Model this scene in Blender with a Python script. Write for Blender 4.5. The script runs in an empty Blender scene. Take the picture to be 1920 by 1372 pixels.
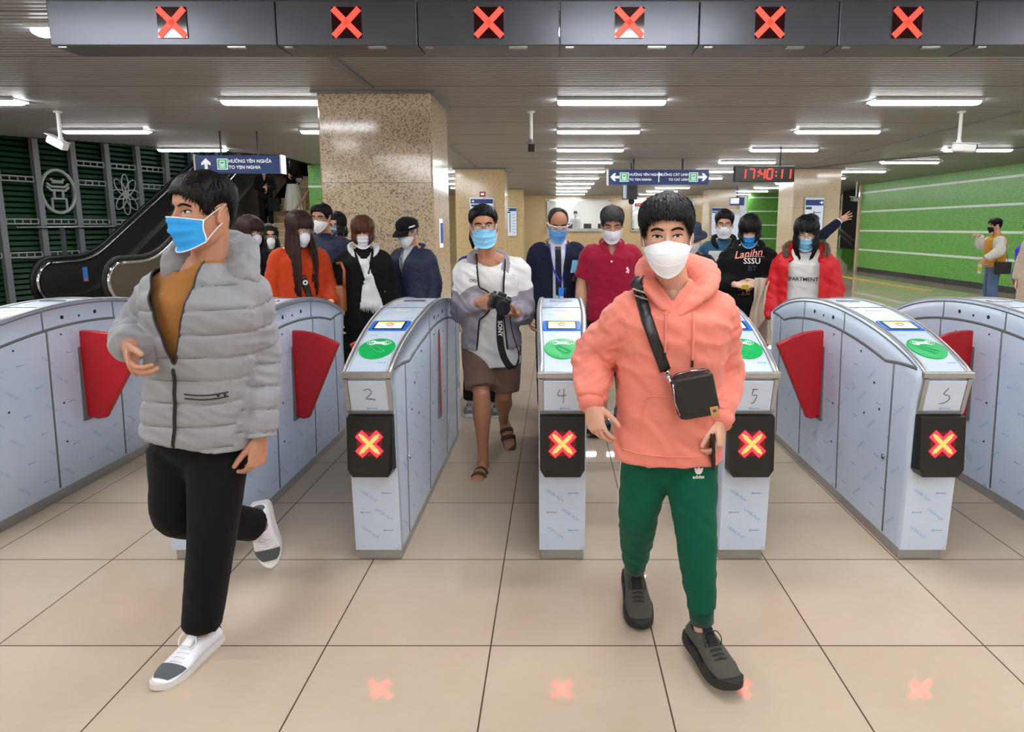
import bpy, bmesh, math, random
from math import sin, cos, pi, radians, sqrt, atan2
from mathutils import Vector, Matrix, noise
V = Vector
SC = bpy.context.scene
COL = SC.collection

# ------------------------------------------------------------------ camera, world, exposure
CH = 1.55                       # camera height above the floor
FPX, PX0, PY0, HORY = 1185.0, 1042.0, 600.0, 426.0
PITCH = math.atan((PY0 - HORY) / FPX)
cam_d = bpy.data.cameras.new('camera')
cam = bpy.data.objects.new('camera', cam_d)
COL.objects.link(cam)
cam.location = (0, 0, CH)
cam.rotation_euler = (pi / 2 - PITCH, 0, 0)
cam_d.sensor_fit = 'HORIZONTAL'
cam_d.sensor_width = 36.0
cam_d.lens = 36.0 * FPX / 1920.0
cam_d.shift_x = -(PX0 - 960.0) / 1920.0
cam_d.shift_y = -(686.0 - PY0) / 1920.0
cam_d.clip_start = 0.05
SC.camera = cam

world = bpy.data.worlds.new('station_ambient')
SC.world = world
world.use_nodes = True
_bg = world.node_tree.nodes['Background']
_bg.inputs[0].default_value = (0.93, 0.96, 1.0, 1)
_bg.inputs[1].default_value = 0.55
SC.view_settings.view_transform = 'Standard'
SC.view_settings.look = 'None'
SC.view_settings.exposure = 0.0
SC.view_settings.gamma = 1.0
SC.view_settings.use_curve_mapping = False
LAMP_L = 34.0                   # radiance of the ceiling tubes


def P(px, py, Y):
    """World point that the photograph shows at (px, py), at ground distance Y from the camera."""
    xc, v = px - PX0, py - PY0
    d = V((xc, FPX * cos(PITCH) - v * sin(PITCH), -v * cos(PITCH) - FPX * sin(PITCH)))
    return V((0, 0, CH)) + d * (Y / d.y)


# ------------------------------------------------------------------ small mesh builder
def catmull(pts, m):
    """Resample a list of tuples (any width) to m points on a Catmull-Rom spline."""
    n = len(pts)
    out = []
    for k in range(m):
        t = k * (n - 1) / (m - 1)
        i = min(int(t), n - 2)
        f = t - i
        p0, p1, p2, p3 = pts[max(i - 1, 0)], pts[i], pts[i + 1], pts[min(i + 2, n - 1)]
        out.append(tuple(0.5 * (2 * b + (c - a) * f + (2 * a - 5 * b + 4 * c - d) * f * f + (3 * b - a - 3 * c + d) * f ** 3)
                         for a, b, c, d in zip(p0, p1, p2, p3)))
    return out


class MB:
    def __init__(s):
        s.v, s.f, s.m, s.s = [], [], [], []

    def add(s, vs, fs, mi=0, smooth=False):
        o = len(s.v)
        s.v.extend(tuple(p) for p in vs)
        for f in fs:
            s.f.append([o + i for i in f])
            s.m.append(mi)
            s.s.append(smooth)
        return s

    def box(s, c, size, mi=0, rot=None, taper=1.0):
        hx, hy, hz = size[0] / 2, size[1] / 2, size[2] / 2
        vs = []
        for z, t in ((-hz, 1.0), (hz, taper)):
            for x, y in ((-hx, -hy), (hx, -hy), (hx, hy), (-hx, hy)):
                p = V((x * t, y * t, z))
                if rot is not None:
                    p = rot @ p
                vs.append(p + V(c))
        return s.add(vs, [(0, 3, 2, 1), (4, 5, 6, 7), (0, 1, 5, 4), (1, 2, 6, 5), (2, 3, 7, 6), (3, 0, 4, 7)], mi)

    def bbox(s, c, size, bev=0.01, mi=0, rot=None):
        """Bevelled box."""
        bm = bmesh.new()
        bmesh.ops.create_cube(bm, size=1.0)
        bmesh.ops.scale(bm, vec=size, verts=bm.verts)
        bmesh.ops.bevel(bm, geom=bm.edges[:] + bm.verts[:], offset=bev, segments=2, affect='EDGES', profile=0.5)
        bm.verts.index_update()
        vs = [(rot @ v.co if rot is not None else v.co) + V(c) for v in bm.verts]
        fs = [[v.index for v in f.verts] for f in bm.faces]
        bm.free()
        return s.add(vs, fs, mi)

    def rings(s, rings, mi=0, cap=True, smooth=True, closed=True):
        n = len(rings[0])
        vs = [p for r in rings for p in r]
        fs = []
        for i in range(len(rings) - 1):
            for j in range(n if closed else n - 1):
                a, b = i * n + j, i * n + (j + 1) % n
                fs.append((a, b, b + n, a + n))
        s.add(vs, fs, mi, smooth)
        if cap:
            o = len(s.v) - len(vs)
            s.f.append([o + j for j in reversed(range(n))]); s.m.append(mi); s.s.append(smooth)
            o += (len(rings) - 1) * n
            s.f.append([o + j for j in range(n)]); s.m.append(mi); s.s.append(smooth)
        return s

    def tube(s, pts, r, n=10, ref=None, cap=True, mi=0, smooth=True, close=False, round_ends=False):
        """Tube along pts; r is a number, a list of numbers or of (a along ref, b across)."""
        pts = [V(p) for p in pts]
        k = len(pts)
        rr = r if isinstance(r, (list, tuple)) else [r] * k
        rings = []
        prev = None
        for i, p in enumerate(pts):
            if close:
                t = pts[(i + 1) % k] - pts[i - 1]
            else:
                t = pts[min(i + 1, k - 1)] - pts[max(i - 1, 0)]
            t = t.normalized() if t.length > 1e-9 else V((0, 0, 1))
            if ref is not None:
                u = V(ref[i] if isinstance(ref, list) else ref)
            elif prev is not None:
                u = prev
            else:
                u = V((0, 0, 1)) if abs(t.z) < 0.9 else V((1, 0, 0))
            u = u - t * u.dot(t)
            if u.length < 1e-6:
                u = V((1, 0, 0)) - t * t.x
                if u.length < 1e-6:
                    u = V((0, 1, 0))
            u.normalize()
            prev = u
            w = t.cross(u)
            a, b = rr[i] if isinstance(rr[i], (list, tuple)) else (rr[i], rr[i])
            rings.append((p, t, u, w, a, b))
        out = []
        def ring(p, u, w, a, b):
            return [p + u * (a * cos(2 * pi * j / n)) + w * (b * sin(2 * pi * j / n)) for j in range(n)]
        if round_ends:
            p, t, u, w, a, b = rings[0]
            for q in (75, 50, 25):
                c_, s_ = cos(radians(q)), sin(radians(q))
                out.append(ring(p - t * min(a, b) * s_, u, w, a * c_, b * c_))
        for p, t, u, w, a, b in rings:
            out.append(ring(p, u, w, a, b))
        if round_ends:
            p, t, u, w, a, b = rings[-1]
            for q in (25, 50, 75):
                c_, s_ = cos(radians(q)), sin(radians(q))
                out.append(ring(p + t * min(a, b) * s_, u, w, a * c_, b * c_))
        if close:
            out.append(out[0])
            cap = False
        return s.rings(out, mi, cap, smooth)

    def ell(s, c, r, mi=0, rot=None, nu=16, nv=10):
        vs, fs = [], []
        for i in range(1, nv):
            a = pi * i / nv
            for j in range(nu):
                b = 2 * pi * j / nu
                p = V((r[0] * sin(a) * cos(b), r[1] * sin(a) * sin(b), r[2] * cos(a)))
                vs.append((rot @ p if rot is not None else p) + V(c))
        for i in range(nv - 2):
            for j in range(nu):
                a, b = i * nu + j, i * nu + (j + 1) % nu
                fs.append((a, a + nu, b + nu, b))
        for z, i0, flip in ((r[2], 0, False), (-r[2], (nv - 2) * nu, True)):
            p = V((0, 0, z))
            vs.append((rot @ p if rot is not None else p) + V(c))
            t = len(vs) - 1
            for j in range(nu):
                f = (i0 + j, i0 + (j + 1) % nu, t)
                fs.append(f[::-1] if flip else f)
        return s.add(vs, fs, mi, True)

    def cyl(s, a, b, r, n=16, mi=0, r2=None, smooth=True):
        a, b = V(a), V(b)
        t = (b - a).normalized()
        u = t.orthogonal().normalized()
        w = t.cross(u)
        r2 = r if r2 is None else r2
        vs = [a + u * r * cos(2 * pi * j / n) + w * r * sin(2 * pi * j / n) for j in range(n)]
        vs += [b + u * r2 * cos(2 * pi * j / n) + w * r2 * sin(2 * pi * j / n) for j in range(n)]
        s.add(vs, [(j, (j + 1) % n, n + (j + 1) % n, n + j) for j in range(n)], mi, smooth)
        s.add(vs, [tuple(reversed(range(n))), tuple(range(n, 2 * n))], mi)
        return s

    def prism(s, poly, axis, a, b, mi=0, smooth=False):
        """Polygon of 2D points extruded along axis ('x','y','z') from a to b."""
        n = len(poly)
        def mk(p, q):
            return {'x': (q, p[0], p[1]), 'y': (p[0], q, p[1]), 'z': (p[0], p[1], q)}[axis]
        vs = [mk(p, a) for p in poly] + [mk(p, b) for p in poly]
        fs = [(i, (i + 1) % n, n + (i + 1) % n, n + i) for i in range(n)] + [tuple(reversed(range(n))), tuple(range(n, 2 * n))]
        return s.add(vs, fs, mi, smooth)

    def grid(s, fn, nu, nv, mi=0, smooth=True, wrap=False):
        vs = [fn(i / (nu if wrap else nu - 1), j / (nv - 1)) for j in range(nv) for i in range(nu)]
        fs = []
        for j in range(nv - 1):
            for i in range(nu if wrap else nu - 1):
                a, b = j * nu + i, j * nu + (i + 1) % nu
                fs.append((a, b, b + nu, a + nu))
        return s.add(vs, fs, mi, smooth)

    def text(s, body, M, size, mi=0, align='CENTER', res=2, bold=0.0, extr=0.0):
        vs, fs = text_geo(body, align, res, bold)
        return s.add([M @ V((x * size, y * size, extr)) for x, y in vs], fs, mi)

    def xf(s, M):
        s.v = [tuple(M @ V(p)) for p in s.v]
        return s

    def mesh(s, name, mats):
        me = bpy.data.meshes.new(name)
        me.from_pydata(s.v, [], s.f)
        for m in (mats if isinstance(mats, (list, tuple)) else [mats]):
            me.materials.append(m)
        me.polygons.foreach_set('material_index', s.m)
        me.polygons.foreach_set('use_smooth', s.s)
        me.update()
        return me

    def build(s, name, mats, parent=None, **kw):
        return link(name, s.mesh(name, mats), parent, **kw)


_tg = {}
def text_geo(body, align='CENTER', res=2, bold=0.0):
    k = (body, align, res, bold)
    if k not in _tg:
        cu = bpy.data.curves.new('t', 'FONT')
        cu.body = body
        cu.align_x = align
        cu.align_y = 'CENTER'
        cu.resolution_u = res
        cu.offset = bold
        ob = bpy.data.objects.new('t', cu)
        COL.objects.link(ob)
        dg = bpy.context.evaluated_depsgraph_get()
        me = bpy.data.meshes.new_from_object(ob.evaluated_get(dg))
        _tg[k] = ([(v.co.x, v.co.y) for v in me.vertices], [tuple(p.vertices) for p in me.polygons])
        bpy.data.objects.remove(ob)
        bpy.data.curves.remove(cu)
        bpy.data.meshes.remove(me)
    return _tg[k]


def link(name, data, parent=None, **kw):
    o = bpy.data.objects.new(name, data)
    COL.objects.link(o)
    if parent is not None:
        o.parent = parent
        if parent.parent is None:
            o.matrix_parent_inverse = parent.matrix_basis.inverted()
    for k, v in kw.items():
        o[k] = v
    return o


def thing(name, label, cat, loc=(0, 0, 0), group=None):
    o = bpy.data.objects.new(name, None)
    COL.objects.link(o)
    o.empty_display_size = 0.1
    o.location = loc
    o['label'], o['category'] = label, cat
    if group:
        o['group'] = group
    return o


def tag(o, label, cat, group=None):
    o['label'], o['category'] = label, cat
    if group:
        o['group'] = group
    return o


def struct(name, mb, mats):
    return mb.build(name, mats, None, kind='structure')


def copy_tree(o, parent=None):
    c = o.copy()
    COL.objects.link(c)
    if parent is not None:
        c.parent = parent
    for ch in o.children:
        copy_tree(ch, c)
    return c


# ------------------------------------------------------------------ materials
def lin(c):
    return tuple(((x + 0.055) / 1.055) ** 2.4 if x > 0.04045 else x / 12.92 for x in c)


def C8(r, g, b):
    return lin((r / 255, g / 255, b / 255))


def mat(name, col, rough=0.6, metal=0.0, spec=0.5, bump=0.0, bscale=60.0, var=0.0, vscale=8.0, emit=0.0, ecol=None,
        trans=0.0, alpha=1.0, coat=0.0, sheen=0.0, sss=0.0, stretch=None, bdist=0.01):
    m = bpy.data.materials.new(name)
    m.use_nodes = True
    nt = m.node_tree
    b = nt.nodes['Principled BSDF']
    b.inputs['Base Color'].default_value = (*col, 1)
    b.inputs['Roughness'].default_value = rough
    b.inputs['Metallic'].default_value = metal
    b.inputs['Specular IOR Level'].default_value = spec
    if emit:
        b.inputs['Emission Color'].default_value = (*(ecol or col), 1)
        b.inputs['Emission Strength'].default_value = emit
    if trans:
        b.inputs['Transmission Weight'].default_value = trans
    if alpha < 1:
        b.inputs['Alpha'].default_value = alpha
    if coat:
        b.inputs['Coat Weight'].default_value = coat
    if sheen:
        b.inputs['Sheen Weight'].default_value = sheen
    if sss:
        b.inputs['Subsurface Weight'].default_value = sss
        b.inputs['Subsurface Radius'].default_value = (0.012, 0.005, 0.003)
        b.inputs['Subsurface Scale'].default_value = 1.0
    tc = None
    def coords():
        t = nt.nodes.new('ShaderNodeTexCoord')
        mp = nt.nodes.new('ShaderNodeMapping')
        nt.links.new(t.outputs['Object'], mp.inputs['Vector'])
        if stretch:
            mp.inputs['Scale'].default_value = stretch
        return mp.outputs['Vector']
    if bump or var:
        tc = coords()
    if bump:
        n = nt.nodes.new('ShaderNodeTexNoise')
        n.inputs['Scale'].default_value = bscale
        n.inputs['Detail'].default_value = 5
        nt.links.new(tc, n.inputs['Vector'])
        bp = nt.nodes.new('ShaderNodeBump')
        bp.inputs['Strength'].default_value = bump
        bp.inputs['Distance'].default_value = bdist
        nt.links.new(n.outputs['Fac'], bp.inputs['Height'])
        nt.links.new(bp.outputs['Normal'], b.inputs['Normal'])
    if var:
        n = nt.nodes.new('ShaderNodeTexNoise')
        n.inputs['Scale'].default_value = vscale
        n.inputs['Detail'].default_value = 6
        nt.links.new(tc, n.inputs['Vector'])
        mx = nt.nodes.new('ShaderNodeMix')
        mx.data_type = 'RGBA'
        mx.inputs[6].default_value = (*[min(1, c * (1 - var)) for c in col], 1)
        mx.inputs[7].default_value = (*[min(1, c * (1 + var)) for c in col], 1)
        nt.links.new(n.outputs['Fac'], mx.inputs[0])
        nt.links.new(mx.outputs[2], b.inputs['Base Color'])
    return m


class NT:
    """Tiny helper to write node graphs."""
    def __init__(s, m):
        s.nt = m.node_tree
        s.b = s.nt.nodes['Principled BSDF']
        s.tc = s.nt.nodes.new('ShaderNodeTexCoord')

    def n(s, kind, **kw):
        x = s.nt.nodes.new('ShaderNode' + kind)
        for k, v in kw.items():
            setattr(x, k, v)
        return x

    def l(s, a, b):
        s.nt.links.new(a, b)

    def math(s, op, a, b=None, clamp=False):
        x = s.n('Math', operation=op)
        x.use_clamp = clamp
        for i, q in enumerate((a, b)):
            if q is None:
                continue
            if isinstance(q, (int, float)):
                x.inputs[i].default_value = q
            else:
                s.l(q, x.inputs[i])
        return x.outputs[0]

    def mix(s, fac, a, b):
        x = s.n('Mix', data_type='RGBA')
        for i, q in ((0, fac), (6, a), (7, b)):
            if isinstance(q, (int, float)):
                x.inputs[i].default_value = q
            elif isinstance(q, tuple):
                x.inputs[i].default_value = (*q, 1)
            else:
                s.l(q, x.inputs[i])
        return x.outputs[2]

    def noise(s, scale, detail=4, vec=None, rough=0.5):
        x = s.n('TexNoise')
        x.inputs['Scale'].default_value = scale
        x.inputs['Detail'].default_value = detail
        x.inputs['Roughness'].default_value = rough
        s.l(vec if vec is not None else s.tc.outputs['Object'], x.inputs['Vector'])
        return x.outputs['Fac']

    def ramp(s, fac, stops):
        x = s.n('ValToRGB')
        e = x.color_ramp.elements
        while len(e) < len(stops):
            e.new(0.5)
        for q, (p, c) in zip(e, stops):
            q.position = p
            q.color = (*c, 1) if len(c) == 3 else c
        s.l(fac, x.inputs[0])
        return x.outputs['Color']

    def xyz(s):
        x = s.n('SeparateXYZ')
        s.l(s.tc.outputs['Object'], x.inputs[0])
        return x.outputs

    def bump(s, h, strength, dist):
        x = s.n('Bump')
        x.inputs['Strength'].default_value = strength
        x.inputs['Distance'].default_value = dist
        s.l(h, x.inputs['Height'])
        s.l(x.outputs['Normal'], s.b.inputs['Normal'])


def tile_floor():
    m = mat('polished_floor_tile', (0.5, 0.4, 0.3), rough=0.10, spec=0.13)
    g = NT(m)
    x, y, z = g.xyz()
    def edge(c, off, s):
        t = g.math('DIVIDE', g.math('ADD', c, off), s)
        f = g.math('FRACT', g.math('ADD', t, 100.0))
        d = g.math('MINIMUM', f, g.math('SUBTRACT', 1.0, f))
        return g.math('MULTIPLY', d, s), g.math('FLOOR', t)
    dx, ix = edge(x, 0.243, 0.616)
    dy, iy = edge(y, -2.165, 0.62)
    d = g.math('MINIMUM', dx, dy)
    joint = g.math('LESS_THAN', d, 0.0028)
    wn = g.n('TexWhiteNoise', noise_dimensions='2D')
    cb = g.n('CombineXYZ')
    g.l(ix, cb.inputs[0]); g.l(iy, cb.inputs[1]); g.l(cb.outputs[0], wn.inputs['Vector'])
    n1 = g.noise(2.2, 6)
    n2 = g.noise(26, 3)
    base = g.mix(n1, C8(184, 166, 146), C8(200, 184, 165))
    base = g.mix(g.math('MULTIPLY', wn.outputs['Value'], 0.35), base, C8(176, 158, 136))
    base = g.mix(g.math('MULTIPLY', n2, 0.18), base, C8(168, 152, 134))
    # faint scuffs
    sc = g.math('GREATER_THAN', g.noise(9, 8), 0.72)
    base = g.mix(g.math('MULTIPLY', sc, 0.10), base, C8(120, 108, 96))
    colr = g.mix(joint, base, C8(74, 62, 52))
    g.l(colr, g.b.inputs['Base Color'])
    r = g.math('ADD', g.math('MULTIPLY', n1, 0.03), 0.012)
    r = g.math('ADD', r, g.math('MULTIPLY', joint, 0.5))
    g.l(r, g.b.inputs['Roughness'])
    g.bump(g.math('SUBTRACT', 1.0, joint), 0.25, 0.002)
    return m


def granite(name, c1, c2, c3, scale=1.0, rough=0.12, fleck=0.5):
    m = mat(name, c1, rough=rough, spec=0.55)
    g = NT(m)
    a = g.noise(6 * scale, 8, rough=0.65)
    b = g.noise(58 * scale, 6, rough=0.72)
    v = g.n('TexVoronoi')
    v.inputs['Scale'].default_value = 70 * scale
    g.l(g.tc.outputs['Object'], v.inputs['Vector'])
    base = g.mix(a, c1, c2)
    base = g.mix(g.math('MULTIPLY', v.outputs['Distance'], 0.5), base, c1)
    spots = g.ramp(b, [(0.51, (0, 0, 0)), (0.58, (1, 1, 1))])
    big = g.ramp(g.noise(16 * scale, 9, rough=0.75), [(0.54, (0, 0, 0)), (0.66, (1, 1, 1))])
    base = g.mix(g.math('MULTIPLY', spots, fleck), base, c3)
    base = g.mix(g.math('MULTIPLY', big, fleck * 0.38), base, c3)
    g.l(base, g.b.inputs['Base Color'])
    return m


def mosaic(name, c1, c2, grout, sx=0.05, sz=0.05):
    """Small glazed wall tiles laid on any vertical face; lines at fixed heights stay level."""
    m = mat(name, c1, rough=0.3, spec=0.5)
    g = NT(m)
    x, y, z = g.xyz()
    def cell(c, s):
        t = g.math('ADD', g.math('DIVIDE', c, s), 1000.0)
        f = g.math('FRACT', t)
        return g.math('MULTIPLY', g.math('MINIMUM', f, g.math('SUBTRACT', 1.0, f)), s), g.math('FLOOR', t)
    h = g.math('ADD', x, y)
    dh, ih = cell(h, sx)
    dz, iz = cell(z, sz)
    joint = g.math('LESS_THAN', g.math('MINIMUM', dh, dz), 0.0045)
    wn = g.n('TexWhiteNoise', noise_dimensions='2D')
    cb = g.n('CombineXYZ')
    g.l(ih, cb.inputs[0]); g.l(iz, cb.inputs[1]); g.l(cb.outputs[0], wn.inputs['Vector'])
    base = g.mix(wn.outputs['Value'], c1, c2)
    g.l(g.mix(joint, base, grout), g.b.inputs['Base Color'])
    g.bump(g.math('SUBTRACT', 1.0, joint), 0.5, 0.004)
    return m


def steel_film(name):
    """Brushed steel still wearing its bluish white protective film."""
    m = mat(name, C8(205, 216, 232), rough=0.3, metal=0.08, spec=0.5)
    g = NT(m)
    a = g.noise(3.0, 5)
    base = g.mix(a, C8(190, 206, 228), C8(214, 224, 238))
    s = g.n('Mapping')
    s.inputs['Scale'].default_value = (1, 60, 90)
    g.l(g.tc.outputs['Object'], s.inputs['Vector'])
    br = g.noise(4, 3, vec=s.outputs['Vector'])
    base = g.mix(g.math('MULTIPLY', br, 0.2), base, C8(172, 186, 208))
    g.l(base, g.b.inputs['Base Color'])
    g.l(g.math('ADD', g.math('MULTIPLY', a, 0.2), 0.2), g.b.inputs['Roughness'])
    g.bump(g.noise(5, 3), 0.06, 0.02)
    return m


def brushed(name, c, rough=0.3, metal=1.0, dir_scale=(2, 80, 80)):
    m = mat(name, c, rough=rough, metal=metal)
    g = NT(m)
    s = g.n('Mapping')
    s.inputs['Scale'].default_value = dir_scale
    g.l(g.tc.outputs['Object'], s.inputs['Vector'])
    br = g.noise(3, 4, vec=s.outputs['Vector'])
    g.l(g.mix(br, tuple(q * 0.92 for q in c), tuple(min(1, q * 1.06) for q in c)), g.b.inputs['Base Color'])
    g.l(g.math('ADD', g.math('MULTIPLY', br, 0.10), rough - 0.05), g.b.inputs['Roughness'])
    return m


M = {}
M['floor'] = tile_floor()
M['granite'] = granite('beige_granite', C8(230, 208, 178), C8(214, 186, 152), C8(92, 74, 60), 1.0, fleck=0.8)
M['granite_far'] = granite('honey_granite', C8(228, 202, 158), C8(214, 184, 138), C8(134, 100, 62), 0.6, fleck=0.35)
M['marble'] = granite('pale_marble', C8(224, 204, 176), C8(206, 184, 154), C8(170, 144, 116), 0.5, fleck=0.25)
M['ceil'] = mat('ceiling_strip_metal', C8(150, 150, 151), rough=0.42, metal=0.15, var=0.05, vscale=1.5)
M['ceilgap'] = mat('ceiling_gap', C8(52, 51, 50), rough=0.9)
M['green'] = mosaic('green_mosaic_tile', C8(112, 184, 84), C8(136, 206, 106), C8(92, 156, 74))
M['green_far'] = mosaic('green_mosaic_tile_far', C8(96, 164, 66), C8(116, 184, 84), C8(78, 138, 58), 0.07, 0.07)
M['white_band'] = mat('white_glazed_band', C8(240, 250, 246), rough=0.3)
M['dark_skirt'] = mat('dark_granite_skirting', C8(64, 66, 70), rough=0.35, var=0.2, vscale=30)
M['lamp'] = mat('lamp_diffuser', (1, 1, 1), rough=0.4, emit=LAMP_L, ecol=(0.94, 0.975, 1.0))
M['lamp_metal'] = mat('lamp_housing_white', C8(214, 216, 218), rough=0.4)
M['sign_metal'] = brushed('grey_fascia_metal', C8(86, 87, 94), rough=0.36, metal=0.6, dir_scale=(3, 3, 3))
M['black'] = mat('black_plastic', C8(18, 18, 19), rough=0.35)
M['matte_black'] = mat('matte_black', C8(12, 12, 13), rough=0.85)
M['led_glass'] = mat('led_window_dark_red', C8(40, 6, 8), rough=0.12)
M['led_red'] = mat('red_led', (1.0, 0.05, 0.03), emit=1.7, ecol=(1.0, 0.055, 0.035))
M['led_orange'] = mat('orange_led', (1.0, 0.4, 0.05), emit=2.6, ecol=(1.0, 0.36, 0.05))
M['led_glow'] = mat('red_led_field', (0.8, 0.01, 0.02), emit=20.0, ecol=(1.0, 0.003, 0.006), rough=0.3)
M['blue_sign'] = mat('sign_navy_blue', C8(32, 62, 128), rough=0.35, emit=0.10, ecol=C8(32, 62, 128))
M['sign_white'] = mat('sign_white', C8(240, 244, 248), rough=0.4, emit=0.5, ecol=C8(240, 244, 248))
M['sign_green'] = mat('sign_green', C8(70, 190, 140), rough=0.4, emit=0.3, ecol=C8(60, 185, 130))
M['steel'] = brushed('stainless_steel', C8(172, 172, 172), rough=0.28)
M['chrome'] = mat('chrome', C8(200, 200, 202), rough=0.12, metal=1.0)
M['dark_steel'] = brushed('dark_stainless', C8(112, 110, 106), rough=0.3, metal=0.85)
M['grey_steel'] = mat('grey_painted_steel', C8(122, 126, 130), rough=0.45, metal=0.3)
M['rubber'] = mat('black_rubber', C8(16, 16, 17), rough=0.5)
M['white_paint'] = mat('white_paint', C8(232, 232, 230), rough=0.45)
M['glass'] = mat('clear_glass', (0.95, 0.98, 0.98), rough=0.02, trans=1.0, spec=0.5)
M['board'] = mat('backlit_board', C8(206, 212, 232), rough=0.35, emit=0.35, ecol=C8(206, 212, 232))
M['print'] = mat('print_dark', C8(60, 66, 84), rough=0.6)
M['post_grey'] = mat('pale_grey_post', C8(150, 154, 158), rough=0.5)
M['emblem'] = mat('pale_emblem_metal', C8(196, 198, 200), rough=0.45)
M['screen_slat'] = mat('dark_green_slats', C8(16, 70, 38), rough=0.5, var=0.3, vscale=3)
M['stair'] = granite('stair_stone', C8(196, 170, 136), C8(178, 150, 116), C8(140, 112, 84), 0.8, fleck=0.3)
M['tactile'] = mat('yellow_tactile_tile', C8(222, 176, 96), rough=0.5)
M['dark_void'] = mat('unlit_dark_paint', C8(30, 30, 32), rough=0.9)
# ------------------------------------------------------------------ the hall
ZC = 3.02
XR = 10.8

b = MB()
b.add([(-14, -6, 0), (13.5, -6, 0), (13.5, 31, 0), (-14, 31, 0)], [(0, 1, 2, 3)])
struct('floor', b, M['floor'])
b = MB()
b.box((7.0, 19.2, 0.003), (0.30, 7.4, 0.006), rot=Matrix.Rotation(radians(0), 3, 'Z'))
b.v = [(x + (y - 15.5) * -0.02 + 2.2, y, z) for x, y, z in b.v]
struct('trim_1', b, M['tactile'])


def ceil_x0(y):
    if y > 13.3:
        return -5.9
    return max(-13.0, min(-5.9, -9 + 1.1 * (y - 10.5)))

b = MB()
y = -5.9
k = 0
while y < 30.6:
    w = 0.078 - 0.011
    if k % 15 == 14:
        w = 0.078 - 0.034
    x0, x1 = ceil_x0(y + 0.04), 13.0
    h = 0.014
    prof = [(y, ZC + 0.03), (y + 0.004, ZC + 0.002), (y + 0.012, ZC), (y + w - 0.012, ZC), (y + w - 0.004, ZC + 0.002), (y + w, ZC + 0.03)]
    vs = [(x0, a, c) for a, c in prof] + [(x1, a, c) for a, c in prof]
    b.add(vs, [(i, i + 1, i + 7, i + 6) for i in range(5)], 0)
    y += 0.078
    k += 1
# backing above the strips
b.add([(-13, -6, ZC + 0.031), (13, -6, ZC + 0.031), (13, 30.6, ZC + 0.031), (-5.9, 30.6, ZC + 0.031), (-5.9, 13.3, ZC + 0.031), (-13, 6.9, ZC + 0.031)], [(0, 5, 4, 3, 2, 1)], 1)
struct('ceiling', b, [M['ceil'], M['ceilgap']])
b = MB()
for xx in (-1.95, 5.95, -9.5):
    y1 = 7.0 if xx == -1.95 else (10 if xx < -5 else 16.2)
    y0 = 0.5
    b.box((xx, (y0 + y1) / 2, ZC - 0.006), (0.05, y1 - y0, 0.022))
    b.box((xx - 0.04, (y0 + y1) / 2, ZC - 0.004), (0.012, y1 - y0, 0.014))
b.box((-1.95, 12.3, ZC - 0.006), (0.05, 7.6, 0.022))
b.box((-1.95, 21.0, ZC - 0.006), (0.05, 7.2, 0.022))
b.tube([(4.2, 22.0, ZC - 0.008), (7.0, 14.5, ZC - 0.008), (10.6, 9.0, ZC - 0.008)], 0.02, n=6)
struct('trim_2', b, M['grey_steel'])

# bulkhead along the stair opening
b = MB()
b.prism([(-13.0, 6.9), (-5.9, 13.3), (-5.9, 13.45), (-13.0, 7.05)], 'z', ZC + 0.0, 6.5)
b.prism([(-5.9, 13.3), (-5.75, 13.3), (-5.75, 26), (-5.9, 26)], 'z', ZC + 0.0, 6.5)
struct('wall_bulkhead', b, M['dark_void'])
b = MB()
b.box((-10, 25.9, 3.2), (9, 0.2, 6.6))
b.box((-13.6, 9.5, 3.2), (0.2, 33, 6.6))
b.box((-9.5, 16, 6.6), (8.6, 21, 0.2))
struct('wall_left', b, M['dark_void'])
# green tiled wall beside the stairs
b = MB()
b.box((-5.55, 20.6, 1.7), (0.78, 10.2, 3.4))
struct('wall_stair_side', b, M['green'])
b = MB()
b.box((-5.55, 20.59, 2.52), (0.80, 10.2, 0.05))
struct('trim_3', b, M['white_band'])

# rear wall with two ticket windows
W1, W2 = (-0.36, 2.5), (3.62, 6.4)
WZ0, WZ1 = 1.43, 2.80
BY = 30.0
b = MB()
for x0, x1, z0, z1 in ((-5.2, W1[0], 0, 3.4), (W1[0], W1[1], 0, WZ0), (W1[0], W1[1], WZ1, 3.4), (W1[1], W2[0], 0, 3.4),
                       (W2[0], W2[1], 0, WZ0), (W2[0], W2[1], WZ1, 3.4), (W2[1], 8.6, 0, 3.4)):
    b.box(((x0 + x1) / 2, BY + 0.15, (z0 + z1) / 2), (x1 - x0, 0.3, z1 - z0))
struct('wall_rear', b, M['granite_far'])
b = MB()
b.box((3, BY + 2.6, 1.5), (9, 0.1, 3.2))
b.box((-1.4, BY + 1.4, 1.5), (0.1, 2.4, 3.2))
b.box((7.4, BY + 1.4, 1.5), (0.1, 2.4, 3.2))
b.box((3, BY + 1.4, 0.55), (9, 2.4, 0.1))
b.box((3, BY + 1.4, 3.1), (9, 2.4, 0.1))
struct('wall_booth', b, M['white_paint'])
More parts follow.
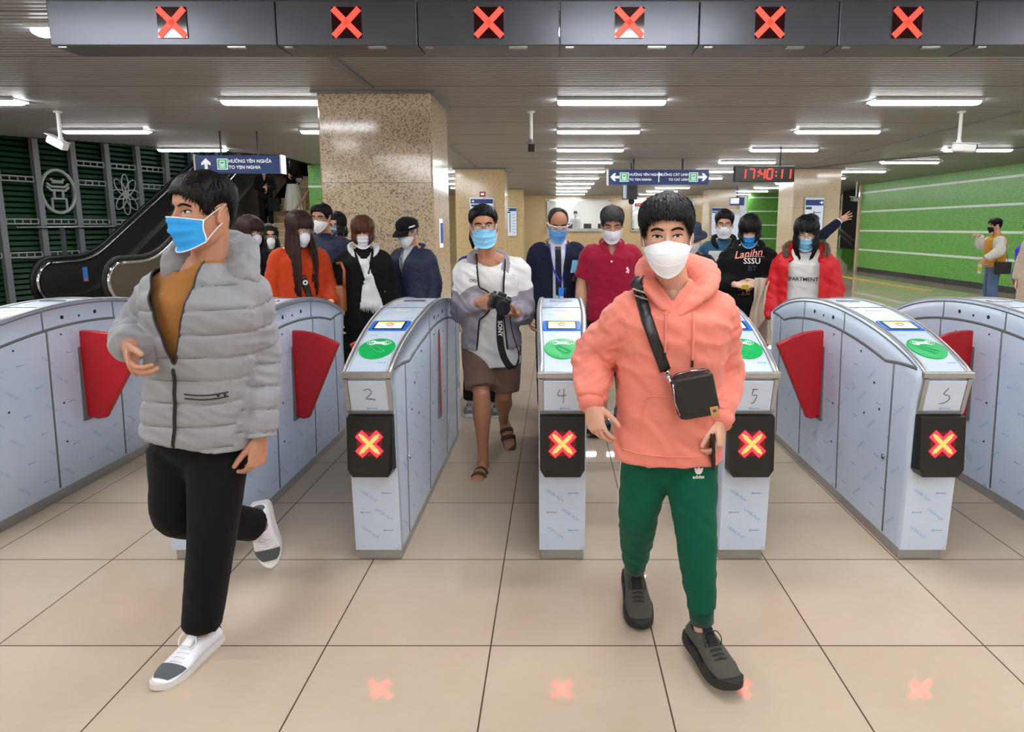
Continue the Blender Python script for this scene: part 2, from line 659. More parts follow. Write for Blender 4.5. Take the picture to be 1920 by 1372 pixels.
for i, (x0, x1) in enumerate((W1, W2)):
    wn = link('window_%d' % (i + 1), None, None, kind='structure')
    wn.location = ((x0 + x1) / 2, BY, WZ0)
    b = MB()
    t = 0.09
    for c, s_ in ((((x0 + x1) / 2, BY - 0.03, WZ0), (x1 - x0 + 0.2, 0.16, t + .04)), (((x0 + x1) / 2, BY - 0.03, WZ1), (x1 - x0 + 0.2, 0.16, t)),
                  ((x0, BY - 0.03, (WZ0 + WZ1) / 2), (t, 0.16, WZ1 - WZ0)), ((x1, BY - 0.03, (WZ0 + WZ1) / 2), (t, 0.16, WZ1 - WZ0))):
        b.box(c, s_)
    b.build('window_frame', M['steel'], wn)
    b = MB()
    b.box(((x0 + x1) / 2, BY + 0.08, (WZ0 + WZ1) / 2), (x1 - x0 - 0.06, 0.012, WZ1 - WZ0 - 0.06))
    b.build('window_pane', M['glass'], wn)

# granite pillars
def pillar(name, x0, x1, y0, y1, m):
    b = MB()
    c = 0.02
    poly = [(x0 + c, y0), (x1 - c, y0), (x1, y0 + c), (x1, y1 - c), (x1 - c, y1), (x0 + c, y1), (x0, y1 - c), (x0, y0 + c)]
    zs = [0, 1.02, 2.04, ZC + 0.03]
    for i in range(3):
        b.prism(poly, 'z', zs[i] + (0.002 if i else 0), zs[i + 1] - 0.002)
    b.box(((x0 + x1) / 2, (y0 + y1) / 2, ZC - 0.01), (x1 - x0 + 0.10, y1 - y0 + 0.10, 0.03), 1)
    return struct(name, b, [m, M['grey_steel']])

pillar('wall_pillar_front', -2.62, -1.37, 7.2, 8.25, M['granite'])
pillar('wall_pillar_middle', -2.55, -1.30, 16.3, 17.35, M['granite_far'])
pillar('wall_pillar_back', -2.55, -1.28, 24.9, 25.9, M['granite_far'])
pillar('wall_pillar_right', 6.02, 7.22, 16.3, 17.4, M['marble'])
pillar('wall_pillar_right_back', 5.95, 7.0, 24.9, 26.0, M['marble'])

# long green tiled wall on the right
b = MB()
b.box((XR + 0.15, 18.6, 1.7), (0.3, 8.1, 3.4))
b.box((XR + 1.0, 14.45, 1.7), (2.0, 0.25, 3.4))
struct('wall_right', b, M['green'])
b = MB()
for z in (0.77, 1.43, 2.09, 2.74):
    b.box((XR + 0.14, 18.59, z), (0.3, 8.12, 0.06))
    b.box((XR + 1.0, 14.44, z), (2.02, 0.25, 0.06))
struct('trim_4', b, M['white_band'])
b = MB()
for q in range(8):
    y0 = 14.34 + q * 1.045
    b.box((XR + 0.13, y0 + 0.52, 0.075), (0.3, 1.03, 0.15))
struct('baseboard_right', b, M['dark_skirt'])
b = MB()
b.box((XR + 0.1, 22.72, 1.6), (0.36, 0.14, 3.2))
struct('trim_5', b, M['marble'])

# green walls and dark shaft at the far right end
b = MB()
b.box((10.6, 28.6, 1.7), (4.1, 0.25, 3.4))
struct('wall_far_right', b, M['green_far'])
b = MB()
for z in (0.45, 1.05, 1.65, 2.25, 2.85):
    b.box((10.6, 28.47, z), (4.1, 0.03, 0.05))
struct('trim_6', b, M['white_band'])
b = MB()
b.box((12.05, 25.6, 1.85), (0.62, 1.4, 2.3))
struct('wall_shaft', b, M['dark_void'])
b = MB()
b.box((11.9, 25.5, 0.35), (1.3, 1.0, 0.7))
struct('wall_plinth', b, M['green_far'])
b = MB()
b.box((13.3, 24.5, 1.7), (0.2, 12, 3.4))
b.box((13.3, 6, 1.7), (0.2, 26, 3.4))
struct('wall_right_end', b, M['marble'])
# rear of the hall, behind the photographer
b = MB()
b.box((0, -6.1, 1.6), (28, 0.2, 3.2))
struct('wall_entrance', b, M['marble'])

# ------------------------------------------------------------------ stairs up on the left
b = MB()
n = 18
for i in range(n):
    y0 = 13.1 + i * 0.3
    b.box((-6.58, y0 + 0.15, (i + 1) * 0.0825), (1.36, 0.3, (i + 1) * 0.165))
    b.box((-6.58, y0 + 0.02, (i + 1) * 0.165 - 0.012), (1.36, 0.06, 0.026), 1)
st = thing('staircase', 'beige stone staircase rising beside the escalator behind the crowd', 'stairs', (-6.5, 13.1, 0))
b.build('flight', [M['stair'], M['marble']], st)
b = MB()
def rise(y):
    return (y - 13.1) * 0.55
pts = [(-6.02, yy, rise(yy) + 1.0) for yy in (14.2, 16.0, 17.6)]
b.tube(pts, 0.03, n=8)
for yy in (14.3, 15.4, 16.6, 17.5):
    b.cyl((-6.02, yy, rise(yy) + 0.1), (-6.02, yy, rise(yy) + 1.0), 0.02, n=8)
b.tube([(-6.02, 17.6, rise(17.6) + 1.0), (-6.5, 18.2, 3.9), (-7.2, 18.6, 4.0)], 0.03, n=8)
b.build('stair_handrail', mat('wooden_rail', C8(150, 110, 72), rough=0.4), st)
b = MB()
b.prism([(13.1, 0), (18.6, 0), (18.6, rise(18.6) + 0.2), (13.1, 0.25)], 'x', -5.95, -5.86)
b.build('stringer', M['marble'], st)

# flight on the far right
st = thing('staircase', 'stone stair side with slanted edge by the dark shaft behind the raised arm', 'stairs', (10.2, 24, 0))
b = MB()
b.prism([(9.3, 0), (11.0, 0), (11.0, 0.12), (9.3, 1.9)], 'y', 23.9, 24.1)
b.build('stringer', M['marble'], st)
b = MB()
b.tube([(9.3, 23.85, 2.55), (11.3, 23.85, 0.95), (11.5, 23.85, 0.95)], 0.03, n=8)
b.tube([(9.3, 23.85, 2.35), (11.3, 23.85, 0.75), (11.5, 23.85, 0.95)], 0.03, n=8)
b.box((10.95, 23.86, 1.14), (0.9, 0.02, 0.2), rot=Matrix.Rotation(radians(38.6), 3, 'Y'))
b.build('stair_handrail', M['steel'], st)

# ------------------------------------------------------------------ escalator
def esc_top(y):
    """Height of the handrail line along the escalator."""
    y0, y1 = 11.35, 12.15
    s = 0.56
    if y <= y0:
        return 1.03
    if y <= y1:
        t = (y - y0)
        return 1.03 + s * t * t / (2 * (y1 - y0))
    return 1.03 + s * (y1 - y0) / 2 + s * (y - y1)

es = thing('escalator', 'dark steel escalator with black handrails rising beside the green slatted screen', 'escalator', (-8.0, 10.4, 0))
for side, X in ((-1, -8.62), (1, -7.45)):
    ys = [10.78 + 0.16 * i for i in range(52)]
    top = [(yy, esc_top(yy) - 0.05) for yy in ys]
    arc = [(10.78 - 0.34 * sin(radians(a)), 0.64 - 0.34 * cos(radians(a))) for a in range(0, 181, 15)]
    poly = arc[::-1] + top[1:] + [(yy, esc_top(yy) - 0.62) for yy in reversed(ys)] 
    poly = [(p[0], max(p[1], 0.05)) for p in poly]
    cx = [(10.78 - 0.34 * sin(radians(a)), 0.64 - 0.34 * cos(radians(a))) for a in range(0, 181, 12)]
    # balustrade as strip of quads (top line to lower line)
    bb = MB()
    tops = [(10.46, 0.70), (10.52, 0.86), (10.64, 0.96)] + top
    lows = [(10.46, 0.58), (10.52, 0.40), (10.64, 0.33)] + [(yy, esc_top(yy) - 0.70) for yy in ys]
    for w in (-0.02, 0.02):
        vs = [(X + w, a, c) for a, c in tops] + [(X + w, a, c) for a, c in lows]
        m_ = len(tops)
        bb.add(vs, [(i, i + 1, m_ + i + 1, m_ + i) for i in range(m_ - 1)], 0)
    bb.build('balustrade_panel', M['dark_steel'], es)
    r = MB()
    loop = [(X, 10.78 - 0.40 * sin(radians(a)), 0.63 - 0.40 * cos(radians(a))) for a in range(20, 181, 16)] + [(X, yy, esc_top(yy)) for yy in ys[1:]]
    r.tube(loop, [(0.035, 0.042)] * len(loop), n=10, ref=(1, 0, 0))
    r.build('handrail', M['rubber'], es)
    c = MB()
    c.tube([(X, 10.78 - 0.32 * sin(radians(a)), 0.63 - 0.32 * cos(radians(a))) for a in range(10, 181, 10)], [(0.07, 0.035)] * 18, n=10, ref=(1, 0, 0))
    c.build('newel_trim', M['chrome'], es)
    d = MB()
    dk = [(X - 0.0, yy, esc_top(yy) - 0.085) for yy in ys]
    d.tube(dk, [(0.055, 0.028)] * len(dk), n=8, ref=(1, 0, 0))
    d.build('handrail_guide', M['steel'], es)
    sk = MB()
    lowp = [(10.3, 0.02)] + [(yy, max(0.02, esc_top(yy) - 1.55)) for yy in ys[2:]] + [(yy, esc_top(yy) - 0.66) for yy in reversed(ys[2:])] + [(10.3, 0.36)]
    mid = len(ys[2:]) + 1
    for w0, w1 in ((-0.09, 0.09),):
        sk.add([(X + w0, a, c) for a, c in lowp] + [(X + w1, a, c) for a, c in lowp],
               [(i, (i + 1) % len(lowp), len(lowp) + (i + 1) % len(lowp), len(lowp) + i) for i in range(len(lowp))])
        mm = len(lowp)
        for off in (0, mm):
            sk.add([(X + (w0 if off == 0 else w1), a, c) for a, c in lowp], [(i, i + 1, mm - 2 - i, mm - 1 - i) for i in range(mm // 2 - 1)])
    sk.build('skirt_panel', M['dark_steel'], es)
b = MB()
for i in range(22):
    yy = 11.6 + i * 0.3
    zz = max(0.02, esc_top(yy) - 1.0)
    b.box((-8.03, yy, zz), (1.0, 0.3, 0.18))
b.box((-8.03, 10.8, 0.02), (1.05, 1.4, 0.03))
b.build('step', mat('escalator_step', C8(70, 70, 72), rough=0.5, metal=0.6), es, kind='stuff')
b = MB()
b.box((-8.645, 11.42, 0.66), (0.006, 0.1, 0.26))
b.box((-7.42, 11.42, 0.66), (0.006, 0.1, 0.26))
b2 = MB()
b2.box((-8.595, 11.55, 0.72), (0.006, 0.11, 0.22))
b2.box((-8.594, 11.55, 0.60), (0.006, 0.11, 0.05), 1)
b2.build('safety_sticker', [mat('sticker_blue', C8(70, 140, 220), rough=0.4), mat('sticker_pink', C8(206, 120, 140), rough=0.4)], es)

# guard rail left of the escalator
gr = thing('guard_rail', 'grey steel guard rail in front of the green slatted screen', 'railing', (-10, 11.6, 0))
b = MB()
b.tube([(-13, 10.6, 1.55), (-9.0, 13.2, 1.55)], 0.03, n=8)
b.tube([(-13, 10.6, 0.95), (-9.0, 13.2, 0.95)], 0.014, n=6)
b.build('rail', M['steel'], gr)
for i in range(6):
    t = i / 5
    b = MB()
    x, y = -13 + 4 * t, 10.6 + 2.6 * t
    b.box((x, y, 0.78), (0.06, 0.06, 1.56))
    b.build('post', M['grey_steel'], gr)

# decorative screen: slats, posts, bars and round emblems
SD = V((0.375, 0.927, 0))
SN = V((0.927, -0.375, 0))
S0 = V((-10.4, 12.0, 0))
def SP(s, z, o=0.0):
    q = S0 + SD * s + SN * o
    return V((q.x, q.y, z))
sw = thing('screen_wall', 'dark green slatted screen with grey posts and round emblems behind the escalator', 'screen', SP(1, 0))
b = MB()
z = 0.05
while z < 4.4:
    p = [SP(-4.1, z, -0.05), SP(5.5, z, -0.05), SP(5.5, z + 0.07, -0.09), SP(-4.1, z + 0.07, -0.09)]
    q = [SP(-4.1, z + 0.012, -0.12), SP(5.5, z + 0.012, -0.12), SP(5.5, z + 0.08, -0.12), SP(-4.1, z + 0.08, -0.12)]
    b.add(p + q, [(0, 1, 2, 3), (4, 7, 6, 5), (0, 4, 5, 1), (3, 2, 6, 7)])
    z += 0.105
b.build('slat_panel', M['screen_slat'], sw)
for i in range(-6, 9):
    b = MB()
    s = i * 0.68
    rot = Matrix.Rotation(-radians(22), 3, 'Z')
    b.box(SP(s, 2.2), (0.12, 0.10, 4.4), rot=rot)
    b.build('post', M['post_grey'], sw)
def bar(s0, s1, z):
    b = MB()
    for dz in (-0.045, 0.045):
        b.tube([SP(s0, z + dz, 0.02), SP(s1, z + dz, 0.02)], 0.016, n=6)
    for q in range(5):
        b.tube([SP(s0 + (s1 - s0) * q / 4, z - 0.045, 0.02), SP(s0 + (s1 - s0) * q / 4, z + 0.045, 0.02)], 0.012, n=6)
    b.build('rail', M['emblem'], sw)
for i in range(-6, 8):
    s0, s1 = i * 0.68 + 0.07, (i + 1) * 0.68 - 0.07
    bar(s0, s1, 1.66)
    bar(s0, s1, 1.02)
    if i not in (1, 3, -1):
        bar(s0, s1, 2.47)
    if i in (2, 3, 4):
        bar(s0, s1, 2.86)
def emblem(s, z, kind):
    b = MB()
    rx, rz = 0.31, 0.42
    def e(x, zz):
        return SP(s + x, z + zz, 0.03)
    if kind == 'gate':
        b.tube([e(rx * cos(a * pi / 24), rz * sin(a * pi / 24)) for a in range(48)], 0.034, n=6, close=True)
        for pl in ([(-.13, -.38), (-.13, -.14), (.13, -.14), (.13, -.38)], [(-.08, -.14), (-.08, .02)], [(.08, -.14), (.08, .02)],
                   [(-.2, .10), (-.13, .02), (.13, .02), (.2, .10)], [(-.2, .16), (-.12, .09), (.12, .09), (.2, .16)],
                   [(-.1, .18), (.1, .18)], [(-.12, .25), (-.08, .2), (.08, .2), (.12, .25)]):
            b.tube([e(*p) for p in pl], 0.026, n=6)
    elif kind == 'lotus':
        for k in range(8):
            a = k * pi / 4
            pts = []
            for j in range(13):
                t = j / 12 * 2 * pi
                u, w = 0.21 + 0.21 * cos(t), 0.10 * sin(t)
                pts.append(e((u * cos(a) - w * sin(a)) * 0.76, (u * sin(a) + w * cos(a)) * 1.05))
            b.tube(pts, 0.015, n=5)
        b.tube([e(.07 * cos(a * pi / 8), .09 * sin(a * pi / 8)) for a in range(16)], 0.011, n=5, close=True)
    else:
        for r_ in (1.0, 0.62):
            b.tube([e(rx * r_ * cos(a * pi / 24), rz * r_ * sin(a * pi / 24)) for a in range(48)], 0.022, n=6, close=True)
        for k in range(6):
            a = k * pi / 3
            b.tube([e(0, 0), e(rx * cos(a), rz * sin(a))], 0.016, n=6)
    b.build('emblem', M['emblem'], sw)
emblem(1.02, 2.26, 'gate')
emblem(2.38, 2.26, 'lotus')
emblem(-0.34, 2.2, 'wheel')

# ------------------------------------------------------------------ ceiling lamps
def lamp_proto():
    t = thing('ceiling_light', '', 'light')
    b = MB()
    b.box((0, 0, ZC - 0.004), (1.26, 0.22, 0.02))
    b.box((0.0, -0.112, ZC - 0.012), (1.26, 0.012, 0.035))
    b.box((0.0, 0.112, ZC - 0.012), (1.26, 0.012, 0.035))
    b.build('housing', M['lamp_metal'], t)
    b = MB()
    b.tube([(-0.60, 0, ZC - 0.034), (0.60, 0, ZC - 0.034)], [(0.028, 0.086)] * 2, n=12, ref=(0, 0, 1), round_ends=True)
    b.build('diffuser', M['lamp'], t)
    return t
COLS = [(-6.85, 'far left column over the escalator'), (-3.25, 'column left of the stone pillar'), (0.65, 'column running over the middle gates'),
        (4.30, 'column running over the wall clock'), (7.95, 'column beside the green wall')]
ORD = ['nearest', 'second', 'third', 'fourth', 'fifth', 'sixth', 'seventh', 'eighth', 'ninth', 'tenth', 'last']
proto = None
for cx, cn in COLS:
    nth = 0
    for r in range(-7, 11):
        yy = (4.98 if r == 0 else 5.35 + 2.3 * r) if r >= -1 else 5.35 - 2.3 + 1.3 * (r + 1)  # unseen near rows sit closer than the grid, added as frontal fill
        if yy > 29.5 or (cx < -6 and yy > 12.5):
            continue
        if cx < -2 and cx > -4 and yy > 27:
            continue
        if proto is None:
            o = proto = lamp_proto()
        else:
            o = copy_tree(proto)
        o.location = (cx, yy, 0)
        o['group'] = 'tube lights in the strip ceiling'
        if r >= 0:
            o['label'] = 'white ceiling tube light, %s of the %s' % (ORD[nth], cn)
            nth += 1
        else:
            o['label'] = 'unseen fill tube light over the near floor, %s of the %s' % (ORD[-r - 1], cn)
for q, (yy, zz, w) in enumerate(((13.6, 1.6, 'lower'), (16.2, 2.6, 'upper'))):  # two out-of-view lamps added to brighten the dark stair area
    o = copy_tree(proto)
    o.location = (-6.6, yy, zz)
    o['label'] = 'unseen tube light added above the stone stairs, %s one' % w
# lamps inside the ticket booth
for i, (x, w) in enumerate(((1.1, 'first'), (5.0, 'second'))):
    b = MB()
    b.box((x, BY + 1.2, 3.02), (1.6, 0.5, 0.04))
    tag(b.build('booth_light', mat('booth_lamp_%d' % i, (1, 1, 1), emit=14.0)), 'bright panel light inside the %s ticket window' % w, 'light')

# ------------------------------------------------------------------ overhead lane signs
SY = 4.05
sz0, sz1 = 2.645, 2.905
edges = [91, 518, 783, 1049, 1311, 1572, 1828, 2086]
lanes = [325, 651, 917, 1180, 1442, 1699, 1960]
names = ['wide section at the left end', 'second section from the left end', 'third section from the left end',
         'fourth section, above the pink hoodie', 'fifth section from the left end', 'last full section at the right', 'cut off at the right edge']
for i in range(7):
    x0 = P(edges[i] + 0.8, 60, SY).x
    x1 = P(edges[i + 1] - 0.8, 60, SY).x
    xc = P(lanes[i], 60, SY).x
    t = thing('lane_sign', 'grey overhead lane sign with red cross, %s' % names[i], 'sign', ((x0 + x1) / 2, SY, sz0), 'overhead lane signs')
    b = MB()
    b.bbox(((x0 + x1) / 2, SY + 0.13, (sz0 + sz1) / 2), (x1 - x0, 0.26, sz1 - sz0), 0.006)
    b.build('fascia', M['sign_metal'], t)
    b = MB()
    b.box((x1 - 0.25, SY + 0.03, sz0 - 0.004), (0.11, 0.04, 0.010))
    b.build('latch', M['steel'], t)
    b = MB()
    b.box((x0 + 0.06, SY + 0.03, sz0 - 0.003), (0.05, 0.03, 0.008))
    b.build('latch', M['steel'], t)
    for xx in (x0 + 0.3, x1 - 0.3):
        b = MB()
        b.cyl((xx, SY + 0.13, sz1 - 0.01), (xx, SY + 0.13, ZC + 0.01), 0.018, n=8)
        b.build('hanger', M['steel'], t)
    h = 0.0885
    zc = (sz0 + sz1) / 2 + 0.0
    d = MB()
    d.box((xc, SY - 0.003, zc), (2 * h, 0.010, 2 * h))
    dd = d.build('lane_display', M['led_glass'], t)
    b = MB()
    for sgn in (-1, 1):
        b.bbox((xc, SY - 0.010, zc), (0.225, 0.006, 0.036), 0.002, rot=Matrix.Rotation(sgn * radians(45), 3, 'Y'))
    b.build('red_cross', M['led_red'], dd)

# ------------------------------------------------------------------ hanging signs, clock, cameras
def train_icon(b, x, y, z, w, mi_g, mi_w):
    """Rounded green tile with a white train front."""
    b.bbox((x, y, z), (w, 0.006, w), 0.0025, mi_w)
    b.box((x, y - 0.004, z), (w * 0.86, 0.004, w * 0.86), mi_g)
    b.box((x, y - 0.007, z + w * 0.06), (w * 0.46, 0.004, w * 0.5), mi_w)
    b.box((x, y - 0.007, z - w * 0.30), (w * 0.56, 0.004, w * 0.07), mi_w)
    b.box((x, y - 0.009, z + w * 0.12), (w * 0.34, 0.004, w * 0.2), mi_g)
    for q in (-1, 1):
        b.box((x + q * w * 0.14, y - 0.009, z - w * 0.10), (w * 0.09, 0.004, w * 0.07), mi_g)

def arrow(b, x, y, z, s, ang, mi):
    R_ = Matrix.Rotation(radians(ang), 3, 'Y')
    pts = [(-0.13, -0.5), (0.13, -0.5), (0.13, 0.02), (0.42, -0.12), (0.42, 0.10), (0, 0.5), (-0.42, 0.10), (-0.42, -0.12), (-0.13, 0.02)]
    vs = [R_ @ V((p * s, 0, q * s)) + V((x, y, z)) for p, q in pts]
    b.add(vs, [tuple(range(9))], mi)

TXT = Matrix.Rotation(pi / 2, 4, 'X')
def T(x, y, z):
    return Matrix.Translation((x, y, z)) @ TXT

Ys = 10.0
a, c = P(368, 324, Ys), P(524, 291, Ys)
t = thing('hanging_sign', 'blue hanging sign with up arrow and TO YEN NGHIA over the stairs', 'sign', ((a.x + c.x) / 2, Ys, a.z))
b = MB()
b.box(((a.x + c.x) / 2, Ys + 0.08, (a.z + c.z) / 2), (c.x - a.x, 0.16, c.z - a.z))
b.build('sign_panel', M['blue_sign'], t)
b = MB()
b.box((c.x + 0.012, Ys + 0.08, (a.z + c.z) / 2), (0.022, 0.18, c.z - a.z + 0.02))
b.build('end_cap', M['white_paint'], t)
b = MB()
b.box((a.x - 0.012, Ys + 0.08, (a.z + c.z) / 2), (0.022, 0.18, c.z - a.z + 0.02))
b.build('end_cap', M['white_paint'], t)
b = MB()
w, hh, zc, yf = c.x - a.x, c.z - a.z, (a.z + c.z) / 2, Ys - 0.004
arrow(b, a.x + w * 0.125, yf, zc, hh * 0.66, 0, 0)
b.build('arrow', M['sign_white'], t)
b = MB()
train_icon(b, a.x + w * 0.32, yf, zc, hh * 0.62, 1, 0)
b.build('train_symbol', [M['sign_white'], M['sign_green']], t)
b = MB()
b.text('HƯỚNG YÊN NGHĨA', T(a.x + w * 0.39, yf, zc + hh * 0.16), hh * 0.265, 0, 'LEFT', bold=0.02)
b.build('lettering', M['sign_white'], t)
b = MB()
b.text('TO YEN NGHIA', T(a.x + w * 0.39, yf, zc - hh * 0.19), hh * 0.265, 0, 'LEFT', bold=0.02)
b.build('lettering', [M['sign_white'], M['sign_green']], t)
for f in (0.28, 0.72):
    b = MB()
    b.cyl((a.x + w * f, Ys + 0.08, c.z), (a.x + w * f, Ys + 0.08, ZC), 0.014, n=8)
    b.build('hanger', M['black'], t)

Ys = 14.0
a, c = P(1141, 346, Ys), P(1330, 318, Ys)
t = thing('hanging_sign', 'blue two way hanging sign TO YEN NGHIA and TO CAT LINH left of the clock', 'sign', ((a.x + c.x) / 2, Ys, a.z))
b = MB()
b.box(((a.x + c.x) / 2, Ys + 0.08, (a.z + c.z) / 2), (c.x - a.x, 0.16, c.z - a.z))
b.build('sign_panel', M['blue_sign'], t)
b = MB()
b.box((a.x - 0.012, Ys + 0.08, (a.z + c.z) / 2), (0.03, 0.18, c.z - a.z + 0.03))
b.build('end_cap', M['white_paint'], t)
w, hh, zc, yf = c.x - a.x, c.z - a.z, (a.z + c.z) / 2, Ys - 0.004
b = MB()
for f, ang in ((0.062, -90), (0.938, 90)):
    b = MB()
    arrow(b, a.x + w * f, yf, zc, hh * 0.62, ang, 0)
    b.build('arrow', M['sign_white'], t)
for f in (0.155, 0.845):
    b = MB()
    train_icon(b, a.x + w * f, yf, zc, hh * 0.62, 1, 0)
    b.build('train_symbol', [M['sign_white'], M['sign_green']], t)
b = MB()
b.box((a.x + w * 0.5, yf, zc), (0.02, 0.004, hh * 0.66))
b.build('divider', M['sign_white'], t)
for tx, fx, dz, sz, al in (('HƯỚNG YÊN NGHĨA', 0.205, 0.16, 0.235, 'LEFT'), ('TO YEN NGHIA', 0.205, -0.17, 0.22, 'LEFT'), ('HƯỚNG CÁT LINH', 0.795, 0.16, 0.235, 'RIGHT'), ('TO CAT LINH', 0.795, -0.17, 0.22, 'RIGHT')):
    b = MB()
    b.text(tx, T(a.x + w * fx, yf, zc + hh * dz), hh * sz, 0, al, bold=0.02)
    b.build('lettering', M['sign_white'], t)

for f in (0.25, 0.74):
    b = MB()
    b.cyl((a.x + w * f, Ys + 0.08, c.z), (a.x + w * f, Ys + 0.08, ZC), 0.02, n=8)
    b.build('hanger', M['black'], t)

Ys = 15.0
p = P(1181, 360, Ys)
t = thing('hanging_display', 'small grey box display hanging under the two way blue sign', 'display', (p.x, Ys, p.z))
b = MB()
b.box((p.x, Ys + 0.05, p.z), (0.28, 0.22, 0.34), rot=Matrix.Rotation(radians(30), 3, 'Z'))
b.cyl((p.x + .02, Ys + 0.05, p.z + 0.17), (p.x + .02, Ys + 0.05, ZC), 0.03, n=8)
b.build('housing', mat('housing_grey', C8(70, 74, 80), rough=0.4), t)
b = MB()
b.box((p.x - 0.06, Ys - 0.06, p.z), (0.24, 0.01, 0.30), rot=Matrix.Rotation(radians(30), 3, 'Z'))
b.build('panel', M['board'], t)
b = MB()
b.ell((p.x + 0.04, Ys, p.z - 0.22), (0.07, 0.07, 0.07))
b.build('camera_dome', M['black'], t)

Ys = 12.0
a, c = P(1377, 341, Ys), P(1491, 311, Ys)
t = thing('digital_clock', 'black hanging digital clock showing 17:40:11 in red', 'clock', ((a.x + c.x) / 2, Ys, a.z))
w, hh, zc = c.x - a.x, c.z - a.z, (a.z + c.z) / 2
b = MB()
b.bbox(((a.x + c.x) / 2, Ys + 0.06, zc), (w, 0.12, hh), 0.012)
b.build('clock_case', M['black'], t)
SEG = {'0': 'abcdef', '1': 'bc', '7': 'abc', '4': 'fgbc'}
def digit(b, ch, x, z, dw, dh, th, y):
    pos = {'a': (0, 1, 1), 'b': (1, .5, 0), 'c': (1, -.5, 0), 'd': (0, -1, 1), 'e': (-1, -.5, 0), 'f': (-1, .5, 0), 'g': (0, 0, 1)}
    for sgm in SEG[ch]:
        px, pz, hor = pos[sgm]
        cx, cz = x + px * dw / 2 + pz * dh * 0.03, z + pz * dh / 2
        if hor:
            b.bbox((cx, y, cz), (dw * 0.86, 0.006, th), 0.002)
        else:
            b.bbox((cx, y, cz), (th, 0.006, dh / 2 * 0.88), 0.002, rot=Matrix.Rotation(radians(5), 3, 'Y'))
dh, dw, th = hh * 0.60, hh * 0.32, 0.028
for f, ch in ((0.155, '1'), (0.30, '7'), (0.475, '4'), (0.60, '0'), (0.765, '1'), (0.905, '1')):
    b = MB()
    digit(b, ch, a.x + w * f - 0.02, zc, dw, dh, th, Ys - 0.004)
    b.build('clock_digit', M['led_red'], t)
for f in (0.395, 0.69):
    for q in (-1, 1):
        b = MB()
        b.box((a.x + w * f, Ys - 0.004, zc + q * dh * 0.2), (th, 0.006, th))
        b.build('colon_dot', M['led_red'], t)
b = MB()
b.cyl(((a.x + c.x) / 2 + 0.3, Ys + 0.06, c.z - 0.01), ((a.x + c.x) / 2 + 0.3, Ys + 0.06, ZC), 0.015, n=8)
b.build('hanger', M['black'], t)

def cctv(px, py, Y, yaw, pitch, label, sc=1.0, m=None):
    p = P(px, py, Y)
    t = thing('security_camera', label, 'camera', (p.x, Y, ZC), 'security cameras on ceiling poles')
    b = MB()
    b.cyl((p.x, Y, p.z + 0.04), (p.x, Y, ZC), 0.022 * sc, n=10)
    b.cyl((p.x, Y, ZC - 0.02), (p.x, Y, ZC), 0.05 * sc, n=12)
    b.build('pole', M['white_paint'], t)
    R_ = Matrix.Rotation(radians(yaw), 3, 'Z') @ Matrix.Rotation(radians(pitch), 3, 'X')
    b = MB()
    b.bbox(V((p.x, Y, p.z)) + R_ @ V((0, -0.06, 0)), V((0.10, 0.27, 0.10)) * sc, 0.022, rot=R_)
    b.bbox(V((p.x, Y, p.z)) + R_ @ V((0, -0.08, 0.056 * sc)), V((0.115, 0.30, 0.012)) * sc, 0.004, rot=R_)
    b.cyl((p.x, Y, p.z + 0.03), (p.x, Y, p.z + 0.10), 0.03 * sc, n=10)
    b.build('camera_body', m or M['white_paint'], t)
    b = MB()
    q = V((p.x, Y, p.z)) + R_ @ V((0, -0.06 - 0.135 * sc, 0))
    b.bbox(q, V((0.088, 0.012, 0.088)) * sc, 0.004, rot=R_)
    b.cyl(q, q + R_ @ V((0, -0.012, 0)), 0.03 * sc, n=14)
    b.build('lens', M['black'], t)
cctv(115, 272, 8.4, -100, -25, 'white security camera on a ceiling pole over the escalator, turned sideways')
cctv(996, 276, 8.4, 3, 10, 'security camera on a ceiling pole right of the stone pillar, facing the gates', m=M['grey_steel'])
cctv(1797, 277, 8.4, 68, 5, 'white security camera on a ceiling pole in front of the green wall')
cctv(1605, 374, 21.0, -60, -5, 'small distant security camera hanging before the dark shaft', 1.15)

# notice boards and stickers on pillars
def board(px0, px1, py0, py1, Y, label, arrow_dir, mark=True):
    a, c = P(px0, py1, Y), P(px1, py0, Y)
    t = thing('notice_board', label, 'sign', ((a.x + c.x) / 2, Y, a.z), 'framed route boards on the pillars')
    w, h = c.x - a.x, c.z - a.z
    xc, zc = (a.x + c.x) / 2, (a.z + c.z) / 2
    b = MB()
    b.box((xc, Y - 0.02, zc), (w, 0.04, h))
    b.build('frame', M['steel'], t)
    b = MB()
    b.box((xc, Y - 0.043, zc), (w * 0.92, 0.006, h * 0.96))
    b.build('panel', M['board'], t)
    b = MB()
    b.box((xc, Y - 0.048, c.z - h * 0.09), (w * 0.9, 0.004, h * 0.10), 0)
    arrow(b, xc + arrow_dir * w * 0.35, Y - 0.052, c.z - h * 0.09, h * 0.06, arrow_dir * 90, 2)
    b.box((xc + w * (0.0 if mark else -0.2), Y - 0.047, zc - h * 0.05), (0.03, 0.004, h * 0.62), 1)
    for q in range(7):
        b.box((xc + w * 0.2, Y - 0.047, c.z - h * (0.26 + 0.1 * q)), (w * 0.28, 0.004, h * 0.012), 1)
    b.box((xc - w * 0.28, Y - 0.047, c.z - h * 0.185), (w * 0.3, 0.004, h * 0.045), 3)
    b.build('route_map', [M['blue_sign'], M['print'], M['sign_white'], mat('map_green', C8(36, 92, 74), rough=0.5)], t)
board(882, 927, 370, 452, 16.3, 'framed route board on the middle pillar behind the photographer', -1)
board(951, 969, 388, 443, 24.9, 'narrow framed list board on the back pillar beside the ticket window', -1, False)
board(1502, 1545, 370, 478, 16.3, 'framed route board on the right pillar behind the raised arm', 1)
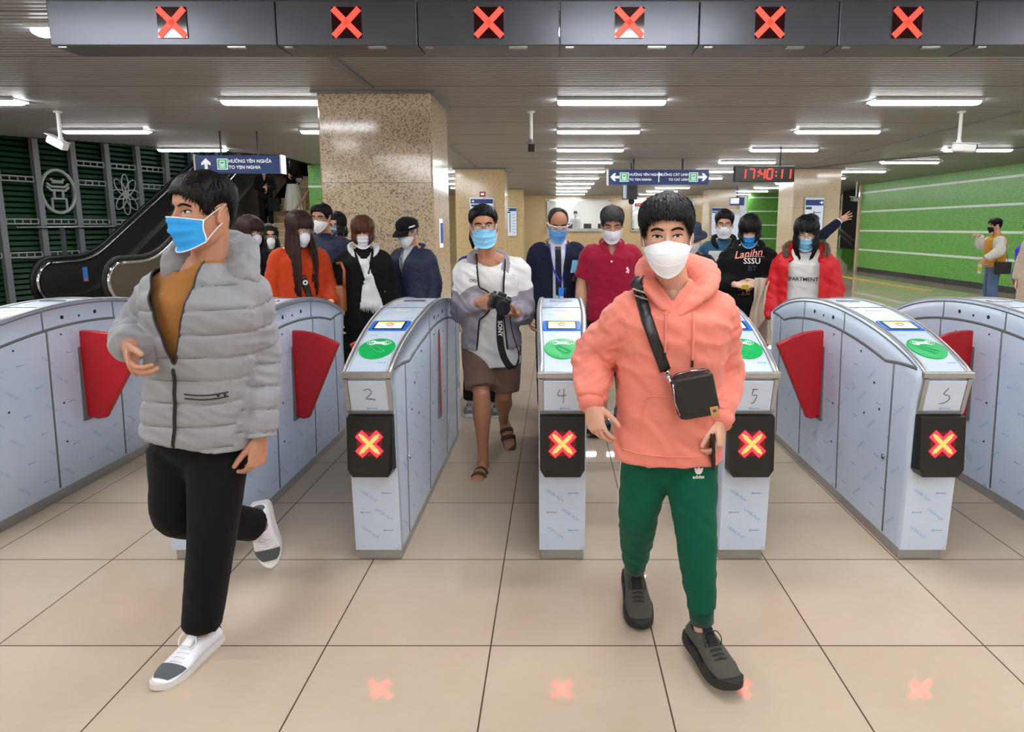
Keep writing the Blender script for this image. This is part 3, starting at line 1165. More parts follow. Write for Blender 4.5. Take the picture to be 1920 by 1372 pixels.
board(1332, 1357, 388, 441, 24.9, 'small framed route board behind the man with round glasses', 1)
p = P(905, 364, 16.3)
b = MB()
b.box((p.x, 16.28, p.z), (0.14, 0.03, 0.12), 0)
b.box((p.x, 16.262, p.z), (0.08, 0.008, 0.05), 1)
tag(b.build('fire_alarm_sign', [mat('alarm_red', C8(176, 24, 34), rough=0.4), M['sign_white']]), 'small red fire alarm sign above the board on the middle pillar', 'sign')
b = MB()
q = P(832, 437, 7.6)
b.box((-1.367, 7.62, q.z), (0.006, 0.19, 0.34), 0)
for i in range(5):
    b.box((-1.362, 7.56 + 0.035 * i, q.z), (0.004, 0.014, 0.24), 1)
tag(b.build('poster', [M['sign_white'], mat('poster_blue', C8(70, 110, 200), rough=0.5)]), 'small white and blue notice on the side of the stone pillar', 'poster')
# far blue sign, kiosk, red readout
a, c = P(1369, 385, 23.0), P(1396, 370, 23.0)
t = thing('hanging_sign', 'small distant blue sign with a lit white panel beside the right back pillar', 'sign', ((a.x + c.x) / 2, 23.0, a.z))
b = MB()
b.box(((a.x + c.x) / 2, 23.05, (a.z + c.z) / 2), (c.x - a.x, 0.1, c.z - a.z))
b.cyl(((a.x + c.x) / 2, 23.05, c.z), ((a.x + c.x) / 2, 23.05, ZC), 0.02, n=8)
b.build('sign_panel', M['blue_sign'], t)
b = MB()
b.box((a.x + 0.16, 22.99, (a.z + c.z) / 2 + 0.02), (0.3, 0.01, (c.z - a.z) * 0.7))
b.build('lettering', M['sign_white'], t)
p = P(1378, 440, 23.4)
t = thing('kiosk', 'white upright machine cabinet between the far pillar and green wall', 'machine', (p.x, 23.6, 0))
b = MB()
b.bbox((p.x, 23.6, 1.1), (0.42, 0.4, 2.2), 0.02)
b.build('cabinet', M['white_paint'], t)
b = MB()
b.box((p.x, 23.395, 1.45), (0.32, 0.012, 1.1))
b.build('panel', M['board'], t)
p = P(1199, 384, BY - 0.2)
b = MB()
b.box((p.x, BY - 0.13, p.z), (0.42, 0.04, 0.15), 0)
b.text('17:40', T(p.x, BY - 0.155, p.z), 0.12, 1, bold=0.02)
tag(b.build('led_readout', [M['led_glass'], M['led_red']]), 'tiny red readout on the second ticket window', 'display')
t = thing('monitor', 'black computer monitor behind the first ticket window', 'monitor', (0.9, BY + 0.6, 1.45), 'monitors in the ticket booth')
for i, x in enumerate((0.62, 1.52, 2.2)):
    b = MB()
    b.box((x, BY + 0.6, WZ0 + 0.17), (0.36, 0.05, 0.24))
    b.box((x, BY + 0.6, WZ0 - 0.05), (0.06, 0.05, 0.3))
    if i == 0:
        b.build('screen', M['black'], t)
    else:
        tag(b.build('monitor', M['black']), 'black computer monitor, %s of three behind the first ticket window' % ('middle' if i == 1 else 'rightmost'), 'monitor', 'monitors in the ticket booth')
t['label'] = 'black computer monitor, leftmost of three behind the first ticket window'
b = MB()
b.box((3, BY + 0.75, WZ0 - 0.2), (8.6, 0.9, 0.06))
struct('trim_7', b, M['white_paint'])
# ------------------------------------------------------------------ ticket gates
M['film'] = steel_film('filmed_steel_panel')
M['film_top'] = steel_film('filmed_steel_top')
M['trim_steel'] = mat('trim_steel', C8(176, 176, 176), rough=0.38, metal=0.8, var=0.12, vscale=14)
M['seam'] = mat('grey_sealant_seam', C8(104, 104, 104), rough=0.7)
M['film_ink'] = mat('film_print_blue', C8(120, 176, 222), rough=0.5)
M['flap'] = mat('flap_red', C8(176, 8, 26), rough=0.38, spec=0.5)
M['bezel'] = mat('bezel_blue', C8(36, 108, 214), rough=0.3)
M['lcd'] = mat('lcd_white', C8(250, 238, 226), rough=0.3, emit=0.55, ecol=C8(250, 238, 222))
M['lcd_green'] = mat('lcd_green', C8(176, 206, 60), rough=0.3, emit=0.45, ecol=C8(176, 206, 60))
M['lcd_red'] = mat('lcd_red', C8(226, 70, 60), rough=0.3, emit=0.3, ecol=C8(226, 70, 60))
M['reader'] = mat('reader_green', C8(10, 168, 84), rough=0.3, spec=0.5)
M['reader_white'] = mat('reader_symbol_white', C8(224, 244, 232), rough=0.4)
M['reader_pale'] = mat('reader_symbol_pale', C8(90, 200, 140), rough=0.4)
M['ink'] = mat('marker_ink', C8(52, 54, 60), rough=0.6)
GL = 1.92

def g_top(y):
    t = min(1.0, abs((GL / 2 - y) / (GL / 2 + 0.05)))
    return 0.905 + 0.215 * max(0.0, 1 - t * t) ** 0.8

def g_front(z):
    pts = [(0.06, 0.035), (0.445, 0.015), (0.725, 0.012), (0.82, -0.015), (0.905, -0.03)]
    for (z0, y0), (z1, y1) in zip(pts, pts[1:]):
        if z <= z1:
            return y0 + (y1 - y0) * max(0, (z - z0)) / (z1 - z0)
    return -0.03

def g_w(y, z):
    e = min(max((min(y, GL - y) + 0.05) / 0.75, 0), 1)
    e = e * e * (3 - 2 * e)
    return 0.1065 + 0.024 * e * min(1, max(0, (z - 0.06) / 0.9))

def g_side(sx, y, z, off=0.0):
    return V((sx * (g_w(y, z) + off), y, z))

def g_up(x, y, off=0.0):
    """Point on the arched top; off lifts it along the normal."""
    d = (g_top(y + 0.005) - g_top(y - 0.005)) / 0.01
    n = V((0, -d, 1)).normalized()
    return V((x, y, g_top(y))) + n * off

gate = thing('ticket_gate', '', 'gate')
b = MB()
NU, NV = 40, 12
for sx in (-1, 1):
    def fn(u, v, sx=sx):
        ze = 0.06 + 0.845 * v
        uu = u
        y = (1 - uu) * g_front(ze) + uu * (GL - g_front(ze))
        z = 0.06 + (g_top(y) - 0.06) * v
        return V((sx * g_w(y, z), y, z))
    g0 = len(b.v)
    b.grid(fn, NU, NV, 0)
    if sx > 0:
        for q in range(len(b.f)):
            pass
# front, back and top skins between the two sides
def col(base, u_i):
    return [base + j * NU + u_i for j in range(NV)]
bl, br = 0, NU * NV
for u_i in (0, NU - 1):
    A, B = col(bl, u_i), col(br, u_i)
    for j in range(NV - 1):
        b.f.append([A[j], A[j + 1], B[j + 1], B[j]]); b.m.append(0); b.s.append(False)
for i in range(NU - 1):
    a = (NV - 1) * NU + i
    b.f.append([bl + a, bl + a + 1, br + a + 1, br + a]); b.m.append(1); b.s.append(False)
b.build('housing', [M['film'], M['film_top']], gate)
b = MB()
b.bbox((0, GL / 2, 0.03), (0.20, GL - 0.12, 0.062), 0.004)
b.build('plinth', M['trim_steel'], gate)
for sx in (-1, 1):
    b = MB()
    pts = [g_up(sx * (g_w(yy, g_top(yy)) - 0.012), yy, 0.002) for yy in [-0.03 + (GL + 0.06) * i / 40 for i in range(41)]]
    b.tube(pts, [(0.014, 0.006)] * 41, n=8, ref=(1, 0, 0))
    b.build('arch_trim', M['trim_steel'], gate)
    # seams: arch band and upright joints
    b = MB()
    def strip(pp, w=0.006):
        b.tube(pp, [(0.003, w)] * len(pp), n=6, ref=(1, 0, 0))
    ys = [0.02 + (GL - 0.04) * i / 44 for i in range(45)]
    strip([g_side(sx, yy, g_top(yy) - 0.125 * min(1, min(yy, GL - yy) / 0.3 + 0.10)) for yy in ys], 0.0085)
    strip([g_side(sx, yy, g_top(yy) - 0.018) for yy in ys], 0.004)
    for yy in (0.20, 0.72, 1.28, GL - 0.2):
        zt = g_top(yy) - 0.12 * min(1, min(yy, GL - yy) / 0.3 + 0.10)
        strip([g_side(sx, yy, 0.07 + (zt - 0.07) * i / 8) for i in range(9)], 0.007)
    for yy in (0.70, 1.26):
        strip([g_side(sx, yy, g_top(yy) - 0.02 - 0.10 * i / 3) for i in range(4)], 0.0055)
    b.build('panel_seam', M['seam'], gate)
    for yy, dz, r in ((0.84, 0.075, 0.011), (0.97, 0.085, 0.007), (1.10, 0.075, 0.011), (0.5, 0.17, 0.005), (0.82, 0.17, 0.005), (1.12, 0.2, 0.005)):
        b = MB()
        c = g_side(sx, yy, g_top(yy) - dz)
        b.cyl(c - V((sx * 0.006, 0, 0)), c + V((sx * 0.003, 0, 0)), r, n=12)
        b.build('sensor' if r > 0.006 else 'screw', M['black'], gate)
    for yy, z in ((0.30, 0.66), (0.44, 0.60), (0.80, 0.55), (0.80, 0.32), (1.18, 0.52), (0.36, 0.78)):
        b = MB()
        c = g_side(sx, yy, z)
        b.cyl(c - V((sx * 0.004, 0, 0)), c + V((sx * 0.0025, 0, 0)), 0.006, n=10)
        b.build('screw', M['black'], gate)
    b = MB()
    c = g_side(sx, 0.235, 0.44)
    b.cyl(c - V((sx * 0.004, 0, 0)), c + V((sx * 0.006, 0, 0)), 0.013, n=14)
    b.cyl(c, c + V((sx * 0.008, 0, 0)), 0.006, n=10)
    b.build('lock', M['chrome'], gate)
# cross seam on the top, ledge, number panel
b = MB()
for yy in (0.73, GL - 0.73):
    b.tube([g_up(-0.112, yy, 0.001), g_up(0.112, yy, 0.001)], [(0.002, 0.0025)] * 2, n=6, ref=(0, 0, 1))
b.build('top_seam', M['seam'], gate)
b = MB()
b.bbox((0, 0.955, g_top(0.955) + 0.004), (0.13, 0.035, 0.008), 0.002)
b.build('cover_plate', M['steel'], gate)
b = MB()
b.bbox((0.0, 0.655, g_top(0.655) + 0.0015), (0.075, 0.018, 0.004), 0.001, rot=Matrix.Rotation(radians(12), 3, 'X'))
b.build('worn_sticker', mat('worn_label', C8(214, 206, 190), rough=0.8, var=0.2, vscale=60), gate)
for yy, nm in ((-0.034, 'front_ledge'), (GL + 0.034, 'rear_ledge')):
    b = MB()
    b.bbox((0, yy, 0.912), (0.222, 0.022, 0.028), 0.004)
    b.build(nm, M['trim_steel'], gate)
b = MB()
np_c = V((0, -0.018, 0.815))
np_rot = Matrix.Rotation(math.atan2(0.042, 0.18), 3, 'X')
b.bbox(np_c, (0.168, 0.010, 0.148), 0.003, rot=np_rot)
for sx in (-1, 1):
    b.box(np_c + np_rot @ V((sx * 0.094, 0.0, 0.0)), (0.018, 0.012, 0.165), 1, rot=np_rot)
b.box(np_c + np_rot @ V((0, 0.0, -0.08)), (0.205, 0.012, 0.012), 1, rot=np_rot)
b.build('number_panel', [M['film'], M['trim_steel']], gate)
# screen
SY0 = 0.385
def decal(b, x0, x1, y0, y1, off, mi, rad=0.0, n=6):
    if rad:
        pts = []
        for cx, cy, a0 in ((x1 - rad, y0 + rad, -90), (x1 - rad, y1 - rad, 0), (x0 + rad, y1 - rad, 90), (x0 + rad, y0 + rad, 180)):
            pts += [(cx + rad * cos(radians(a0 + 90 * k / n)), cy + rad * sin(radians(a0 + 90 * k / n))) for k in range(n + 1)]
    else:
        pts = [(x0, y0), (x1, y0), (x1, y1), (x0, y1)]
    b.add([g_up(x, y, off) for x, y in pts], [tuple(range(len(pts)))], mi)
def slab(b, x0, x1, y0, y1, o0, o1, mi, rad=0.008):
    pts = []
    for cx, cy, a0 in ((x1 - rad, y0 + rad, -90), (x1 - rad, y1 - rad, 0), (x0 + rad, y1 - rad, 90), (x0 + rad, y0 + rad, 180)):
        pts += [(cx + rad * cos(radians(a0 + 15 * k)), cy + rad * sin(radians(a0 + 15 * k))) for k in range(7)]
    b.rings([[g_up(x, y, o) for x, y in pts] for o in (o0, o1)], mi, True, False)
b = MB()
slab(b, -0.094, 0.094, SY0 - 0.062, SY0 + 0.062, -0.004, 0.006, 0, 0.012)
bz = b.build('screen_bezel', M['bezel'], gate)
b = MB()
slab(b, -0.075, 0.075, SY0 - 0.054, SY0 + 0.054, 0.004, 0.0075, 0, 0.004)
decal(b, -0.066, 0.066, SY0 - 0.047, SY0 + 0.042, 0.0085, 1)
decal(b, -0.066, 0.066, SY0 + 0.026, SY0 + 0.042, 0.0090, 2)
ring = [g_up(0.018 * cos(k * pi / 10), SY0 + 0.002 + 0.016 * sin(k * pi / 10), 0.0095) for k in range(20)]
b.tube(ring, 0.0022, n=5, close=True, mi=3)
decal(b, -0.012, 0.012, SY0 + 0.000, SY0 + 0.004, 0.0098, 3)
decal(b, -0.03, 0.03, SY0 - 0.033, SY0 - 0.029, 0.0092, 3)
b.build('screen', [M['black'], M['lcd'], M['lcd_green'], M['lcd_red']], bz)
# card reader
RY = 0.142
def ellp(rx, ry, off, n=40):
    return [g_up(rx * cos(2 * pi * k / n), RY + ry * sin(2 * pi * k / n), off) for k in range(n)]
b = MB()
b.rings([ellp(0.083, 0.088, -0.003), ellp(0.083, 0.088, 0.0035), ellp(0.080, 0.085, 0.0045)], 0, True, False)
rd = b.build('card_reader', M['reader'], gate)
b = MB()
def rr(x0, x1, y0, y1, off, rad, mi):
    decal(b, x0, x1, y0, y1, off, mi, rad)
rr(-0.026, 0.026, RY + 0.030, RY + 0.052, 0.0055, 0.008, 0)
for q in (-1, 1):
    for k in range(3):
        r_ = 0.034 + 0.011 * k
        pts = [g_up(q * (r_ * cos(a)), RY + 0.041 + (0.018 + 0.004 * k) * sin(a), 0.0056) for a in [radians(-60 + 20 * i) for i in range(7)]]
        b.tube(pts, 0.0016, n=4, mi=0)
card = [(-0.035, 0.012), (-0.012, 0.020), (0.042, -0.030), (0.016, -0.046)]
b.tube([g_up(x, RY + y, 0.0056) for x, y in card], 0.0012, n=4, close=True, mi=1)
b.tube([g_up(x, RY + y, 0.0056) for x, y in ((-0.03, 0.004), (-0.004, 0.006), (0.01, -0.012), (0.03, -0.018))], 0.0012, n=4, mi=1)
b.tube([g_up(x, RY + y, 0.0056) for x, y in ((-0.026, -0.006), (0.0, -0.03), (0.02, -0.04))], 0.0012, n=4, mi=1)
b.build('symbol', [M['reader_white'], M['reader_pale']], rd)
# display box
b = MB()
z0, z1 = 0.447, 0.725
w = 0.099
fr = [(-w, -0.03, z1 - 0.006), (w, -0.03, z1 - 0.006), (w, -0.047, z0 + 0.035), (w - 0.02, -0.043, z0), (-w + 0.02, -0.043, z0), (-w, -0.047, z0 + 0.035)]
bk = [(-w - 0.004, 0.03, z1), (w + 0.004, 0.03, z1), (w + 0.004, 0.03, z0 + 0.02), (w - 0.012, 0.03, z0), (-w + 0.012, 0.03, z0), (-w - 0.004, 0.03, z0 + 0.02)]
b.add(fr + bk, [(0, 5, 4, 3, 2, 1), (6, 7, 8, 9, 10, 11)] + [(i, (i + 1) % 6, 6 + (i + 1) % 6, 6 + i) for i in range(6)])
ld = b.build('lane_display', M['black'], gate)
def on_face(x, z, o):
    t = (z - (z0 + 0.035)) / (z1 - 0.006 - z0 - 0.035)
    return V((x, -0.047 + 0.017 * t - o, z))
b = MB()
zc = 0.60
b.add([on_face(-0.056, zc - 0.055, 0.0008), on_face(0.056, zc - 0.055, 0.0008), on_face(0.056, zc + 0.055, 0.0008), on_face(-0.056, zc + 0.055, 0.0008)], [(0, 1, 2, 3)], 0)
for sgn in (-1, 1):
    u, v = V((sgn * 0.707, 0, 0.707)), V((-sgn * 0.707, 0, 0.707))
    q = [u * 0.066 + v * 0.021, -u * 0.066 + v * 0.021, -u * 0.066 - v * 0.021, u * 0.066 - v * 0.021]
    b.add([on_face(p.x, zc + p.z, 0.0012 + 0.0001 * sgn) for p in q], [(0, 1, 2, 3)], 1)
st_ = 0.0062
for i in range(-8, 9):
    for j in range(-8, 9):
        if min(abs(i - j), abs(i + j)) <= 1 or (abs(abs(i) - abs(j)) <= 2 and max(abs(i), abs(j)) < 8):
            x, z = i * st_ * 0.86, zc + j * st_ * 0.86
            h = 0.0020
            b.add([on_face(x - h, z - h, 0.002), on_face(x + h, z - h, 0.002), on_face(x + h, z + h, 0.002), on_face(x - h, z + h, 0.002)], [(0, 1, 2, 3)], 2)
b.build('led_cross', [mat('led_field_dark', C8(60, 4, 8), rough=0.15, emit=0.12, ecol=(1, .01, .01)), M['led_glow'], M['led_orange']], ld)
# printing on the protective film
b = MB()
rng = random.Random(5)
def ink_arrow(fn, x, z, d, L=0.05):
    h = 0.0022
    pts = [(x - d * L / 2, z - h), (x + d * L / 2 * 0.6, z - h), (x + d * L / 2 * 0.6, z - 0.007), (x + d * L / 2, z), (x + d * L / 2 * 0.6, z + 0.007), (x + d * L / 2 * 0.6, z + h), (x - d * L / 2, z + h)]
    b.add([fn(p, q) for p, q in pts], [tuple(range(7))])
tv, tf = text_geo('LASER FILM', 'CENTER', 1)
def ink_text(fn, x, z, ang, size, flip=1):
    c, s_ = cos(radians(ang)), sin(radians(ang))
    b.add([fn(x + flip * size * (p * c - q * s_), z + size * (p * s_ + q * c)) for p, q in tv], tf)
for sx in (-1, 1):
    fn = lambda p, q, sx=sx: g_side(sx, p, q, 0.0012)
    for r in range(6):
        for c in range(11):
            y = 0.14 + c * 0.165 + (0.07 if r % 2 else 0) + rng.uniform(-0.012, 0.012)
            z = 0.15 + r * 0.135 + rng.uniform(-0.01, 0.01)
            if y > 1.8 or z > g_top(y) - 0.19:
                continue
            if (c + r) % 2:
                ink_arrow(fn, y, z, -1 if sx > 0 else 1)
            else:
                ink_text(fn, y, z, -38 if sx > 0 else 38, 0.019, -sx * -1)
ffn = lambda x, z: V((x, g_front(z) - 0.0012, z))
for r, z in enumerate((0.16, 0.25, 0.345)):
    s_ = -1 if r % 2 else 1
    ink_arrow(ffn, 0.05 * s_, z, -1)
    ink_text(ffn, -0.035 * s_, z - 0.01, -38, 0.019)
nfn = lambda x, z: np_c + np_rot @ V((x, -0.0065, z))
ink_arrow(nfn, 0.01, -0.06, -1)
tfn = lambda x, y: g_up(x, y, 0.0008)
for x, y in ((-0.05, 0.27), (0.07, 0.5), (-0.06, 0.58), (0.05, 0.03)):
    ink_arrow(tfn, x, y, 1, 0.04)
b.build('film_print', M['film_ink'], gate, kind='stuff')

NUM = {'2': [[(-.02, .028), (.004, .036), (.016, .022), (.006, .004), (-.012, -.012), (.02, -.014), (.03, -.02)]],
       '4': [[(-.012, .034), (-.02, .004), (.018, .006)], [(.006, .036), (.004, -.034)]],
       '5': [[(-.006, .034), (.016, .034)], [(-.002, .036), (-.004, .008), (.016, .004), (.006, -.03), (-.006, -.034)]],
       '6': [[(.008, .040), (-.008, .010), (.016, .004), (.022, -.016), (.0, -.034), (-.02, -.036)]],
       '7': [[(-.02, .03), (.02, .03), (-.005, -.035)]], '1': [[(0, .035), (0, -.035)]], '8': [[(.0, .035), (-.015, .018), (.015, -.015), (0, -.034), (-.015, -.015), (.015, .018), (0, .035)]]}

def make_flap(sx, gate_o, ext, wide=1.0):
    b = MB()
    if ext:
        x0 = g_w(GL / 2, 0.7) - 0.01
        prof = [(0, .945), (.06, .942), (.13, .930), (.20, .905), (.285, .862), (.085, .412), (.05, .405), (0, .425)]
        poly = [(sx * (x0 + p * wide), q) for p, q in prof]
        if sx < 0:
            poly = poly[::-1]
        yc = GL / 2 + 0.02
        c = (sum(p[0] for p in poly) / len(poly), sum(p[1] for p in poly) / len(poly))
        inner = [(p[0] + (c[0] - p[0]) * 0.03, p[1] + (c[1] - p[1]) * 0.03) for p in poly]
        b.rings([[(p[0], yc - 0.021, p[1]) for p in inner], [(p[0], yc - 0.016, p[1]) for p in poly],
                 [(p[0], yc + 0.016, p[1]) for p in poly], [(p[0], yc + 0.021, p[1]) for p in inner]], 0, True, False)
        b.build('flap', M['flap'], gate_o)
        b = MB()
        b.box((sx * (x0 + 0.008), yc, 0.68), (0.012, 0.085, 0.56))
        b.build('flap_slot', M['seam'], gate_o)
    else:
        x0 = g_w(GL / 2, 0.7) + 0.001
        b.box((sx * x0, GL / 2 + 0.02, 0.68), (0.012, 0.05, 0.54))
        b.build('flap_slot', M['seam'], gate_o)
        b = MB()
        b.box((sx * (x0 + 0.004), GL / 2 + 0.02, 0.68), (0.012, 0.026, 0.50))
        b.build('flap', M['flap'], gate_o)

GATES = [(-2.95, '', 0, 1, 'steel ticket gate at the left edge, beside the grey jacket man\'s far hand'),
         (-1.69, '', 1, 1, 'steel ticket gate behind the man in the grey puffer jacket'),
         (-0.826, '2', 1, 0, 'steel ticket gate with the scrawled number 2, left of the photographer'),
         (0.03, '4', 0, 1, 'steel ticket gate with the scrawled number 4, between photographer and pink hoodie'),
         (0.87, '5', 1, 1, 'steel ticket gate with the scrawled number 5, half hidden behind the pink hoodie'),
         (1.715, '6', 1, 1, 'steel ticket gate with a scrawled 6 on its front, in front of the red jacket'),
         (2.60, '', 1, 1, 'steel ticket gate at the right with its front cut off by the frame'),
         (3.46, '', 1, 0, 'steel ticket gate of which only the arched top shows at the right edge')]
for i, (gx, num, fl, fr_, lab) in enumerate(GATES):
    o = gate if i == 0 else copy_tree(gate)
    o.location = (gx, 2.73, 0)
    o['label'], o['category'], o['group'] = lab, 'gate', 'ticket gates'
bpy.context.view_layer.update()
for o, (gx, num, fl, fr_, lab) in zip(sorted([o for o in bpy.data.objects if o.name.startswith('ticket_gate')], key=lambda o: o.location.x), GATES):
    def addp(name, mb, m):
        q = link(name, mb.mesh(name, m))
        q.parent = o
        return q
    class _G:                       # parts written in the gate's own coordinates
        pass
    if num:
        b = MB()
        for st_k in NUM[num]:
            b.tube([np_c + np_rot @ V((x, -0.0066, z)) for x, z in (catmull(st_k, 16) if len(st_k) > 2 else st_k)], 0.0013, n=5)
        addp('scrawled_number', b, M['ink'])
    for sx, on in ((-1, fl), (1, fr_)):
        before = set(bpy.data.objects.keys())
        make_flap(sx, None, on, 1.35 if (gx < -2 and sx > 0) else 1.0)
        for nm in set(bpy.data.objects.keys()) - before:
            bpy.data.objects[nm].parent = o
# ------------------------------------------------------------------ people: shared builders
from mathutils.bvhtree import BVHTree

def remesh(mb, vox, smooth=2, fac=0.5):
    me = mb.mesh('tmp', [])
    ob = bpy.data.objects.new('tmp', me)
    COL.objects.link(ob)
    r = ob.modifiers.new('r', 'REMESH')
    r.mode = 'VOXEL'
    r.voxel_size = vox
    r.adaptivity = 0.0
    if smooth:
        s = ob.modifiers.new('s', 'SMOOTH')
        s.iterations = smooth
        s.factor = fac
    dg = bpy.context.evaluated_depsgraph_get()
    out = bpy.data.meshes.new_from_object(ob.evaluated_get(dg))
    bpy.data.objects.remove(ob)
    bpy.data.meshes.remove(me)
    vs = [v.co.copy() for v in out.vertices]
    ns = [v.normal.copy() for v in out.vertices]
    fs = [tuple(p.vertices) for p in out.polygons]
    bpy.data.meshes.remove(out)
    return vs, ns, fs

def split(vs, fs, g):
    """Split polygons along g = 0; returns vertices, faces with g < 0, faces with g > 0, border edges."""
    vs = list(vs)
    gv = [g(p) for p in vs]
    new, neg, posf, edges = {}, [], [], []
    def cutv(a, b_):
        k_ = (min(a, b_), max(a, b_))
        if k_ not in new:
            t = gv[a] / (gv[a] - gv[b_])
            new[k_] = len(vs)
            vs.append(lerp(vs[a], vs[b_], max(.02, min(.98, t))))
        return new[k_]
    for f in fs:
        sg = [gv[i] > 0 for i in f]
        if not any(sg):
            neg.append(list(f)); continue
        if all(sg):
            posf.append(list(f)); continue
        pn, pp, bd = [], [], []
        for i, a in enumerate(f):
            b_ = f[(i + 1) % len(f)]
            (pp if gv[a] > 0 else pn).append(a)
            if (gv[a] > 0) != (gv[b_] > 0):
                c = cutv(a, b_)
                pn.append(c); pp.append(c); bd.append(c)
        if len(pn) > 2: neg.append(pn)
        if len(pp) > 2: posf.append(pp)
        if len(bd) == 2: edges.append(tuple(bd))
    return vs, neg, posf, edges

def chains(vs, edges, smooth=6, least=8):
    adj = {}
    for a, b_ in edges:
        adj.setdefault(a, []).append(b_)
        adj.setdefault(b_, []).append(a)
    seen, out = set(), []
    starts = [a for a in adj if len(adj[a]) == 1] + list(adj)
    for st_ in starts:
        if st_ in seen:
            continue
        c = [st_]
        seen.add(st_)
        while True:
            nx = [q for q in adj[c[-1]] if q not in seen]
            if not nx:
                break
            c.append(nx[0])
            seen.add(nx[0])
        if len(c) >= least:
            p = [vs[i].copy() for i in c]
            for _ in range(smooth):
                p = [p[0]] + [(p[i - 1] + p[i] * 2 + p[i + 1]) / 4 for i in range(1, len(p) - 1)] + [p[-1]]
            out.append(p)
    return out

def lerp(a, b, t):
    return a + (b - a) * t

def tab(table, x):
    if x <= table[0][0]:
        return table[0][1:]
    for p, q in zip(table, table[1:]):
        if x <= q[0]:
            t = (x - p[0]) / (q[0] - p[0])
            return tuple(lerp(a, b, t) for a, b in zip(p[1:], q[1:]))
    return table[-1][1:]

HEAD = [(-0.120, .012, .058, .030), (-0.116, .026, .076, .018), (-0.106, .038, .084, -.002), (-0.090, .048, .086, -.030), (-0.070, .056, .085, -.055),
        (-0.045, .063, .085, -.072), (-0.020, .068, .085, -.084), (0.005, .0715, .083, -.093), (0.030, .074, .088, -.099), (0.050, .0745, .086, -.100),
        (0.070, .071, .078, -.096), (0.088, .062, .062, -.083), (0.102, .048, .042, -.065), (0.112, .030, .018, -.042), (0.117, .008, -.006, -.018)]

def sgp(x, e):
    return math.copysign(abs(x) ** e, x)

def H(th, z, off=0.0):
    """Point of the bare head, th = 0 straight ahead, positive towards +side; local axes side, forward, up."""
    hw, yf, yb = tab(HEAD, z)
    yc = (yf + yb) / 2 * 0.5 - 0.004
    c, s = cos(th), sin(th)
    e = 0.88
    x = hw * sgp(s, e)
    y = yc + (yf - yc if c > 0 else yc - yb) * sgp(c, e)
    if c > 0:
        for ex in (-0.031, 0.031):
            y -= 0.009 * math.exp(-((x - ex) / 0.015) ** 2 - ((z - 0.003) / 0.011) ** 2)
            y += 0.003 * math.exp(-((x - ex * 1.4) / 0.016) ** 2 - ((z + 0.024) / 0.016) ** 2)
        y += 0.003 * math.exp(-(x / 0.045) ** 2 - ((z - 0.026) / 0.009) ** 2)
    p = V((x, y, z))
    if off:
        n = V((x / hw if hw else 0, (y - yc) / max(0.02, (yf - yb) / 2), 0.0 if z < 0.04 else (z - 0.04) / 0.06))
        n.normalize()
        p += n * off
    return p

HAIRLINE = [(0, .064), (0.55, .060), (0.85, .040), (1.05, .012), (1.22, -.012), (1.38, .006), (1.5, .030), (1.85, .030), (2.05, -.01), (2.4, -.045), (pi, -.060)]

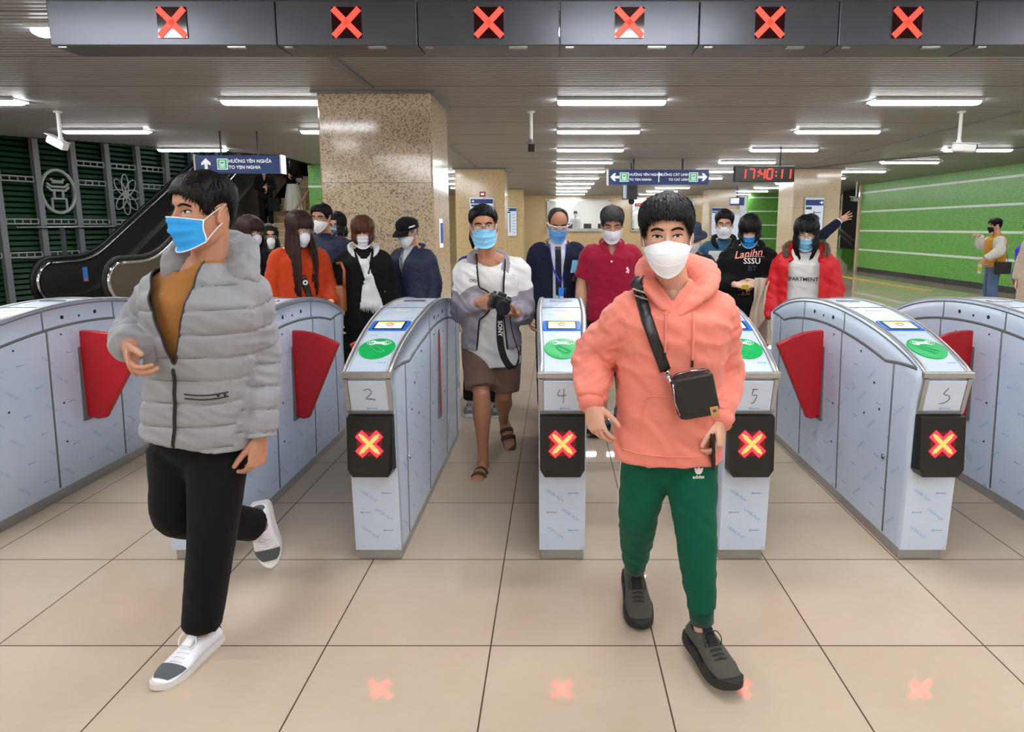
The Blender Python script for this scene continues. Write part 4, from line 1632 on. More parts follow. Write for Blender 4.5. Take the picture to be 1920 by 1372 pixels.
class Fig:
    """One person: an Empty at the feet that parents body, hair and clothing."""
    def __init__(s, label, J, yaw, skin, height=1.7, seed=1, vox=0.012, group=None, mats=None):
        s.J = J
        s.k = height / 1.70
        s.rng = random.Random(seed)
        s.seed = seed
        s.vox = vox
        s.skin = skin
        a = radians(yaw)
        s.f = V((sin(a), -cos(a), 0))
        s.s = V((cos(a), sin(a), 0))
        base = V((J['pel'].x, J['pel'].y, J.get('ground', 0.0)))
        s.base = base
        s.root = thing('person', label, 'person', base, group)
        # head frame
        hy, hp, hr = J['hrot']
        R = Matrix.Rotation(radians(hy), 3, 'Z') @ Matrix.Rotation(radians(hp), 3, 'X') @ Matrix.Rotation(radians(hr), 3, 'Y')
        # local head axes: x side, y forward, z up; yaw 0 faces -Y in the world
        flip = Matrix(((1, 0, 0), (0, -1, 0), (0, 0, 1)))
        s.hs = J.get('hscale', 1.0) * 1.0
        s.HM = (R, flip)
        s.hc = J['head']

    def hw(s, p):
        """head-local point -> world"""
        q = V((p[0], -p[1], p[2])) * s.hs
        return s.HM[0] @ q + s.hc

    def loc(s, p):
        d = V(p) - s.base
        return d.dot(s.s), d.dot(s.f), d.z

    def part(s, name, mb, m, parent=None, **kw):
        return mb.build(name, m, parent or s.root, **kw)

    # -------------------------------------------------- body
    def body(s, arm_r=(.040, .034, .026), leg_r=(.060, .045, .034), feet=False, hands=True, hvox=0.0045, torso=True, thigh_from=None):
        J = s.J
        k = s.k
        mb = MB()
        # torso, arms, legs: slim, mostly under clothing
        b = MB()
        b.tube([J['pel'] - V((0, 0, .04)), J['pel'] + V((0, 0, .05)), lerp(J['pel'], J['neck'], .45), lerp(J['pel'], J['neck'], .8), J['neck']],
               [(.11 * k, .075 * k), (.12 * k, .08 * k), (.10 * k, .07 * k), (.115 * k, .075 * k), (.055 * k, .055 * k)], n=16, ref=s.s, round_ends=True)
        for q in ('a', 'b'):
            pts = [J['sh' + q], lerp(J['sh' + q], J['el' + q], .5), J['el' + q], lerp(J['el' + q], J['wr' + q], .35), J['wr' + q]]
            b.tube(pts, [arm_r[0] * k, arm_r[0] * .95 * k, arm_r[1] * k, arm_r[1] * 1.1 * k, arm_r[2] * k], n=12, round_ends=True)
            b.tube([lerp(J['neck'], J['sh' + q], .2), J['sh' + q]], [.05 * k, .045 * k], n=12, round_ends=True)
            kn, an, hp = J['kn' + q], J['an' + q], J['hp' + q]
            b.tube([hp, lerp(hp, kn, .5), kn, lerp(kn, an, .3), lerp(kn, an, .7), an], [leg_r[0] * 1.15 * k, leg_r[0] * 1.0 * k, leg_r[1] * k, leg_r[1] * 1.12 * k, leg_r[2] * 1.05 * k, leg_r[2] * k], n=14, round_ends=True)
            if feet:
                s.foot(b, q)
        vs, ns, fs = remesh(b, max(0.006, s.vox * 0.75), 3)
        mb.add(vs, fs, 0, True)
        # neck and head
        b = MB()
        nz = 40
        zs = [-0.120 + 0.237 * (i / (nz - 1)) for i in range(nz)]
        b.rings([[s.hw(H(2 * pi * j / 48, z)) for j in range(48)] for z in zs], 0, True, True)
        nb = J['neck']
        top = s.hw((0, -0.022, -0.045))
        b.tube([nb - V((0, 0, .05)), nb, lerp(nb, top, .5), top], [(.066 * k, .060 * k), (.058 * k, .056 * k), (.052 * k, .054 * k), (.050 * k, .054 * k)], n=18, ref=s.s, round_ends=True)
        # nose
        b.tube([s.hw((0, .080, .016)), s.hw((0, .089, -.004)), s.hw((0, .099, -.026)), s.hw((0, .092, -.036))], [.008 * s.hs, .0085 * s.hs, .0115 * s.hs, .009 * s.hs], n=10, round_ends=True)
        for e in (-1, 1):
            b.ell(s.hw((e * .012, .088, -.032)), V((.008, .009, .008)) * s.hs, nu=10, nv=8)
            # ears: rim and bowl
            R = s.HM[0]
            ear = [s.hw((e * (.073 + .010 * sin(a * pi / 9) * .9), -.012 - .017 * cos(a * pi / 7.0 + .5) - .004, -.006 + .031 * cos(a * pi / 9))) for a in range(10)]
            b.tube(ear, [.0055 * s.hs] * 10, n=8, round_ends=True)
            b.ell(s.hw((e * .0755, -.012, -.006)), V((.006, .014, .026)) * s.hs, rot=R @ Matrix.Rotation(radians(e * 14), 3, 'Z'), nu=12, nv=8)
            b.ell(s.hw((e * .076, -.008, -.032)), V((.006, .008, .009)) * s.hs, rot=R, nu=10, nv=8)
        # lips and chin
        b.ell(s.hw((0, .084, -.066)), V((.020, .008, .007)) * s.hs, rot=s.HM[0], nu=12, nv=8)
        b.ell(s.hw((0, .083, -.074)), V((.017, .008, .006)) * s.hs, rot=s.HM[0], nu=12, nv=8)
        b.ell(s.hw((0, .074, -.104)), V((.020, .014, .013)) * s.hs, rot=s.HM[0], nu=12, nv=8)
        vs, ns, fs = remesh(b, hvox, 2, 0.4)
        mb.add(vs, fs, 0, True)
        s.hbvh = BVHTree.FromPolygons([v for v in vs], fs)
        if hands:
            for q in ('a', 'b'):
                if J.get('hand' + q):
                    h = MB()
                    s.hand(h, q, **J['hand' + q])
                    vs, ns, fs = remesh(h, min(0.0045, max(0.003, hvox * .8)), 1, 0.5)
                    mb.add(vs, fs, 0, True)
        return s.part('body', mb, s.skin)

    def hand(s, b, q, d, n, curl=(25, 30, 20), spread=0.0, thumb=(0.55, 0.75, 0.25), k=1.0, tc=25):
        w = s.J['wr' + q]
        k = k * s.k
        d = V(d).normalized()
        n = V(n)
        n = (n - d * n.dot(d)).normalized()
        t = d.cross(n) if q == 'a' else n.cross(d)      # towards the thumb; 'a' is the person's right hand
        s.J['palm' + q] = w + d * .075 * k + n * .02 * k
        fa = (w - s.J['el' + q]).normalized()
        b.tube([w - fa * .05 * k, w - fa * .005 * k, w + d * .03 * k, w + d * .065 * k, w + d * .094 * k],
               [(.026 * k, .021 * k), (.026 * k, .020 * k), (.035 * k, .019 * k), (.041 * k, .0155 * k), (.039 * k, .011 * k)], n=16, ref=t, round_ends=True)
        b.ell(w + d * .035 * k + t * .022 * k + n * .008 * k, V((.016, .016, .02)) * k, nu=10, nv=8)
        for i, (L, r) in enumerate(((.074, .0088), (.082, .0092), (.076, .0088), (.060, .0078))):
            o = (.029 - .0195 * i)
            p = w + d * (.090 - .006 * abs(i - 1.2)) * k + t * o * k
            ang = 0
            dr0 = (d + t * (spread * (1.2 - i))).normalized()
            pts, rr = [p - d * .012 * k, p], [r * k, r * 1.02 * k]
            for c, f in zip(curl, (.45, .31, .24)):
                ang += c * (1 + .10 * (i - 1))
                a = radians(ang)
                p = p + (dr0 * cos(a) + n * sin(a)) * L * f * k
                pts.append(p)
                rr.append(r * k * (1 - .1 * len(pts) / 3))
            b.tube(pts, rr, n=10, round_ends=True)
        p = w + d * .022 * k + t * .024 * k + n * .004 * k
        td = (d * thumb[0] + t * thumb[1] + n * thumb[2]).normalized()
        p1 = p + td * .042 * k
        td2 = (td * cos(radians(tc)) + (d * .8 + n * .5).normalized() * sin(radians(tc))).normalized()
        p2 = p1 + td2 * .030 * k
        p3 = p2 + (td2 + d * .2).normalized() * .024 * k
        b.tube([p, p1, p2, p3], [.0125 * k, .0112 * k, .0102 * k, .0085 * k], n=10, round_ends=True)

    def foot(s, b, q):
        J, k = s.J, s.k
        an = J['an' + q]
        f, u = s.footdir(q)
        t = f.cross(u)
        b.tube([an + u * 0.0, an - u * .035 * k - f * .025 * k], [.034 * k, .034 * k], n=12, round_ends=True)
        b.tube([an - u * .052 * k - f * .04 * k, an - u * .045 * k + f * .04 * k, an - u * .060 * k + f * .11 * k, an - u * .068 * k + f * .150 * k],
               [(.03 * k, .026 * k), (.034 * k, .034 * k), (.040 * k, .018 * k), (.040 * k, .011 * k)], n=14, ref=t, round_ends=True)
        for i in range(5):
            o = t * (.032 - .016 * i) * k * (1 if q == 'a' else -1) * -1
            L = (.052, .05, .045, .038, .03)[i]
            r = (.0125, .0095, .009, .0085, .0085)[i]
            b.tube([an - u * .066 * k + f * .14 * k + o, an - u * .072 * k + f * (.145 + L) * k + o], [r * k, r * .9 * k], n=8, round_ends=True)

    def footdir(s, q):
        J = s.J
        f = J.get('toe' + q)
        if f is None:
            f = s.f
        f = V(f).normalized()
        up = V(J.get('fup' + q, (0, 0, 1)))
        u = (up - f * up.dot(f)).normalized()
        return f, u

    # -------------------------------------------------- face
    def on_face(s, x, z, off=0.001):
        o = s.hw((x, 0.3, z))
        d = (s.hw((x, 0.0, z)) - o).normalized()
        h = s.hbvh.ray_cast(o, d)
        if h[0] is None:
            return s.hw(H(atan2(x, 0.08), z, off))
        return h[0] - d * off

    def face(s, eyes='open', brow=1.0, lidh=1.0, gaze=(0, 0), browm=None, lash=0.0014, brow_z=0.0, white=None):
        bm_ = browm or M['hair_black']
        for e in (-1, 1):
            # brow
            b = MB()
            pts = [(.013, .0195), (.022, .0235), (.034, .0255), (.045, .022), (.050, .0185)]
            c = catmull(pts, 9)
            path = [s.on_face(e * x, z + brow_z, 0.0012) for x, z in c]
            rad = [(.0042 * brow * s.hs * (0.7 + 0.5 * sin(pi * (i + 1) / 10)), .0016 * s.hs) for i in range(9)]
            b.tube(path, rad, n=8, ref=s.HM[0] @ V((0, 0, 1)), round_ends=True)
            s.part('eyebrow', b, bm_)
            x0, z0 = e * .0315, .0015
            n = 12
            def lid(u, up):
                h = (.0056 if up else -.0042) * lidh * (1 - abs(u) ** 2.2) ** 0.8
                return z0 + h + .0012 * u
            if eyes == 'open':
                b = MB()
                for i in range(n):
                    u0, u1 = -1 + 2 * i / n, -1 + 2 * (i + 1) / n
                    q = [(x0 + e * u0 * .0145, lid(u0, 0)), (x0 + e * u1 * .0145, lid(u1, 0)), (x0 + e * u1 * .0145, lid(u1, 1)), (x0 + e * u0 * .0145, lid(u0, 1))]
                    b.add([s.on_face(x, z, .0022) for x, z in q], [(0, 1, 2, 3)], 0, True)
                ey = s.part('eye', b, white or M['eye_white'])
                b = MB()
                gx, gz = x0 + gaze[0], z0 + .0008 + gaze[1]
                ring = []
                for j in range(16):
                    a = 2 * pi * j / 16
                    x, z = gx + .0058 * cos(a), gz + .0058 * sin(a)
                    u = (x - x0) / (e * .0145)
                    u = max(-.95, min(.95, u))
                    z = max(min(z, lid(u, 1)), lid(u, 0))
                    ring.append(s.on_face(x, z, .0028))
                b.add(ring, [tuple(range(16))], 0)
                s.part('iris', b, M['iris'], ey)
                b = MB()
                b.tube([s.on_face(x0 + e * u * .0150, lid(max(-1, min(1, u)), 1), .0024) for u in [-1 + .2 * i for i in range(11)]], lash * s.hs, n=6, round_ends=True)
                s.part('eyelash', b, M['hair_black'])
            else:
                b = MB()
                b.tube([s.on_face(x0 + e * u * .0150, z0 - .002 - .0022 * (1 - u * u), .0012) for u in [-1 + .2 * i for i in range(11)]], (lash + .0002) * s.hs, n=6, round_ends=True)
                s.part('eyelash', b, M['hair_black'])

    def mask(s, kind, m, strap=None, edge=None):
        strap = strap or M['mask_white']
        b = MB()
        NU_, NV_ = 25, 17
        if kind == 'kf':
            def fn(i, j):
                u, v = -1 + 2 * i, j
                au = abs(u)
                zt = -.014 - .022 * au ** 1.6 + .004 * math.exp(-(u / .2) ** 2)
                zb = -.130 + .078 * au ** 1.7
                z = lerp(zt, zb, v)
                th = u * 1.30
                mid = 1 - abs(2 * v - .9) ** 1.7
                yf = .100 + .024 * max(0, mid) - .008 * v
                if v < .12:
                    yf += .004 * math.exp(-(u / .16) ** 2)
                y = -.008 + (yf + .008) * max(0.0, cos(th)) ** .82
                x = .0765 * sin(th) * (1 - .05 * v)
                return V((x, y, z))
        else:
            pl = 0.0028 if kind == 'surg' else 0.0
            def fn(i, j):
                u, v = -1 + 2 * i, j
                zt = -.014 - .010 * abs(u) ** 1.8
                zb = -.126 + .034 * abs(u) ** 2.0
                z = lerp(zt, zb, v)
                th = u * 1.20
                yf = (.098 + .014 * sin(pi * min(1, v * 1.15 + .12)) - .006 * v) + .013 * math.exp(-(u / .24) ** 2) * (1 - v)
                y = -.006 + (yf + .006) * max(0.0, cos(th)) ** .80
                w = .0755 * (1 - .07 * v)
                if pl:
                    y += pl * math.copysign(1, sin(v * pi * 3.2 * 2)) * min(1, 3 * (1 - abs(u)))
                return V((w * sin(th), y, z))
        vs = lambda i, j: s.hw(fn(i, j))
        b.grid(vs, NU_, NV_, 0)
        b.grid(lambda i, j: s.hw(fn(i, j) + V((0, -.0018, 0))), NU_, NV_, 0)
        o = s.part('face_mask', b, m)
        b = MB()
        if edge:
            b.tube([s.hw(fn(i / 24, 0.0)) for i in range(25)], .0022 * s.hs, n=6)
            b.tube([s.hw(fn(i / 24, 1.0)) for i in range(25)], .0020 * s.hs, n=6)
            for u in (0, 1):
                b.tube([s.hw(fn(u, i / 8)) for i in range(9)], .0026 * s.hs, n=6)
            s.part('mask_edge', b, edge, o)
        elif kind == 'kf':
            b.tube([s.hw(fn(i / 24, 0.33) + V((0, .0008, 0))) for i in range(25)], .0010 * s.hs, n=5)
            b.tube([s.hw(fn(i / 24, 0.66) + V((0, .0008, 0))) for i in range(25)], .0010 * s.hs, n=5)
            s.part('mask_fold', b, m, o)
        for e, u in ((-1, 0), (1, 1)):
            b = MB()
            for v, zz in ((0.02, .016), (0.98, -.034)):
                p = fn(u, v)
                b.tube([s.hw(c) for c in catmull([tuple(p), (e * .0765, .012, lerp(p.z, zz, .6)), (e * .081, -.012, zz)], 7)], .0017 * s.hs, n=6)
            s.part('ear_loop', b, strap, o)

    def glasses(s, m, kind='oval', lens=True):
        b = MB()
        bl = MB()
        R = s.HM[0]
        for e in (-1, 1):
            c = (e * .034, .101, -.002)
            rx, rz = (.0245, .019) if kind == 'oval' else ((.0235, .0225) if kind == 'round' else (.025, .016))
            n = 24
            pts = [V((c[0] + rx * sgp(cos(2 * pi * j / n), .85), c[1] - .10 * abs(c[0] + rx * cos(2 * pi * j / n)) ** 1.0 * .25, c[2] + rz * sgp(sin(2 * pi * j / n), .85))) for j in range(n)]
            b.tube([s.hw(p) for p in pts], .0016 * s.hs if kind != 'round' else .0024 * s.hs, n=6, close=True)
            bl.add([s.hw(p + V((0, -.001, 0))) for p in pts], [tuple(range(n))])
            b.tube([s.hw((e * .058, .096, .004)), s.hw((e * .072, .06, .008)), s.hw((e * .078, -.01, .012)), s.hw((e * .077, -.03, -.004))], .0016 * s.hs, n=6)
        b.tube([s.hw((-.010, .100, .003)), s.hw((0, .103, .006)), s.hw((.010, .100, .003))], .0016 * s.hs, n=6)
        g = s.part('glasses', b, m)
        if lens:
            s.part('lens', bl, M['lens'], g)

    # -------------------------------------------------- hair
    def hair(s, m, style='short', vol=(.016, .026), fringe=.02, locks=160, length=0.30, hl=None, part_th=0.0, lock_r=.006, curl=0.0, zcut=0.0, bang=True, bang_to=.018, back_only=False, messy=0.004, side_in=0.0):
        rng = s.rng
        hl = hl or HAIRLINE
        b = MB()
        def zh(th):
            a = abs((th + pi) % (2 * pi) - pi)
            return tab(hl, a)[0]
        NTH, NS = 56, 14
        rings = []
        for i in range(NS):
            t = i / (NS - 1)
            ring = []
            for j in range(NTH):
                th = 2 * pi * j / NTH
                z = lerp(zh(th) + zcut, .1165, t ** .85)
                off = lerp(vol[0] * .35, lerp(vol[0], vol[1], min(1, max(0, (z - .02) / .08))), min(1, t * 3.0))
                p = H(th, z, off)
                nz_ = noise.noise(V((p.x * 40, p.y * 40, p.z * 40 + s.seed * 7)))
                p += V((p.x, p.y, max(0, p.z))).normalized() * nz_ * messy
                if t > .9:
                    p.z += vol[1] * (t - .9) * 3
                ring.append(s.hw(p))
            rings.append(ring)
        b.rings(rings, 0, True, True)
        dn = V((0, 0, -1))
        for q in range(locks):
            th = rng.uniform(-pi, pi)
            a = abs(th)
            if style == 'short':
                z1 = zh(th) + zcut - (fringe * (.75 + .7 * noise.noise(V((th * 5.5, s.seed, 0)))) * rng.uniform(.6, 1.1) if a < .8 else rng.uniform(-.004, .004))
                lr = lock_r * (1 if a < .95 else (.55 if z1 > -.03 else .75))
                z0 = min(.113, z1 + rng.uniform(.035, .075))
                pts, rr = [], []
                sw = rng.uniform(-.22, .22)
                for i in range(6):
                    t = i / 5
                    z = lerp(z0, z1, t)
                    off = lerp(vol[0], vol[1], min(1, max(0, (z - .02) / .08))) * (1.04 if t < .7 else 1.0) + .002 + curl * sin(t * 7 + q) * .6
                    if t > .75 and a > .9:
                        off *= .75
                    if a < .85:
                        off = max(off, .010)
                    pts.append(s.hw(H(th + sw * t, z, off)))
                    rr.append((lr * s.hs * (1.05 - .85 * t ** 2) * rng.uniform(.8, 1.15), lr * .5 * s.hs * (1.05 - .8 * t)))
                b.tube(pts, rr, n=6, ref=s.HM[0] @ V((cos(th), -sin(th) * -1, 0)), round_ends=False)
            else:
                front = a < .62
                if front and not bang:
                    th = math.copysign(rng.uniform(.45, 1.1), th)
                    a = abs(th)
                    front = False
                pts, rr = [], []
                z0 = .112
                if front:
                    z1 = bang_to + rng.uniform(-.006, .012)
                    for i in range(7):
                        t = i / 6
                        z = lerp(z0, z1, t)
                        pts.append(s.hw(H(th, z, vol[1] * (1 - .45 * t) + .003)))
                        rr.append((lock_r * s.hs * (1 - .6 * t ** 3), .0028 * s.hs))
                else:
                    L = length * rng.uniform(.86, 1.05)
                    for i in range(5):
                        t = i / 4
                        z = lerp(z0, -.02, t)
                        pts.append(s.hw(H(th, z, lerp(vol[1], vol[0] * 1.3, t) + .003 + rng.uniform(0, .003))))
                        rr.append((lock_r * 1.2 * s.hs, .0035 * s.hs))
                    p = pts[-1].copy()
                    out = (p - s.hc)
                    out.z = 0
                    out = out.normalized()
                    nseg = 6
                    for i in range(1, nseg + 1):
                        t = i / nseg
                        w = sin(t * 5 + q) * curl
                        pts.append(p + dn * L * t + out * (.012 * sin(pi * t) - side_in * t * t + w) + s.s * (w * .7))
                        rr.append((lock_r * 1.25 * s.hs * (1 - .7 * t ** 3), .004 * s.hs))
                b.tube(pts, rr, n=6, ref=s.HM[0] @ V((cos(th), sin(th), 0)))
        return s.part('hair', b, m)

    # -------------------------------------------------- clothing
    def torso_rings(s, hem, th, wid=1.0, shape=None):
        J, k = s.J, s.k
        pel, neck = J['pel'], J['neck']
        up = (neck - pel).normalized()
        hs_ = (J['hpb'] - J['hpa']).normalized()
        ss_ = (J['shb'] - J['sha']).normalized()
        shm = (J['sha'] + J['shb']) / 2
        sw = (J['shb'] - J['sha']).length / 2
        sp = [(pel - up * hem, .165 * wid, .118 * wid, 0), (pel, .160 * wid, .115 * wid, .1), (lerp(pel, neck, .30), .150 * wid, .108 * wid, .35), (lerp(pel, neck, .58), .160 * wid, .115 * wid, .7),
              (lerp(pel, neck, .78), .168 * wid, .115 * wid, .9), (lerp(pel, shm, .97) * .5 + lerp(pel, neck, .93) * .5, max(.10, sw * .88), .088, 1), (lerp(pel, neck, .985), .080, .070, 1), (neck + up * .02, .060, .060, 1)]
        if shape:
            sp = shape(sp, pel, neck, up)
        rows = [(*p, a * k + th * w_, d * k + th * w_, t) for (p, a, d, t), w_ in zip(sp, (1, 1, 1, 1, 1, .75, .35, .2))]
        rows = catmull(rows, 26)
        pts = [V(r[:3]) for r in rows]
        rad = [(r[3], r[4]) for r in rows]
        ref = [lerp(hs_, ss_, r[5]) for r in rows]
        return pts, rad, ref

    def top(s, name, m, hem=.10, th=.018, wid=1.0, sleeve=(.066, .056, .044), arm_to=1.0, cut=None, paint=None, wr=.004, wfreq=(10, 10, 26), puff=None, armw=0, vox=None, smooth=3, extra=None, shape=None, arms=('a', 'b'), nx=2.5, cuff=True):
        J, k = s.J, s.k
        vox = vox or s.vox
        b = MB()
        pts, rad, ref = s.torso_rings(hem, th, wid, shape)
        # superellipse torso
        rings = []
        n = 28
        for i, p in enumerate(pts):
            t = (pts[min(i + 1, len(pts) - 1)] - pts[max(i - 1, 0)]).normalized()
            u = (ref[i] - t * ref[i].dot(t)).normalized()
            w = t.cross(u)
            a, d = rad[i]
            rings.append([p + u * a * sgp(cos(2 * pi * j / n), 2 / nx) + w * d * sgp(sin(2 * pi * j / n), 2 / nx) for j in range(n)])
        b.rings(rings, 0, True, True)
        s.armc = {}
        for q in arms:
            sh, el, wrp = J['sh' + q], J['el' + q], J['wr' + q]
            dn_ = V((0, 0, max(0, sleeve[0] - .050) * .85 * k))
            inn = lerp(sh, J['neck'], .38) - dn_ * 1.25
            sh = sh - dn_
            end = lerp(el, wrp, arm_to) if arm_to > 0 else lerp(sh, el, 1 + arm_to)
            if arm_to > 0:
                path = [tuple(inn) + (sleeve[0] * .95 * k,), tuple(sh) + (sleeve[0] * 1.04 * k,), tuple(lerp(sh, el, .5)) + (lerp(sleeve[0], sleeve[1], .45) * k,), tuple(el) + (sleeve[1] * k,),
                        tuple(lerp(el, end, .55)) + (lerp(sleeve[1], sleeve[2], .5) * 1.03 * k,), tuple(end) + (sleeve[2] * k,)]
                pp = catmull(path, 26)
            else:
                path = [tuple(inn) + (sleeve[0] * .95 * k,), tuple(sh) + (sleeve[0] * 1.04 * k,), tuple(lerp(sh, end, .5)) + (sleeve[1] * k,), tuple(end) + (sleeve[2] * k,)]
                pp = catmull(path, 14)
            b.tube([p[:3] for p in pp], [p[3] for p in pp], n=16)
            s.armc[q] = [V(p[:3]) for p in pp]
        if extra:
            extra(b)
        vs, ns, fs = remesh(b, vox, smooth)
        # which arm station a vertex belongs to
        arc = {q: [sum((c[i + 1] - c[i]).length for i in range(k_)) for k_ in range(len(c))] for q, c in s.armc.items()}
        def station(p):
            best = None
            for q, c in s.armc.items():
                j0 = int(len(c) * .26)
                for j in range(j0, len(c)):
                    d = (p - c[j]).length_squared
                    if best is None or d < best[0]:
                        best = (d, q, j)
            return best
        def gdist(p):
            """Distance to the nearest quilting line and the spacing of the lines there."""
            st = station(p)
            x, per = p.z + .010 * noise.noise(p * 6), puff['body']
            if st and st[0] < puff['rad'] ** 2:
                c, j = s.armc[st[1]], st[2]
                t = (c[min(j + 1, len(c) - 1)] - c[max(j - 1, 0)]).normalized()
                x, per = arc[st[1]][j] + (p - c[j]).dot(t) + .006 * noise.noise(p * 9), puff['arm']
            fr = (x / per) % 1.0
            return min(fr, 1 - fr) * per, per
        s.gdist = gdist
        out = []
        off = V((s.seed * 3.1, s.seed * 1.7, 0))
        for p, nn in zip(vs, ns):
            d = 0.0
            if wr:
                q = V((p.x * wfreq[0], p.y * wfreq[1], p.z * wfreq[2] + p.x * 9)) + off
                r1 = 1 - abs(noise.noise(q)) * 2.2
                r2 = noise.noise(q * 2.1 + V((5, 5, 5)))
                am = 1.0
                if armw:
                    sd = station(p)
                    if sd and sd[0] < .0105:
                        am = armw
                        r1 = r1 * .6 + .6 * (1 - 2.4 * abs(noise.noise(V((p.x * 12, p.y * 12, p.z * 30 - p.x * 16)) + off)))
                d += wr * am * (r1 * .8 - .3 + .35 * r2)
            if puff:
                dd, per = gdist(p)
                d += puff['amp'] * (min(1, dd / (per * .13)) ** .6 - 1 + .5 * sin(pi * min(.5, dd / per)))
            out.append(p + nn * d)
        b = MB()
        s.border = []
        if cut:
            out, fs, _, ed = split(out, fs, lambda p: cut(*s.loc(p)))
            s.border = chains(out, ed)
        if paint:
            out, f0, f1, _ = split(out, fs, lambda p: paint(*s.loc(p), p, s))
            mi = [0] * len(f0) + [1] * len(f1)
            fs = f0 + f1
        else:
            mi = [0] * len(fs)
        fs2 = fs
        b.v = [tuple(p) for p in out]
        b.f, b.m, b.s = [list(f) for f in fs2], mi, [True] * len(fs2)
        o = s.part(name, b, m)
        s.bvh = BVHTree.FromPolygons(out, fs2)
        return o

    def border_trim(s, name, m, r, least=.12):
        for c in s.border:
            if sum((c[i + 1] - c[i]).length for i in range(len(c) - 1)) < least:
                continue
            b = MB()
            b.tube(c[::2] + ([c[-1]] if len(c) % 2 == 0 else []), r, n=7, round_ends=True)
            s.part(name, b, m)

    def surf(s, ls, lz, off=.002, lf=0.6, bvh=None, back=False):
        """Point on the front of the last garment at side ls, height lz."""
        sg = -1 if back else 1
        o = s.base + s.s * ls + V((0, 0, lz)) + s.f * (lf * sg)
        best = None
        for bb in (bvh if isinstance(bvh, (list, tuple)) else [bvh or s.bvh]):
            h = bb.ray_cast(o, -s.f * sg, lf + .03)
            if h[0] is not None and (best is None or h[3] < best[3]):
                best = h
        h = best
        if h is None:
            return s.base + s.s * ls + V((0, 0, lz)) + s.f * .12 * sg
        return h[0] + s.f * (off * sg)

    def line_on(s, pts, r, m, name, m_=14, off=.003, bvh=None, parent=None, flat=None, n=8):
        b = MB()
        c = catmull(pts, m_) if len(pts) > 2 else [tuple(lerp(V(pts[0]), V(pts[1]), i / (m_ - 1))) for i in range(m_)]
        p = [s.surf(x, z, off, bvh=bvh) for x, z in c]
        p = [p[0]] + [(p[i - 1] + p[i] * 2 + p[i + 1]) / 4 for i in range(1, len(p) - 1)] + [p[-1]]
        if flat:
            ref = []
            for i in range(len(p)):
                t = (p[min(i + 1, len(p) - 1)] - p[max(i - 1, 0)]).normalized()
                ref.append(t.cross(s.f))
            b.tube(p, [(flat, r)] * len(p), n=n, ref=ref)
        else:
            b.tube(p, r, n=n, round_ends=True)
        return s.part(name, b, m, parent)

    def text_on(s, body, ls, lz, size, m, name='print', ang=0, off=.004, bold=0.0, shear=0.0, bvh=None, parent=None, res=2):
        b = MB()
        vs, fs = text_geo(body, 'CENTER', res, bold)
        c, sn = cos(radians(ang)), sin(radians(ang))
        q = []
        wmax = max(abs(x) for x, y in vs) * size + .002
        xs = [ls - wmax + 2 * wmax * i / 12 for i in range(13)]
        dep = [max((s.surf(x, lz + o, 0, bvh=bvh) - s.base).dot(s.f) for o in (-size * .35, 0, size * .35)) for x in xs]
        for _ in range(2):
            dep = [dep[0]] + [(dep[i - 1] + 2 * dep[i] + dep[i + 1]) / 4 for i in range(1, 12)] + [dep[-1]]
        zsl = ((s.surf(ls, lz + .03, 0, bvh=bvh) - s.base).dot(s.f) - (s.surf(ls, lz - .03, 0, bvh=bvh) - s.base).dot(s.f)) / .06
        zsl = max(-.4, min(.4, zsl))
        for x, y in vs:
            x = x + shear * y
            X, Z = ls + size * (x * c - y * sn), lz + size * (x * sn + y * c)
            t = max(0, min(11.999, (X - xs[0]) / (2 * wmax) * 12))
            i = int(t)
            q.append(s.base + s.s * X + V((0, 0, Z)) + s.f * (lerp(dep[i], dep[i + 1], t - i) + zsl * (Z - lz) + off))
        b.add(q, fs)
        return s.part(name, b, m, parent)

    def legs(s, name, m, r=(.098, .072, .058), to=1.0, waist=.10, wr=.004, vox=None, cuff=None, shape=None, paint=None, wid=1.0, smooth=3, wz=16):
        J, k = s.J, s.k
        b = MB()
        up = (J['neck'] - J['pel']).normalized()
        hs_ = (J['hpb'] - J['hpa']).normalized()
        mid = (J['hpa'] + J['hpb']) / 2
        b.tube([J['pel'] + up * waist, J['pel'] + up * .02, mid, mid - V((0, 0, .05))], [(.150 * k * wid, .105 * k * wid), (.165 * k * wid, .118 * k * wid), (.170 * k * wid, .115 * k * wid), (.12 * k, .085 * k)], n=20, ref=hs_, round_ends=True)
        for q in ('a', 'b'):
            hp, kn, an = J['hp' + q], J['kn' + q], J['an' + q]
            end = lerp(kn, an, to) if to > 0 else lerp(hp, kn, 1 + to)
            if to > 0:
                path = [tuple(hp) + (r[0] * k,), tuple(lerp(hp, kn, .5)) + (lerp(r[0], r[1], .4) * k,), tuple(kn) + (r[1] * k,), tuple(lerp(kn, end, .5)) + (lerp(r[1], r[2], .45) * k,), tuple(end) + (r[2] * k,)]
            else:
                path = [tuple(hp) + (r[0] * k,), tuple(lerp(hp, end, .5)) + (r[1] * k,), tuple(end) + (r[2] * k,)]
            pp = catmull(path, 22)
            b.tube([p[:3] for p in pp], [p[3] for p in pp], n=18, ref=hs_)
        vs, ns, fs = remesh(b, vox or s.vox, smooth)
        out = []
        off = V((s.seed * 2.3, s.seed, 3))
        for p, nn in zip(vs, ns):
            q = V((p.x * 9, p.y * 9, p.z * wz + p.x * 8)) + off
            d = wr * ((1 - abs(noise.noise(q)) * 2.2) * .8 - .3 + .3 * noise.noise(q * 2.3))
            out.append(p + nn * d)
        b = MB()
        b.v = [tuple(p) for p in out]
        b.f, b.s = [list(f) for f in fs], [True] * len(fs)
        b.m = [paint(*s.loc(sum((out[i] for i in f), V()) / len(f)), sum((out[i] for i in f), V()) / len(f)) if paint else 0 for f in fs]
        o = s.part(name, b, m)
